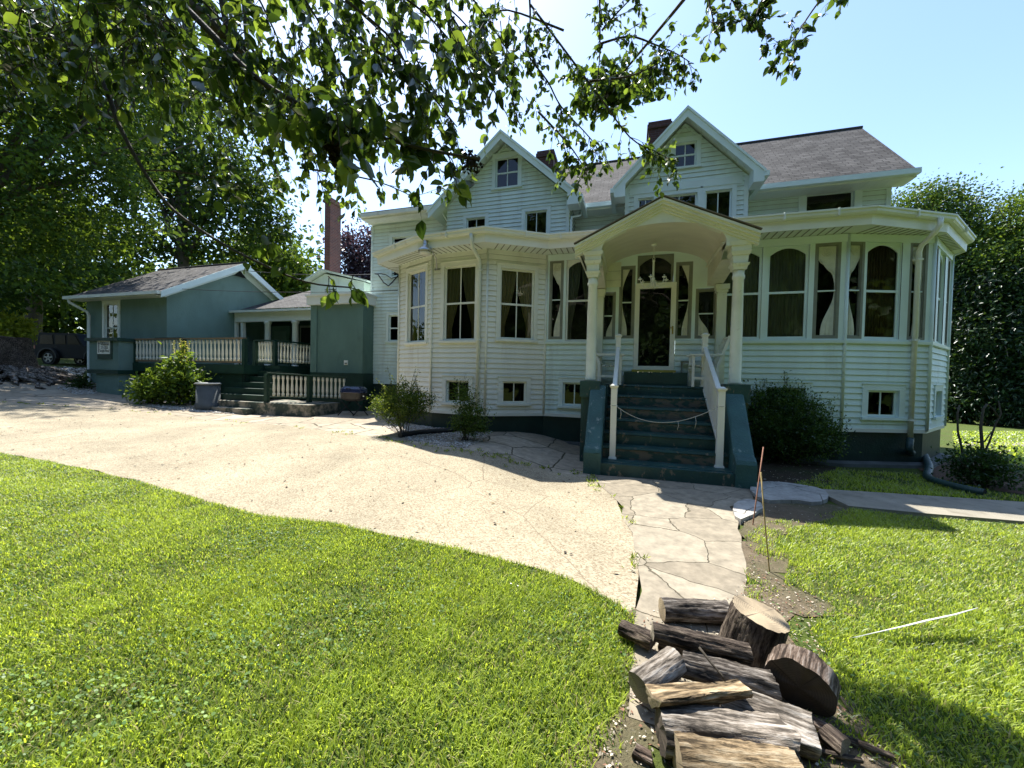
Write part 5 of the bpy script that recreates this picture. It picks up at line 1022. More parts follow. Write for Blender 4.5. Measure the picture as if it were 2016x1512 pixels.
# ------------------------------------------------------------------ grass
NOGRASS = [driveway, patio, path_, walk]
m_grass = [leaf_mat('grass_light', (.34, .41, .055), .45, .10, .5, (.68, .80, .07)), leaf_mat('grass_mid', (.21, .275, .032), .45, .10, .5, (.50, .62, .05)), leaf_mat('grass_dark', (.065, .115, .022), .4, .12, .5, (.2, .32, .03)), leaf_mat('grass_dry', (.34, .30, .13), .3, .1, .6, (.45, .40, .15))]
def grass(name, poly, dens, hgt, wid, thin=None, seed=0):
    P = np.array(poly); lo, hi = P.min(0), P.max(0); n = int((hi[0] - lo[0]) * (hi[1] - lo[1]) * dens); C = rng.uniform(lo, hi, (n, 2)); k_ = inside(C, poly)
    for q in NOGRASS: k_ &= ~inside(C, q)
    C = C[k_]; 
    f = np.array([noise.noise(Vector((c[0] * 1.3 + seed, c[1] * 1.3, 0))) + .6 * noise.noise(Vector((c[0] * 5, c[1] * 5, 7))) for c in C[::1]]) if len(C) < 400000 else np.zeros(len(C))
    keep = rng.uniform(0, 1, len(C)) < np.clip(.95 + .9 * (f + .25), .22, 1)
    if thin is not None: keep &= ~((inside(C, thin) | inside(C, soil2) | inside(C, worn)) & (rng.uniform(0, 1, len(C)) < np.clip(.84 - .9 * f, .4, .99)))
    C, f = C[keep], f[keep]; k = len(C); a = rng.uniform(0, 6.28, k); h = hgt * rng.uniform(.45, 1.25, k) * np.clip(1 + .5 * f, .6, 1.5); ln = h * rng.uniform(.3, 1.3, k); w_ = wid * rng.uniform(.7, 1.3, k)
    dx, dy = np.cos(a), np.sin(a); z0 = gz(C[:, 0], C[:, 1]); V = np.empty((k, 5, 3)); px_, py_ = -dy * w_, dx * w_
    V[:, 0] = np.stack([C[:, 0] - px_, C[:, 1] - py_, z0], 1); V[:, 1] = np.stack([C[:, 0] + px_, C[:, 1] + py_, z0], 1)
    V[:, 2] = np.stack([C[:, 0] + dx * ln * .4 + px_ * .8, C[:, 1] + dy * ln * .4 + py_ * .8, z0 + h * .65], 1); V[:, 3] = np.stack([C[:, 0] + dx * ln * .4 - px_ * .8, C[:, 1] + dy * ln * .4 - py_ * .8, z0 + h * .65], 1)
    V[:, 4] = np.stack([C[:, 0] + dx * ln, C[:, 1] + dy * ln, z0 + h], 1)
    b = (np.arange(k) * 5)[:, None]; F = np.concatenate([b + np.array([[0, 1, 2]]), b + np.array([[0, 2, 3]]), b + np.array([[3, 2, 4]])], 1).reshape(-1, 3)
    pr_ = np.clip(.33 - .5 * f, .05, .8); u = rng.uniform(0, 1, k); mi = np.where(u < pr_ * .9, 2, np.where(u < .60, 1, 0)); mi = np.where(rng.uniform(0, 1, k) < np.clip(.05 - .12 * f, .02, .2), 3, mi)
    return tag(np_mesh(name, V.reshape(-1, 3), F, m_grass, np.repeat(mi, 3)), kind='stuff')
lawnL = [(-13, 2.5)] + drive_lo[1:] + g((1250, 1300), (1240, 1640), (-400, 1640)) ; lawnL = g((-60, 885), (150, 915), (260, 939), (400, 980), (520, 1012), (650, 1026), (760, 1049), (900, 1075), (1060, 1115), (1140, 1144), (1200, 1175), (1248, 1210), (1262, 1290), (1235, 1400), (1200, 1660), (-250, 1660), (-250, 1000))
grass('lawn_grass', lawnL, 12000, .035, .0030, soil)
lawnR = g((1470, 1180), (1462, 1060), (1500, 1030), (1680, 1004), (1822, 1020), (2016, 1036), (2200, 1060), (2300, 1300), (2300, 1660), (1600, 1660), (1560, 1300))
grass('lawn_grass', lawnR, 10000, .034, .0030, soil, 5)
lawnM = g((1560, 955), (1650, 925), (1800, 935), (1880, 950), (1960, 972), (2100, 990), (2016, 990), (1700, 970), (1610, 964)); grass('lawn_grass', lawnM, 2500, .05, .005, None, 9)
lawnB = g((1880, 905), (1960, 905), (2030, 935), (2120, 965), (2200, 960), (2200, 850), (1875, 850)); grass('lawn_grass', lawnB, 130, .07, .02, None, 3)
# clover and weed leaves
def rosettes(name, poly, n, r, m, thin=None):
    P = np.array(poly); lo, hi = P.min(0), P.max(0); C = rng.uniform(lo, hi, (n * 8, 2)); C = C[inside(C, poly)]
    for q in NOGRASS: C = C[~inside(C, q)]
    f = np.array([noise.noise(Vector((c[0] * .9, c[1] * .9, 4))) for c in C]); C = C[rng.uniform(-.1, .6, len(C)) < f][:n]; k = len(C); t = np.linspace(0, 2 * math.pi, 7)[:-1]
    rr_ = r * rng.uniform(.5, 1.2, k); til = rng.normal(0, .35, (k, 2)); x = np.cos(t)[None] * rr_[:, None]; y = np.sin(t)[None] * rr_[:, None] * .75; V = np.empty((k, 6, 3)); V[..., 0] = C[:, 0:1] + x; V[..., 1] = C[:, 1:2] + y; V[..., 2] = (gz(C[:, 0], C[:, 1]) + rng.uniform(.02, .05, k))[:, None] + x * til[:, 0:1] + y * til[:, 1:2]
    return tag(np_mesh(name, V.reshape(-1, 3), np.arange(k * 6).reshape(-1, 6), m, rng.integers(0, len(m), k)), kind='stuff')
m_cl = [leaf_mat('clover_leaf', (.13, .21, .07), .35, .3, .4), leaf_mat('clover_dark', (.08, .15, .045), .35, .3, .4)]
rosettes('clover', lawnL, 5000, .010, m_cl); rosettes('clover', lawnR, 1500, .010, m_cl); rosettes('clover', g((-100, 1320), (250, 1340), (520, 1420), (640, 1560), (-150, 1640)), 900, .009, [leaf_mat('pale_clover', (.24, .36, .10), .35, .2, .4), m_cl[0]])
# ================================================================== FOLIAGE
def unit(v): return v / np.maximum(np.linalg.norm(v, axis=-1, keepdims=True), 1e-9)
LEAF_D = (np.array([(0, 0, 0), (-.5, .45, .10), (0, 1, -.06), (.5, .45, .10)], float), np.array([(0, 1, 2), (0, 2, 3)]))
LEAF_H = (np.array([(0, 0, 0), (-.30, .22, .06), (-.36, .50, .09), (-.20, .80, .03), (0, 1.0, -.10), (.20, .80, .03), (.36, .50, .09), (.30, .22, .06), (0, .3, 0), (0, .62, -.01)], float),
          np.array([(0, 8, 1), (1, 8, 2), (8, 9, 2), (2, 9, 3), (9, 4, 3), (0, 7, 8), (7, 6, 8), (8, 6, 9), (6, 5, 9), (9, 5, 4)]))
def leaves(name, P, D, Nn, L, Wd, mats, mi=None, tpl=LEAF_D, parent=None, origin=(0, 0, 0), smooth=False, curl=0.):
    T, Fq = tpl; k = len(P); D = unit(D); Sx = unit(np.cross(D, Nn)); U = np.cross(Sx, D)
    t = T[None, :, :] * np.ones((k, 1, 1)); L = np.broadcast_to(np.asarray(L, float), (k,)); Wd = np.broadcast_to(np.asarray(Wd, float), (k,))
    cz_ = t[..., 2] - (curl[:, None] * t[..., 1] ** 2 if hasattr(curl, '__len__') else 0)
    V = P[:, None, :] + Sx[:, None, :] * (t[..., 0] * Wd[:, None])[..., None] + D[:, None, :] * (t[..., 1] * L[:, None])[..., None] + U[:, None, :] * (cz_ * L[:, None])[..., None]
    F = (Fq[None] + (np.arange(k) * len(T))[:, None, None]).reshape(-1, 3)
    if mi is None: mi = rng.integers(0, len(mats), k)
    return np_mesh(name, V.reshape(-1, 3), F, mats, np.repeat(mi, len(Fq)), parent, origin, smooth)
def clumps(blobs, ncl, nlf, cr, shell=.55, flat=.7):
    Pn, Out, Bi = [], [], []
    vol = np.array([b[1] * b[1] for b in blobs], float); vol /= vol.sum()
    for (c, r), v in zip(blobs, vol):
        k = max(4, int(ncl * v)); d = unit(rng.normal(size=(k, 3))); rad = r * (shell + (1 - shell) * rng.uniform(0, 1, (k, 1)) ** .6) * (1 + .18 * rng.normal(size=(k, 1))); rad = np.clip(rad, 0, 1.12 * r)
        cc = np.array(c)[None] + d * rad * np.array([1, 1, .9])
        s = cr * rng.uniform(.6, 1.5, (k, 1, 1)); off = rng.normal(size=(k, nlf, 3)) * s * np.array([1, 1, flat]); Pn.append((cc[:, None] + off).reshape(-1, 3)); Out.append(np.repeat(d, nlf, 0)); Bi.append(np.repeat(rng.uniform(0, 1, k), nlf))
    return np.concatenate(Pn), np.concatenate(Out), np.concatenate(Bi)
def crown(name, blobs, ncl, nlf, cr, ls, mats, parent, shell=.55, tpl=LEAF_D, up=.5, asp=.62):
    P, O, B = clumps(blobs, ncl, nlf, cr, shell); k = len(P); D = O * .5 + rng.normal(size=(k, 3)) * .8 + np.array([0, 0, -.35]); Nn = rng.normal(size=(k, 3)) * .7 + np.array([0, 0, 1.0]) * up + O * .3
    L = ls * rng.uniform(.6, 1.3, k); mi = np.clip((B * len(mats) + rng.normal(0, .5, k)).astype(int), 0, len(mats) - 1)
    return leaves(name, P, D, Nn, L, L * asp, mats, mi, tpl, parent)
def limb_pts(a, b, n=6, wob=.1):
    a, b = Vector(a), Vector(b); L = (b - a).length; o = random.random() * 50
    return [a.lerp(b, i / n) + (Vector((noise.noise(Vector((i * .7, o, 0))), noise.noise(Vector((i * .7, o, 9))), .5 * noise.noise(Vector((i * .7, o, 5))))) * wob * L * (1 if 0 < i < n else 0)) for i in range(n + 1)]
m_bark = mat('grey_brown_bark', (.10, .085, .065), .95, .3, 4, .9, 14, stretch=(1, 1, .25)); m_twig = mat('dark_twig_bark', (.055, .045, .032), .9, .3, 8, .4, 40)
def tree(name, label, cat, base, th, tr, blobs, ncl, nlf, cr, ls, mats, group=None, limbs=True, shell=.55, up=.5, asp=.62, nl=7):
    base = tuple(map(float, base)); t = thing(name, label, cat, base, group); mb = MB(); top = Vector((base[0], base[1], base[2] + th)); n = 8
    pts = limb_pts(Vector(base) - Vector((0, 0, .2)), top, n, .02); mb.tube(pts, [tr * (1.35 if i == 0 else 1 - .55 * i / n) for i in range(n + 1)], 12)
    tk = mb.build('trunk', m_bark, t)
    if limbs:
        for (c, r) in sorted(blobs, key=lambda b: -b[1])[:nl]:
            s = Vector(base).lerp(top, random.uniform(.55, .98)); mb = MB(); p = limb_pts(s, c, 6, .12); mb.tube(p, [tr * .45 * (1 - .8 * i / 6) for i in range(7)], 7)
            for q in range(4):
                a = p[random.randint(2, 5)]; e = Vector(c) + Vector(rng.normal(size=3)) * r * .6; mb.tube(limb_pts(a, e, 4, .1), [tr * .16 * (1 - .7 * i / 4) for i in range(5)], 5)
            mb.build('limb', m_bark, t)
    crown('crown', blobs, ncl, nlf, cr, ls, mats, t, shell, LEAF_D, up, asp); return t
def PB(D, *L): return [(atD(x, y, D + dd), r / FPX * D) for (x, y, r, dd) in [(q if len(q) == 4 else (*q, 0)) for q in L]]
lm = lambda n, c, t=.35, gl=.04, tc=None: leaf_mat(n, c, t, gl, .4, tc)
L_dark = [lm('dark_leaf_a', (.030, .062, .022)), lm('dark_leaf_b', (.045, .085, .025)), lm('dark_leaf_c', (.065, .115, .030))]
L_mid = [lm('mid_leaf_a', (.045, .090, .020)), lm('mid_leaf_b', (.075, .135, .028)), lm('mid_leaf_c', (.11, .18, .035))]
L_lite = [lm('light_leaf_a', (.09, .15, .028), .45), lm('light_leaf_b', (.13, .20, .035), .45), lm('light_leaf_c', (.17, .24, .045), .45)]
L_purp = [lm('purple_leaf_a', (.045, .030, .038), .3, .2, (.09, .05, .065)), lm('purple_leaf_b', (.07, .046, .058), .3, .2, (.12, .07, .085))]
L_con = [lm('conifer_a', (.012, .030, .014), .15, .08), lm('conifer_b', (.020, .045, .018), .2, .08), lm('conifer_c', (.032, .065, .022), .25, .08)]
L_yel = [lm('yellow_leaf_a', (.14, .19, .03), .45), lm('yellow_leaf_b', (.20, .24, .04), .45)]
def gbase(px, D): p = atD(px, 700, D); return (p[0], p[1], float(gz(p[0], p[1])))
# left: leafy tree whose trunk stands out of frame, spreading above the drive
tree('broadleaf_tree', 'sunlit broadleaf tree hanging its bright leafy boughs over the drive at far left', 'tree', (-29, 8.0, float(gz(-29, 8.0))), 9, .50,
     PB(17.0, (-60, 120, 170), (70, 150, 150), (190, 200, 120, 1), (60, 300, 130), (180, 330, 110, .5), (-60, 380, 150), (40, 450, 95), (140, 460, 80, .5), (230, 450, 55, 1), (310, 440, 34, 1), (270, 375, 50, 1), (40, 540, 40), (120, 540, 38), (330, 150, 110, 2), (260, 60, 130, 2), (90, 20, 140)), 700, 48, .43, .225, L_dark[1:] + L_mid[:2] + L_lite[:1], shell=.35, nl=9)
# trees behind the cottage
tree('shade_tree', 'tall dark shade tree with layered branches rising behind the cottage roof', 'tree', gbase(360, 29), 14, .5,
     PB(29, (300, 330, 95), (390, 270, 105), (430, 380, 85), (500, 420, 62), (540, 455, 42), (250, 290, 95), (330, 450, 80), (420, 470, 60), (470, 340, 60), (200, 230, 110, 2), (350, 180, 80)), 560, 46, .62, .34, L_dark, 'trees behind the cottage', shell=.3)
tree('shade_tree', 'massive dark tree with a thick trunk standing behind the parked car', 'tree', gbase(67, 27), 9, .50,
     PB(27, (70, 500, 95), (170, 500, 85), (0, 480, 90), (190, 565, 48, 2), (230, 500, 60, 3), (-60, 520, 90), (100, 420, 100), (40, 380, 110), (140, 585, 34, 3), (15, 570, 40), (60, 470, 110, 5), (150, 460, 100, 5), (-20, 430, 110, 5), (100, 545, 60, -3), (20, 560, 60, -3), (185, 545, 50, -2), (-60, 540, 80, 3), (-100, 480, 100, 6)), 700, 40, .55, .34, L_dark, 'trees behind the cottage', shell=.3)
tree('shade_tree', 'lighter green tree showing between the cottage roof and the brick chimney', 'tree', gbase(560, 36), 8, .35,
     PB(36, (545, 500, 46), (590, 540, 45), (500, 490, 50), (575, 590, 40), (520, 570, 50), (620, 575, 30)), 240, 36, .6, .36, L_mid, 'trees behind the cottage', shell=.25)
tree('purple_leaf_tree', 'purple leaved tree between the brick chimney and the white house', 'tree', gbase(712, 38), 8, .3,
     PB(38, (690, 500, 30), (722, 520, 38), (700, 560, 40), (735, 470, 26), (690, 470, 18), (735, 560, 40)), 230, 34, .6, .36, L_purp, shell=.2)
tree('hedge_shrub', 'bright yellow green bush at the far left behind the stump', 'shrub', gbase(15, 24), .8, .1, PB(24, (0, 640, 34), (30, 650, 26), (-50, 640, 40), (45, 665, 14)), 130, 34, .28, .22, L_yel, shell=.4)
# trees at the right
GR = 'trees beyond the right lawn'
tree('broadleaf_tree', 'rounded tree top rising just right of the sunroom eave', 'tree', gbase(1850, 31), 12, .4, PB(31, (1815, 405, 48), (1862, 425, 50), (1835, 470, 62), (1895, 480, 48), (1790, 440, 40), (1850, 560, 80)), 640, 48, .55, .22, L_dark + L_mid[:2], GR, shell=.35)
tree('broadleaf_tree', 'sunlit tree cut off by the right edge of the picture', 'tree', gbase(2015, 27), 11, .4, PB(27, (1990, 440, 48), (2040, 430, 70), (1965, 500, 46), (2020, 530, 75), (2080, 500, 90), (1985, 590, 60)), 640, 48, .5, .21, L_dark[1:] + L_mid, GR, shell=.35)
for i, (px, D, lab, bl) in enumerate(((1905, 29, 'dark drooping conifer behind the far corner of the sunroom', ((1905, 560, 55), (1890, 640, 55), (1915, 720, 60), (1880, 780, 50), (1920, 640, 55))), (1965, 27, 'dense dark conifer in the middle of the right background', ((1960, 580, 52), (1950, 660, 62), (1975, 730, 66), (1955, 790, 50), (1990, 660, 50))), (2040, 28, 'dark conifer filling the right edge above the bright lawn', ((2035, 600, 70), (2050, 690, 80), (2020, 760, 66), (2070, 790, 60))))):
    tree('conifer_tree', lab, 'tree', gbase(px, D), 11, .32, PB(D, *bl), 800, 52, .5, .30, L_con, 'dark conifers beyond the right lawn', shell=.35, up=.9, asp=.4)
# far wood that reads as one mass, all round the garden
blobs = []
for a in np.arange(0, 360, 5.0):
    dx, dy = math.sin(R(a)), math.cos(R(a)); d = 62 if abs(((a + 180) % 360) - 180) < 95 else 30
    if abs(((a + 180) % 360) - 180) < 26: d = 75
    for q in range(2 if d > 40 else 12):
        dd = d + rng.uniform(-4, 4); zz = rng.uniform(1, 6) if d > 40 else 21 * rng.uniform(0, 1) ** 1.3; x, y = dx * dd + rng.uniform(-2, 2), dy * dd + rng.uniform(-2, 2); blobs.append(((x, y, float(gz(x, y)) + zz), rng.uniform(3.2, 4.6)))
blobs += PB(44, *[(px_, 650 - .12 * max(0, px_), 42) for px_ in range(-260, 640, 55)], *[(px_, 590 - .12 * max(0, px_), 46) for px_ in range(-260, 640, 60)])
w_ = crown('woodland', blobs, 13500, 16, .9, .95, L_dark, None, .4); tag(w_, kind='stuff')
# ------------------------------------------------------------------ shrubs
def shrub(name, label, px, py, blobs_rel, ncl, nlf, cr, ls, mats, stems=9, sr=.012, group=None, asp=.5, up=.5, base=None, cat='shrub', sprouts=0, shell=.45):
    b = np.array(base if base is not None else onG(px, py), float); t = thing(name, label, cat, b, group); bl = [(b + np.array(c), r) for c, r in blobs_rel]; mb = MB()
    for k in range(stems):
        c, r = bl[k % len(bl)]; e = c + rng.normal(size=3) * r * .5; mb.tube(limb_pts(b + np.array([rng.uniform(-.06, .06), rng.uniform(-.06, .06), -.03]), e, 5, .12), [sr * (1 - .6 * i / 5) for i in range(6)], 6)
    st_ = mb.build('stem', m_twig, t)
    P, O, B = clumps(bl, ncl, nlf, cr, shell); k = len(P)
    if sprouts:
        ex, eo, eb = [], [], []; ms = MB()
        for _ in range(sprouts):
            c, r = bl[rng.integers(len(bl))]; d = unit(np.array([rng.normal() * .7, rng.normal() * .7, rng.uniform(.3, 1.1)])); s0 = c + d * r * .8; L_ = rng.uniform(.12, .34); s1 = s0 + (d + np.array([0, 0, .5])) * L_
            ms.tube([s0, s1], [.004, .002], 4, 0, False)
            for q in range(12): ex.append(s0 + (s1 - s0) * rng.uniform(.1, 1) + rng.normal(size=3) * .018); eo.append(d); eb.append(.9)
        ms.build('shoots', m_twig, t); P = np.concatenate([P, ex]); O = np.concatenate([O, eo]); B = np.concatenate([B, eb]); k = len(P)
    keep = P[:, 2] > b[2] + .03; P, O, B = P[keep], O[keep], B[keep]; k = len(P)
    D = O * .6 + rng.normal(size=(k, 3)) * .7 + np.array([0, 0, .25]); Nn = rng.normal(size=(k, 3)) * .6 + np.array([0, 0, 1.0]) * up; L = ls * rng.uniform(.6, 1.3, k)
    leaves('foliage', P, D, Nn, L, L * asp, mats, np.clip((B * len(mats) + rng.normal(0, .4, k)).astype(int), 0, len(mats) - 1), LEAF_D, t); return t
L_az = [lm('azalea_leaf_a', (.045, .085, .022)), lm('azalea_leaf_b', (.075, .125, .03)), lm('azalea_leaf_c', (.11, .16, .04))]
L_box = [lm('box_leaf_a', (.026, .062, .020), .25, .12), lm('box_leaf_b', (.05, .105, .03), .3, .12), lm('box_leaf_c', (.085, .15, .038), .35, .12)]
GS = 'young shrubs in the gravel before the bay'
shrub('azalea_shrub', 'broad bushy green shrub growing in the gravel left of the bay basement window', 790, 858, [((-.05, 0, .55), .36), ((.25, .1, .62), .30), ((-.35, 0, .62), .28), ((.05, .1, .80), .28), ((.42, .1, .75), .20), ((-.2, .05, .88), .18)], 330, 30, .075, .042, L_az, 10, .012, GS, sprouts=26)
shrub('azalea_shrub', 'narrow upright shrub with one tall shoot before the bay downspout', 915, 868, [((0, 0, .35), .24), ((.12, .05, .55), .20), ((-.05, .05, .75), .18), ((.28, 0, .30), .18), ((-.12, .05, .98), .12)], 200, 28, .065, .040, L_az[:2] + L_box[2:], 8, .012, GS, sprouts=20)
shrub('boxwood_shrub', 'large dense dark green shrub crowding the right side of the entrance steps', 1545, 912, [((-.05, 0, .55), .50), ((-.45, .05, .65), .45), ((.32, 0, .60), .44), ((-.12, .1, 1.00), .42), ((.25, .1, .92), .36), ((-.50, .1, 1.12), .30), ((.55, 0, .62), .28), ((.0, .1, 1.26), .22)], 620, 46, .11, .052, L_box, 14, .018, None, sprouts=60, shell=.6, base=None)
shrub('hydrangea_shrub', 'tall leafy shrub with a pale flowering spike before the deck rail', 352, 798, [((.1, 0, .45), .42), ((.0, 0, .95), .44), ((.45, 0, .9), .32), ((-.35, 0, .85), .30), ((.08, 0, 1.45), .26)], 120, 14, .16, .17, L_mid, 8, .014, None, sprouts=0, up=1.0)
shrub('hydrangea_shrub', 'lower broad leaved bush spilling at the left foot of the deck', 297, 795, [((0, 0, .35), .38), ((-.25, 0, .45), .30), ((.3, 0, .35), .34), ((-.05, 0, .75), .22)], 80, 14, .15, .16, L_mid + L_lite[:1], 8, .012, None, up=1.0)
b = onG(352, 798); t = thing('flower_spike', 'pale yellow flower plumes rising from the tall shrub at the deck', 'flower', (b[0], b[1], b[2] + 1.1)); mb = MB(); PP = []
for k in range(5):
    s = np.array([b[0] + .06 + .07 * rng.normal(), b[1] + .05 * rng.normal(), b[2] + 1.45]); e = s + np.array([.18 * rng.normal(), .05 * rng.normal(), .62 + .2 * rng.uniform()]); mb.tube([s, e], [.007, .003], 5)
    for q in np.linspace(0, 1, 70): PP.append(s + (e - s) * q + rng.normal(size=3) * .055 * (1.15 - q))
mb.build('stalk', m_twig, t); PP = np.array(PP); leaves('blossom', PP, rng.normal(size=PP.shape), rng.normal(size=PP.shape), .05, .03, [lm('pale_flower', (.42, .42, .18), .4), lm('green_bud', (.2, .26, .06), .4)], None, LEAF_D, t)
shrub('dark_shrub', 'low dark bush on the mulch at the right corner of the house', 1932, 958, [((0, 0, .28), .27), ((.22, 0, .22), .22), ((-.2, 0, .26), .2), ((.05, .05, .42), .18)], 110, 30, .09, .055, L_box[:2] + L_dark[:1], 9, .014, None, sprouts=14)
shrub('small_plant', 'small dark spiky plant at the foot of the cottage downspout', 160, 764, [((0, 0, .2), .28), ((.2, 0, .12), .2), ((-.2, 0, .12), .2)], 34, 14, .09, .16, L_dark, 4, .01, None, asp=.25)
# bare stems right of the house
b = onG(1915, 935); t = thing('bare_sapling', 'bare branching grey stems of a dead shrub near the house corner', 'plant', b); DD = float((b - CAM) @ FW)
for pl, r in (([(1898, 915), (1893, 880), (1886, 850), (1885, 815), (1889, 797)], .02), ([(1935, 915), (1934, 880), (1931, 840), (1936, 805), (1943, 796)], .028), ([(1936, 895), (1948, 870), (1960, 835), (1971, 815), (1966, 790)], .017), ([(1938, 870), (1952, 850)], .012), ([(1966, 822), (1955, 805), (1944, 795)], .013), ([(1891, 870), (1884, 855)], .01), ([(1890, 875), (1893, 862)], .008)):
    mb = MB(); q = [atD(x, y, DD) for x, y in pl]; mb.tube(q, [r * (1 - .5 * i / len(q)) for i in range(len(q))], 7); mb.build('stem', m_bark, t)
# weeds in the joints
wp_ = []
for a, c, n in ((drive_up, .08, 60), (drive_rt, .05, 12), (g((740, 862), (870, 885), (1000, 908), (1150, 935)), .1, 60), (g((1160, 940), (1180, 960)), .05, 12)):
    a = np.array(a)
    for _ in range(n): i = rng.integers(len(a) - 1); wp_.append(a[i] + (a[i + 1] - a[i]) * rng.uniform() + rng.normal(size=2) * c)
wp_ = np.array(wp_); wp_ = np.repeat(wp_, 9, 0) + rng.normal(size=(len(wp_) * 9, 2)) * .02; Pw = np.stack([wp_[:, 0], wp_[:, 1], gz(wp_[:, 0], wp_[:, 1]) + .008], 1); k = len(Pw)
tag(leaves('joint_weeds', Pw, np.stack([rng.normal(0, .6, k), rng.normal(0, .6, k), np.ones(k) * .7], 1), rng.normal(size=(k, 3)), rng.uniform(.03, .07, k), .008, m_grass[:3]), kind='stuff')
# ------------------------------------------------------------------ the near tree: boughs hanging into the top of the picture
T0 = thing('overhanging_tree', 'near tree hanging dark leafy boughs and thin drooping twigs across the top left', 'tree', (-3.9, -1.2, 0))
mb = MB(); tp = limb_pts((-3.9, -1.2, -.2), (-3.5, -.6, 4.6), 8, .02); mb.tube(tp, [.26, .22, .2, .19, .18, .17, .16, .15, .13], 14); mb.build('trunk', m_bark, T0)
LP, LD, LN, LL = [], [], [], []; twb = MB()
def px3(L): return [Vector(atD(x, y, d)) for x, y, d in L]
def smoothp(P, n=4):
    out = []
    for i in range(len(P) - 1):
        p0, p1, p2, p3 = P[max(i - 1, 0)], P[i], P[i + 1], P[min(i + 2, len(P) - 1)]
        for k in range(n):
            t_ = k / n; out.append(.5 * ((2 * p1) + (p2 - p0) * t_ + (2 * p0 - 5 * p1 + 4 * p2 - p3) * t_ ** 2 + (3 * p1 - p0 - 3 * p2 + p3) * t_ ** 3))
    return out + [P[-1]]
def leaf_at(p, dirv, L):
    LP.append(p); LD.append(np.array(dirv) + rng.normal(size=3) * .6 + np.array([0, 0, -.45])); LN.append(rng.normal(size=3) * .8 + np.array([0, -.35, .6])); LL.append(L * rng.uniform(.45, 1.35))
def twig(s, d, L, r, lf, ls, sub=0, droop=.5, bare=.15):
    d = unit(np.array(d)); n = 6; pts = [np.array(s)]
    for i in range(n): d = unit(d + np.array([0, 0, -droop / n]) + rng.normal(size=3) * .13); pts.append(pts[-1] + d * L / n)
    twb.tube(pts, [r * (1 - .75 * i / n) for i in range(n + 1)], 5, 0, False)
    for _ in range(lf): t_ = rng.uniform(bare, 1) * n; i = min(int(t_), n - 1); leaf_at(pts[i] + (pts[i + 1] - pts[i]) * (t_ - i), d + rng.normal(size=3) * .5, ls)
    leaf_at(pts[-1], d, ls)
    for _ in range(sub): i = rng.integers(1, n); twig(pts[i], d + rng.normal(size=3) * .6, L * rng.uniform(.35, .6), r * .55, max(2, int(lf * .5)), ls, 0, droop, .1)
def bough(pl, r0, r1, ntw, tl, lf, ls, sub=1, down=.6, part='bough', rng_=(0.15, 1.0), droop=.5):
    P = smoothp(px3(pl)); k = len(P); mb = MB(); mb.tube(P, [r0 + (r1 - r0) * i / (k - 1) for i in range(k)], 8); mb.build(part, m_twig, T0)
    for _ in range(ntw):
        i = int(rng.uniform(*rng_) * (k - 1)); i = min(i, k - 2); tan = np.array((P[i + 1] - P[i]).normalized()); d = tan * .8 + rng.normal(size=3) * .55 + np.array([0, 0, -down * .5]); twig(P[i], d, tl * rng.uniform(.5, 1.3), max(.0025, r1 * .7), lf, ls, sub, droop)
# long low bough
bough([(200, -60, 2.6), (150, 80, 2.5), (140, 105, 2.45), (195, 150, 2.4), (218, 200, 2.35), (236, 250, 2.3), (285, 340, 2.3), (340, 412, 2.3), (430, 475, 2.25), (520, 522, 2.2), (605, 556, 2.15), (690, 566, 2.1)], .018, .004, 0, .2, 4, .075)
for px, py, D, n, ls in ((525, 475, 2.2, 9, .085), (545, 495, 2.2, 6, .08), (480, 512, 2.2, 3, .08), (650, 560, 2.15, 6, .08), (688, 560, 2.1, 7, .085), (365, 370, 2.3, 3, .10), (400, 375, 2.3, 2, .10), (260, 215, 2.35, 4, .115), (310, 240, 2.3, 3, .11), (395, 395, 2.3, 4, .06), (555, 450, 2.2, 5, .07)):
    for _ in range(max(1, n // 3)): twig(atD(px + rng.uniform(-10, 10), py - 14 + rng.uniform(-10, 10), D), (rng.normal() * .4 + .3, 0, -.6), .11, .003, max(1, n // 2), ls, 0, .4)
bough([(140, 105, 2.45), (132, 140, 2.4), (145, 185, 2.4)], .012, .006, 4, .15, 2, .07)
bough([(285, 335, 2.3), (350, 338, 2.35), (420, 350, 2.4), (470, 365, 2.5)], .005, .003, 6, .15, 3, .06)
# bough with the big leaves
bough([(290, -60, 2.3), (420, 70, 2.2), (480, 132, 2.15), (560, 190, 2.1), (690, 250, 2.05), (800, 285, 2.0), (900, 306, 1.95), (945, 312, 1.9)], .02, .005, 24, .22, 6, .08, 1, .6, rng_=(.15, .88))
for _ in range(40): px = rng.uniform(540, 840); twig(atD(px, 190 + (px - 560) * .32 + rng.uniform(-60, 30), rng.uniform(1.7, 2.3)), (rng.normal() * .5 + .2, rng.normal() * .4, -.6), rng.uniform(.12, .26), .003, 5, .086, 0, .5)
bough([(430, -40, 2.6), (448, 60, 2.6), (458, 105, 2.55), (470, 120, 2.5), (490, 150, 2.5)], .022, .010, 10, .35, 7, .07); bough([(478, -40, 2.8), (484, 60, 2.75), (492, 90, 2.7), (540, 150, 2.7), (640, 240, 2.6)], .016, .006, 16, .4, 8, .07)
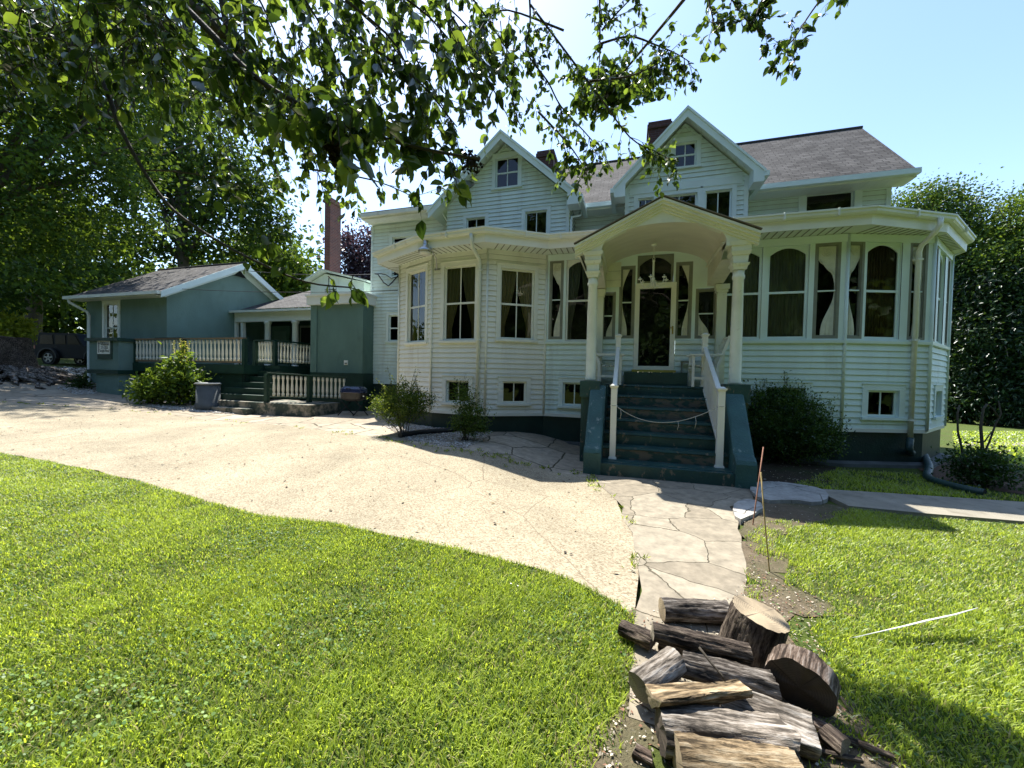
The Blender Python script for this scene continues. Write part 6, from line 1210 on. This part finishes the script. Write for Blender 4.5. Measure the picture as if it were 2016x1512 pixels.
# many weeping twigs between
for x0, y0, x1, y1, D, n in ((330, -60, 620, 330, 3.2, 10), (300, -60, 470, 300, 3.4, 10), (560, -60, 720, 330, 3.0, 12), (620, -60, 900, 260, 2.8, 12), (700, -60, 960, 190, 2.9, 12), (760, -60, 980, 120, 3.2, 10), (380, -50, 560, 380, 3.5, 10), (480, -60, 640, 390, 3.3, 12), (250, -60, 400, 260, 3.6, 10), (180, -60, 330, 170, 3.0, 9), (820, -60, 1000, 230, 3.0, 8), (540, -60, 820, 150, 3.1, 12), (880, -60, 1030, 150, 3.2, 8), (420, 60, 560, 300, 3.8, 8), (620, 100, 700, 360, 3.4, 8), (590, 330, 830, 396, 3.6, 4), (680, 0, 840, 250, 2.6, 12), (740, 100, 900, 250, 2.6, 8)):
    D *= .78; mx_, my_ = (x0 * .45 + x1 * .55), (y0 * .62 + y1 * .38)
    bough([(x0, y0, D), (mx_ + rng.uniform(-25, 25), my_, D + .1), (x1, y1, D + .1)], .008, .003, n, .33, 7, .060, 1, .9, 'twig', (.1, 1), .8)
# dense leaf layers of the upper left
for _ in range(300):
    px, py = rng.uniform(-60, 330), rng.uniform(-80, 1) ; py = rng.uniform(-80, 130 - max(0, px - 120) * .1); twig(atD(px, py, rng.uniform(1.9, 3.0)), (rng.normal() * .6 + .2, rng.normal() * .5, -.5), rng.uniform(.15, .35), .0035, 8, .062, 0, .6)
for _ in range(230):
    px = rng.uniform(250, 1010); ym = 235 - abs(px - 640) * .28; py = rng.uniform(-90, max(30, ym)); twig(atD(px, py, rng.uniform(2.0, 3.0)), (rng.normal() * .5 + .25, rng.normal() * .4, -.7), rng.uniform(.15, .33), .003, 6, .070, 0, .7)
for _ in range(90):
    px = rng.uniform(400, 860); py = rng.uniform(120, 330); twig(atD(px, py, rng.uniform(2.2, 3.1)), (rng.normal() * .5 + .2, rng.normal() * .4, -.7), rng.uniform(.15, .3), .0025, 7, .046, 0, .7)
# airy twigs to the right
for pl, n in (([(1040, -40, 3.4), (1044, 40, 3.4), (1037, 100, 3.35), (1078, 160, 3.3), (1105, 210, 3.3), (1160, 270, 3.25), (1175, 300, 3.2), (1150, 345, 3.2)], 26), ([(1045, 10, 3.4), (1120, 110, 3.35), (1180, 190, 3.3), (1240, 270, 3.3), (1290, 298, 3.25), (1312, 310, 3.2)], 24), ([(1180, -40, 3.4), (1181, 60, 3.4), (1180, 120, 3.35), (1172, 200, 3.3)], 8), ([(1182, 86, 3.35), (1240, 72, 3.3), (1290, 88, 3.3), (1330, 105, 3.25), (1358, 122, 3.2)], 18), ([(1110, 60, 3.4), (1000, 20, 3.4), (960, 40, 3.4)], 8), ([(1160, 160, 3.3), (1240, 150, 3.3), (1310, 118, 3.25)], 14), ([(1012, 90, 3.5), (1010, 200, 3.5), (1030, 260, 3.45)], 10), ([(1060, 220, 3.3), (1120, 285, 3.3), (1150, 330, 3.25)], 12), ([(1185, 60, 3.4), (1220, 20, 3.35), (1260, -20, 3.3)], 9)):
    bough([(x, y, d * .82) for x, y, d in pl], .008, .0025, int(n * 1.25), .18, 7, .044, 1, .5, 'twig', (.1, 1), .5)
for pl, n in (([(1400, -90, 3.0), (1430, -20, 3.0), (1470, 40, 2.95), (1510, 70, 2.9)], 12), ([(1660, -60, 3.0), (1600, 20, 2.95), (1560, 80, 2.9), (1530, 105, 2.9)], 11), ([(1380, -60, 3.0), (1400, 20, 2.95), (1405, 50, 2.9)], 8), ([(1540, -80, 3.0), (1500, 0, 2.95), (1480, 60, 2.9)], 10), ([(1700, -90, 3), (1640, -10, 3)], 5)):
    bough([(x, y, d * .85) for x, y, d in pl], .007, .0025, n, .17, 7, .05, 1, .5, 'twig', (.2, 1), .6)
# main limbs joining these boughs to the trunk, above the frame
for pl in ([(-3.5, -.6, 4.5), (-2.6, .3, 5.0), (-1.6, 1.2, 4.6), (-1.2, 2.2, 4.2)], [(-3.5, -.6, 4.4), (-2.4, .0, 5.3), (-.6, 1.0, 5.2), (.6, 2.4, 4.6), (.9, 2.9, 4.3)], [(-3.5, -.6, 4.5), (-3.2, .6, 4.8), (-2.9, 1.6, 4.1), (-2.6, 2.2, 3.8)], [(-.6, 1.0, 5.2), (1.0, 1.6, 5.0), (1.7, 2.3, 4.3)]):
    P = smoothp([Vector(q) for q in pl]); k = len(P); mb = MB(); mb.tube(P, [.09 - .065 * i / (k - 1) for i in range(k)], 9); mb.build('limb', m_bark, T0)
gs_ = onG(1935, 1492); hs_ = 4.7; cs_ = np.array([gs_[0] - .375 * hs_, gs_[1] + .437 * hs_, hs_])   # leafy bough above the frame that shades the lawn at the lower right
P = smoothp([Vector((.6, 2.4, 4.6)), Vector((.75, 2.9, 4.75)), Vector(cs_)]); mb = MB(); mb.tube(P, [.03 - .022 * i / (len(P) - 1) for i in range(len(P))], 8); mb.build('bough', m_twig, T0)
for _ in range(130): twig(cs_ + rng.normal(size=3) * np.array([.20, .12, .10]), (rng.normal(), rng.normal(), -.2), .2, .003, 7, .085, 0, .4)
twb.build('twigs', m_twig, T0)
L_hero = [leaf_mat('pear_leaf_a', (.022, .046, .014), .28, .25, .35, (.07, .13, .015)), leaf_mat('pear_leaf_b', (.034, .066, .018), .32, .25, .35, (.16, .26, .025)), leaf_mat('pear_leaf_c', (.05, .09, .022), .4, .25, .35, (.30, .42, .04))]
k = len(LP); LL = np.array(LL); leaves('foliage', np.array(LP), np.array(LD), np.array(LN), LL, LL * rng.uniform(.75, 1.0, k), L_hero, rng.choice(3, k, p=[.35, .4, .25]), LEAF_H, T0, smooth=True, curl=rng.uniform(-.05, .3, k))
# dark dried seed cluster caught among the leaves
c = np.array(atD(925, 318, 1.95)); k = 160; Ps = c + rng.normal(size=(k, 3)) * np.array([.018, .018, .022]); leaves('dried_cluster', Ps, rng.normal(size=(k, 3)), rng.normal(size=(k, 3)), .022, .02, [mat('dried_brown', (.02, .014, .010), .9, .3, 20)], None, LEAF_D, T0)
c = np.array(atD(655, 290, 2.05)); k = 120; Ps = c + rng.normal(size=(k, 3)) * np.array([.02, .02, .028]); leaves('dried_cluster', Ps, rng.normal(size=(k, 3)), rng.normal(size=(k, 3)), .04, .035, [bpy.data.materials['dried_brown']], None, LEAF_D, T0)
print('hero leaves', len(LP))
# ================================================================== FIREWOOD PILE
def bark_mat(name, c1, c2, st=14):
    m, N, L, b = _nodes(name); b.inputs['Roughness'].default_value = .9; b.inputs['Specular IOR Level'].default_value = .2
    tc = N.new('ShaderNodeTexCoord'); mp = N.new('ShaderNodeMapping'); mp.inputs['Scale'].default_value = (.16, 1, 1); L.new(tc.outputs['Object'], mp.inputs[0])
    n = N.new('ShaderNodeTexNoise'); n.inputs['Scale'].default_value = st * 3; n.inputs['Detail'].default_value = 9; n.inputs['Roughness'].default_value = .7; L.new(mp.outputs[0], n.inputs[0])
    cr = N.new('ShaderNodeValToRGB'); e = cr.color_ramp.elements; e[0].position = .42; e[0].color = (c1[0] * .25, c1[1] * .25, c1[2] * .25, 1); e[1].position = .62; e[1].color = (*c2, 1); x = e.new(.51); x.color = (*c1, 1); L.new(n.outputs[0], cr.inputs[0])
    n2 = N.new('ShaderNodeTexNoise'); n2.inputs['Scale'].default_value = 6; n2.inputs['Detail'].default_value = 5; L.new(tc.outputs['Object'], n2.inputs[0]); mr = N.new('ShaderNodeMapRange'); mr.inputs[1].default_value = .35; mr.inputs[2].default_value = .65; mr.inputs[3].default_value = .55; mr.inputs[4].default_value = 1.2; L.new(n2.outputs[0], mr.inputs[0])
    mx = N.new('ShaderNodeMix'); mx.data_type = 'RGBA'; mx.blend_type = 'MULTIPLY'; mx.inputs[0].default_value = 1; L.new(cr.outputs[0], mx.inputs[6]); L.new(mr.outputs[0], mx.inputs[7]); L.new(mx.outputs[2], b.inputs['Base Color'])
    bp = N.new('ShaderNodeBump'); bp.inputs['Strength'].default_value = 1.0; bp.inputs['Distance'].default_value = .015; L.new(n.outputs[0], bp.inputs['Height']); L.new(bp.outputs[0], b.inputs['Normal']); return m
def grain_mat(name, c1, c2):
    m, N, L, b = _nodes(name); b.inputs['Roughness'].default_value = .85
    tc = N.new('ShaderNodeTexCoord'); wv = N.new('ShaderNodeTexWave'); wv.wave_type = 'RINGS'; wv.rings_direction = 'X'; wv.inputs['Scale'].default_value = 28; wv.inputs['Distortion'].default_value = 3.5; wv.inputs['Detail'].default_value = 3; wv.inputs['Detail Scale'].default_value = 1.5; L.new(tc.outputs['Object'], wv.inputs[0])
    n = N.new('ShaderNodeTexNoise'); n.inputs['Scale'].default_value = 14; n.inputs['Detail'].default_value = 8; L.new(tc.outputs['Object'], n.inputs[0])
    ad = N.new('ShaderNodeMath'); ad.operation = 'MULTIPLY'; L.new(wv.outputs[0], ad.inputs[0]); L.new(n.outputs[0], ad.inputs[1]); mx = N.new('ShaderNodeMix'); mx.data_type = 'RGBA'; L.new(ad.outputs[0], mx.inputs[0]); mx.inputs[6].default_value = (*c1, 1); mx.inputs[7].default_value = (*c2, 1)
    sx = N.new('ShaderNodeSeparateXYZ'); L.new(tc.outputs['Object'], sx.inputs[0]); at = N.new('ShaderNodeMath'); at.operation = 'ARCTAN2'; L.new(sx.outputs[1], at.inputs[0]); L.new(sx.outputs[2], at.inputs[1])
    cb = N.new('ShaderNodeCombineXYZ'); L.new(at.outputs[0], cb.inputs[0]); rn = N.new('ShaderNodeTexNoise'); rn.inputs['Scale'].default_value = 2.6; rn.inputs['Detail'].default_value = 5; L.new(cb.outputs[0], rn.inputs[0])
    rr = N.new('ShaderNodeMapRange'); rr.inputs[1].default_value = .60; rr.inputs[2].default_value = .66; L.new(rn.outputs[0], rr.inputs[0]); m4 = N.new('ShaderNodeMix'); m4.data_type = 'RGBA'; L.new(rr.outputs[0], m4.inputs[0]); L.new(mx.outputs[2], m4.inputs[6]); m4.inputs[7].default_value = (c2[0] * .35, c2[1] * .35, c2[2] * .35, 1)
    ns = N.new('ShaderNodeTexNoise'); ns.inputs['Scale'].default_value = 9; ns.inputs['Detail'].default_value = 6; L.new(tc.outputs['Object'], ns.inputs[0]); ms_ = N.new('ShaderNodeMapRange'); ms_.inputs[1].default_value = .3; ms_.inputs[2].default_value = .7; ms_.inputs[3].default_value = .55; ms_.inputs[4].default_value = 1.15; L.new(ns.outputs[0], ms_.inputs[0])
    m5 = N.new('ShaderNodeMix'); m5.data_type = 'RGBA'; m5.blend_type = 'MULTIPLY'; m5.inputs[0].default_value = 1; L.new(m4.outputs[2], m5.inputs[6]); L.new(ms_.outputs[0], m5.inputs[7]); L.new(m5.outputs[2], b.inputs['Base Color'])
    bp = N.new('ShaderNodeBump'); bp.inputs['Strength'].default_value = .5; bp.inputs['Distance'].default_value = .006; L.new(n.outputs[0], bp.inputs['Height']); L.new(bp.outputs[0], b.inputs['Normal']); return m
B_grey = bark_mat('grey_log_bark', (.13, .11, .09), (.30, .27, .235)); B_dark = bark_mat('dark_log_bark', (.085, .065, .05), (.20, .16, .12)); B_pale = bark_mat('weathered_bare_wood', (.26, .22, .175), (.48, .44, .385), 12); B_tan = bark_mat('split_tan_wood', (.27, .195, .11), (.44, .36, .24), 10); B_red = bark_mat('rusty_brown_bark', (.16, .115, .085), (.34, .29, .245))
E_tan = grain_mat('cut_wood_tan', (.38, .30, .19), (.15, .11, .07)); E_dark = grain_mat('cut_wood_dark', (.075, .055, .04), (.035, .027, .02)); E_grey = grain_mat('cut_wood_grey', (.26, .22, .17), (.15, .12, .09))
def log(name, label, a, b, r, bark, end, cat='log', group='logs of the firewood pile', rough=.10, split=None, r2=None, nseg=44, na=52, flatb=0.):
    a, b = Vector(a), Vector(b); L_ = (b - a).length; nseg = max(6, min(nseg, int(L_ / .012))); sd_ = random.random() * 100; r2 = r2 or r
    x_ = (b - a).normalized(); q = x_.to_track_quat('X', 'Z'); V = []; F = []
    def rad(x, an):
        rr_ = r + (r2 - r) * (x / L_ + .5); v = 1 + rough * .9 * noise.noise(Vector((x * 5, math.cos(an) * 1.3 + sd_, math.sin(an) * 1.3))) + rough * .9 * noise.noise(Vector((x * 7, math.cos(an) * 6 + sd_, math.sin(an) * 6))) + rough * 1.1 * abs(noise.noise(Vector((x * 6 + sd_, math.cos(an) * 9, math.sin(an) * 9)))) * -1 + rough * .5 * noise.noise(Vector((x * 40, math.cos(an) * 14 + sd_, math.sin(an) * 14)))
        return rr_ * v
    def prof(x, an):
        rr_ = rad(x, an); y, z = rr_ * math.cos(an), rr_ * math.sin(an)
        if split:
            for (nx_, nz_, d) in split:
                t_ = y * nx_ + z * nz_ - d * r - .012 * noise.noise(Vector((x * 6, y * 20 + sd_, z * 20)))
                if t_ > 0: y -= nx_ * t_; z -= nz_ * t_
        return y, z
    for i in range(nseg + 1):
        x = L_ * (i / nseg - .5)
        for j in range(na):
            y, z = prof(x, 2 * math.pi * j / na); dx = (.02 * noise.noise(Vector((y * 12, z * 12, sd_ + i)))) if i in (0, nseg) else 0; V.append((x + dx * (1 if end is not E_tan else .2), y, z))
    for i in range(nseg):
        for j in range(na): F.append((i * na + j, i * na + (j + 1) % na, (i + 1) * na + (j + 1) % na, (i + 1) * na + j))
    o = np_mesh(name, np.array(V), np.array(F), bark, smooth=True); o.location = (a + b) / 2; o.rotation_mode = 'QUATERNION'; o.rotation_quaternion = q; tag(o, label, cat, group)
    for s in (0, nseg):
        mb = MB(); ring = [V[s * na + j] for j in range(na)]; c = (sum(p[0] for p in ring) / na + (.004 if s else -.004), sum(p[1] for p in ring) / na, sum(p[2] for p in ring) / na)
        for j in range(na):
            p0, p1 = ring[j], ring[(j + 1) % na]; f = [c, p0, p1] if s else [c, p1, p0]; mb.face(f, 0, sm=False)
        e = mb.build('cut_end', end); e.parent = o
    return o
Zp = lambda x, y, z: Vector(atZ(x, y, z))
log('log', 'grey barked log at the back of the pile beside the upright stump', Zp(1303, 1199, .08), Zp(1432, 1206, .08), .070, B_grey, E_tan)
sb = Zp(1476, 1283, 0)
log('tree_stump', 'upright sawn stump with a pale cut top at the back of the woodpile', sb + Vector((-.02, .0, -.02)), sb + Vector((.045, -.01, .25)), .160, B_dark, E_tan, 'stump', rough=.06, r2=.150, na=84)
log('log', 'dark mossy log resting high across the pile in front of the stump', Zp(1284, 1243, .22), Zp(1473, 1287, .19), .048, B_dark, E_grey, rough=.16)
log('log', 'short dark broken log end poking out left under the top log', Zp(1221, 1235, .07), Zp(1284, 1262, .08), .048, B_dark, E_dark, rough=.2)
log('log', 'short thick smooth grey log with its dark sawn face towards the viewer', Zp(1256, 1352, .12), Zp(1330, 1301, .16), .070, B_pale, E_grey, rough=.07)
log('log', 'medium grey log lying behind the split wedge', Zp(1342, 1306, .13), Zp(1524, 1352, .11), .064, B_grey, E_dark, rough=.12)
log('split_log', 'tan split wedge of wood lying on top of the front logs', Zp(1284, 1366, .20), Zp(1468, 1350, .20), .078, B_tan, E_tan, split=[(.3, .95, .05), (-.8, -.6, .6)], r2=.045, rough=.2)
fd = -.62 * Vector(_r0) - .62 * Vector(_f0) - .22 * Vector((0, 0, 1)); fd.normalize(); dc = Zp(1577, 1337, .15)
log('log_round', 'thick round slab of trunk standing on edge with its dark face in shadow', dc - fd * .048, dc + fd * .048, .145, B_red, E_dark, 'log', rough=.035, na=64)
log('log', 'big weathered pale log across the front of the pile', Zp(1300, 1433, .11), Zp(1556, 1466, .11), .098, B_pale, E_dark, rough=.13, split=[(.2, .98, .72)])
log('split_log', 'pale split log lying just behind the big front log', Zp(1420, 1385, .09), Zp(1606, 1448, .09), .085, B_pale, E_dark, split=[(-.3, .95, .4)], rough=.12)
log('log', 'broad tan log cut off by the bottom edge of the picture', Zp(1334, 1500, .10), Zp(1566, 1530, .10), .088, B_tan, E_tan, rough=.13)
log('log', 'brown weathered stick of wood under the round slab', Zp(1552, 1398, .045), Zp(1628, 1436, .035), .026, B_red, E_tan, rough=.2)
log('log', 'small dark round log to the right of the front logs', Zp(1622, 1440, .05), Zp(1662, 1474, .05), .045, B_dark, E_grey, rough=.12)
log('branch', 'long thin fallen branch reaching to the lower right from the pile', Zp(1652, 1448, .03), Zp(1762, 1492, .025), .014, B_dark, E_grey, 'branch', r2=.012, rough=.2)
log('branch', 'slim dark branch lying on the ground below the small round log', Zp(1610, 1478, .03), Zp(1700, 1498, .03), .012, B_dark, E_grey, 'branch', r2=.01, rough=.2)
log('bark_chunk', 'loose lump of brown bark on the bare soil left of the front log', Zp(1250, 1478, .025), Zp(1284, 1496, .02), .026, B_red, E_grey, 'bark', rough=.3)
log('log', 'rotten dark wood fragment between the short log and the mossy log', Zp(1300, 1258, .06), Zp(1400, 1290, .06), .05, B_dark, E_dark, rough=.2)
mb = MB(); mb.tube([Zp(1376, 1274, .30), Zp(1400, 1305, .26), Zp(1420, 1328, .24), Zp(1428, 1342, .22)], [.006, .0055, .005, .004], 6); tag(mb.build('twig', m_twig, None, Zp(1400, 1305, .26)), 'bare curved twig leaning over the middle of the woodpile', 'twig')
# ------------------------------------------------------------------ stakes, strip, pipes
m_rust = mat('rusty_orange_stake', (.30, .14, .085), .7, .3, 12); m_ysl = mat('yellow_brown_stake', (.36, .27, .11), .7, .3, 12)
p = onG(1482, 1034); D_ = float((p - CAM) @ FW); mb = MB(); mb.tube([p - np.array([0, 0, .1]), p, atD(1503, 880, D_)], .0065, 7); tag(mb.build('marker_stake', m_rust, None, p), 'leaning rusty red stake standing by the small pale slab', 'stake', 'thin stakes by the path')
p = onG(1515, 1127); D_ = float((p - CAM) @ FW); mb = MB(); mb.tube([p - np.array([0, 0, .1]), p, atD(1506, 1030, D_ * 1.0), atD(1498, 930, D_)], .0055, 7); tag(mb.build('marker_stake', m_ysl, None, p), 'upright yellow brown stake standing in the bare soil', 'stake', 'thin stakes by the path')
m_ribb = mat('white_plastic_strip', (.72, .72, .68), .4, .1, 5); mb = MB(); pl = [(1925, 1196, .16), (1880, 1209, .14), (1820, 1222, .11), (1780, 1232, .09), (1740, 1241, .07), (1700, 1250, .05), (1672, 1256, .03)]; wd_ = [.004, .05, .062, .05, .026, .010, .004]
P_ = [Vector(atZ(*q)) for q in pl]
for i in range(len(P_) - 1):
    u = Vector((-.25, -.75, .35)).normalized(); mb.face([P_[i] - u * wd_[i] * .5, P_[i + 1] - u * wd_[i + 1] * .5, P_[i + 1] + u * wd_[i + 1] * .5, P_[i] + u * wd_[i] * .5], 0); 
o = mb.build('plastic_strip', m_ribb, None, P_[3]); tag(o, 'long white tapering plastic strip lying across the sunny lawn', 'strip'); md = o.modifiers.new('thickness', 'SOLIDIFY'); md.thickness = .003
m_pipe = mat('dark_green_pipe', (.022, .055, .05), .45, .2, 6, .2, 30)
def corrug(P, r): 
    P = smoothp([Vector(q) for q in P], 14); rs = [r * (1 + .045 * math.sin(i * 2.1)) for i in range(len(P))]; return P, rs
e0 = Vector(pR); gp_ = lambda x, y, h=.055: Vector(onG(x, y)) + Vector((0, 0, h))
P, rs = corrug([e0 + Vector((0, -.0, .02)), e0 + Vector((0, -.02, -.25)), gp_(1812, 905, .20), gp_(1828, 930, .12), gp_(1826, 945), gp_(1850, 957), gp_(1900, 970), gp_(1938, 978)], .058)
mb = MB(); mb.tube(P, rs, 14, 0, False); d_ = (P[-1] - P[-2]).normalized(); mb.tube([P[-1], P[-1] + d_ * .005], [.062, .062], 14, 0, False); mb.tube([P[-2] , P[-1] - d_ * .001], [.048, .05], 12, 1, True)
tag(mb.build('drain_pipe', [m_pipe, m_dash], None, P[-1]), 'dark green flexible drain pipe snaking from the downspout over the grass', 'pipe', 'drain pipes')
P, rs = corrug([Vector(Wb1.P(uL, .5, .075)), Vector(Wb1.P(uL, .22, .12)), gp_(920, 850, .10), gp_(880, 852), gp_(830, 856), gp_(787, 862)], .06); mb = MB(); mb.tube(P, rs, 12); tag(mb.build('drain_pipe', m_black, None, P[-1]), 'black drain pipe lying on the white gravel between the two young shrubs', 'pipe', 'drain pipes')
# ------------------------------------------------------------------ old stump with spreading roots
m_root = bark_mat('grey_root_wood', (.15, .125, .10), (.34, .31, .28), 6)
sb = np.array(onG(-42, 748)); sb = sb + np.array([-.35, .9, 0]); sb[2] = gz(sb[0], sb[1]); DS = float((sb - CAM) @ FW); t = thing('root_stump', 'wide old tree stump with grey roots spreading over the ground', 'stump', sb); V = []; F = []; na, nz = 48, 14; hS = float(atD(0, 664, DS)[2] - sb[2]); rS = 29 / FPX * DS
for i in range(nz + 1):
    q = i / nz
    for j in range(na):
        an = 2 * math.pi * j / na; fl = (1 - q) ** 2.2; rr_ = rS * (.92 + .85 * fl * (.5 + .5 * math.cos(an * 7 + 1.3 * noise.noise(Vector((an, 0, 0))))) + .16 * noise.noise(Vector((math.cos(an) * 2, math.sin(an) * 2, q * 2))) + .05 * noise.noise(Vector((math.cos(an) * 9, math.sin(an) * 9, q * 1.2))))
        V.append((sb[0] + rr_ * math.cos(an), sb[1] + rr_ * math.sin(an), sb[2] - .15 + (hS + .15) * q + (.06 * noise.noise(Vector((math.cos(an) * 2, math.sin(an) * 2, 9))) if i == nz else 0)))
for i in range(nz):
    for j in range(na): F.append((i * na + j, i * na + (j + 1) % na, (i + 1) * na + (j + 1) % na, (i + 1) * na + j))
np_mesh('trunk', np.array(V), np.array(F), B_dark, None, t, smooth=True)
mb = MB(); mb.face([V[nz * na + j] for j in range(na)]); mb.build('cut_top', E_grey, t)
for k in range(17):
    an = R(-135 + k * 13) + rng.normal() * .1; ln = rng.uniform(1.3, 3.0) if k > 6 else rng.uniform(1.0, 1.8); pts = []
    for i in range(8):
        q = i / 7; d_ = rS * .8 + ln * q; x = sb[0] + math.cos(an) * d_ + .25 * noise.noise(Vector((q * 2.5, k, 0))) * ln; y = sb[1] + math.sin(an) * d_ + .25 * noise.noise(Vector((q * 2.5, k, 5))) * ln; pts.append((x, y, float(gz(x, y)) + .40 * (1 - q) ** 2 + .05 + .10 * noise.noise(Vector((q * 4, k, 8)))))
    mb = MB(); mb.tube(pts, [.17 * (1 - .82 * i / 7) * rng.uniform(.7, 1.2) for i in range(8)], 8); mb.build('root', m_root, t)
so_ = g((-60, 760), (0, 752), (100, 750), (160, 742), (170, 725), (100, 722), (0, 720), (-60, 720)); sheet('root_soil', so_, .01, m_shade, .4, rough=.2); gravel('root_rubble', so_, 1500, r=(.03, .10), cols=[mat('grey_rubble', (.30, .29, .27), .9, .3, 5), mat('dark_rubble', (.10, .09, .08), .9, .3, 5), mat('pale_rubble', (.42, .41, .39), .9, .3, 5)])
# ------------------------------------------------------------------ parked car
m_car = mat('dark_blue_grey_car_paint', (.007, .011, .017), .5, .05, 2, spec=.10); m_tyre = mat('tyre_rubber', (.012, .012, .012), .8, .2, 10); m_rim = mat('grey_alloy', (.20, .21, .22), .4, .1, 5, metal=.7); m_cglass = mat('tinted_car_glass', (.005, .006, .007), .2, .02, 2, spec=.10); m_flare = mat('grey_plastic_flare', (.025, .027, .03), .6, .1, 5)
DC = 21.5; c0_ = atD(66, 712, DC); bx0, by0 = float(c0_[0]), float(c0_[1]); bz = float(gz(bx0 + 1.5, by0 + 1.2)); H_ = float(atD(66, 654, DC)[2]) - bz
car = thing('parked_car', 'dark blue grey boxy off road car parked behind the stump', 'car', (0, 0, 0)); k_ = H_ / 1.85
def cp(x, y, z): return (x * k_, y * k_, z * k_)
def wheelarc(xc, r): return [(xc + r * math.cos(a), .40 + r * math.sin(a)) for a in np.linspace(math.pi, 0, 11)]
prof_ = [(.05, .5), (.05, 1.02), (.10, 1.12), (2.55, 1.14), (2.72, 1.14), (4.15, 1.06), (4.25, .9), (4.25, .5)] ; low = [(4.25, .42)] + wheelarc(3.55, .48)[::-1] + wheelarc(.92, .48)[::-1] + [(.05, .42)]
mb = MB(); mb.prism([cp(x, 0, z) for x, z in prof_ + low], (0, 1.75 * k_, 0)); mb.build('body', m_car, car)
cab = [(.08, 1.125), (.17, 1.80), (.30, 1.85), (2.2, 1.85), (2.36, 1.80), (2.75, 1.145)]; mb = MB(); mb.prism([cp(x, .10, z) for x, z in cab], (0, 1.55 * k_, 0)); mb.build('cabin', m_car, car)
for q in ([(.25, 1.20), (.30, 1.72), (.98, 1.72), (1.02, 1.20)], [(1.16, 1.20), (1.14, 1.72), (1.72, 1.72), (1.74, 1.20)], [(1.86, 1.20), (1.84, 1.72), (2.28, 1.72), (2.58, 1.20)]): mb = MB(); mb.prism([cp(x, .095, z) for x, z in q][::-1], (0, -.012, 0)); mb.build('side_window', m_cglass, car)
for xc in (.92, 3.55):
    for yy in (-.06, 1.56):
        mb = MB(); mb.tube([cp(xc, yy, .40), cp(xc, yy + .24, .40)], .40 * k_, 24, 0, True, True); wh = mb.build('wheel', m_tyre, car); mb = MB(); rim = []
        mb.tube([cp(xc, yy - .012, .40), cp(xc, yy - .002, .40)], .10 * k_, 12)
        for q in range(5): a = q * 1.2566 + .3; mb.bar(cp(xc, yy - .008, .40), cp(xc + .25 * math.cos(a), yy - .008, .40 + .25 * math.sin(a)), .085 * k_, .014, upv=(0, 1, 0))
        ring = [cp(xc + .255 * math.cos(a), yy - .006, .40 + .255 * math.sin(a)) for a in np.linspace(0, 6.283, 25)]; mb.tube(ring, .022 * k_, 6, 0, False); mb.build('rim', m_rim, wh)
    arc_ = [cp(xc + .52 * math.cos(a), -.07, .42 + .52 * math.sin(a)) for a in np.linspace(math.pi * 1.02, -.05, 14)]
    mb = MB()
    for a_, b_ in zip(arc_, arc_[1:]): mb.bar(a_, b_, .16 * k_, .07 * k_, upv=(0, 0, 1) if abs(a_[0] - b_[0]) > abs(a_[2] - b_[2]) else (1, 0, 0))
    mb.build('fender_flare', m_flare, car)
mb = MB(); mb.tube([cp(.04, .9, 1.0), cp(-.20, .9, 1.0)], .38 * k_, 20); mb.build('spare_wheel', m_tyre, car)
mb = MB(); mb.box(*[v for p_ in zip(cp(-.12, .08, .48), cp(.05, 1.68, .68)) for v in p_]); mb.build('rear_bumper', m_flare, car)
mb = MB(); mb.box(*[v for p_ in zip(cp(.02, -.01, .92), cp(.10, .14, 1.10)) for v in p_]); mb.build('tail_light', mat('red_lens', (.25, .02, .015), .3, .1), car)
mb = MB(); mb.box(*[v for p_ in zip(cp(1.2, -.02, 1.02), cp(1.36, -.003, 1.05)) for v in p_]); mb.build('door_handle', m_flare, car)
car.location = (bx0, by0, bz); car.rotation_euler = (0, 0, YAW)
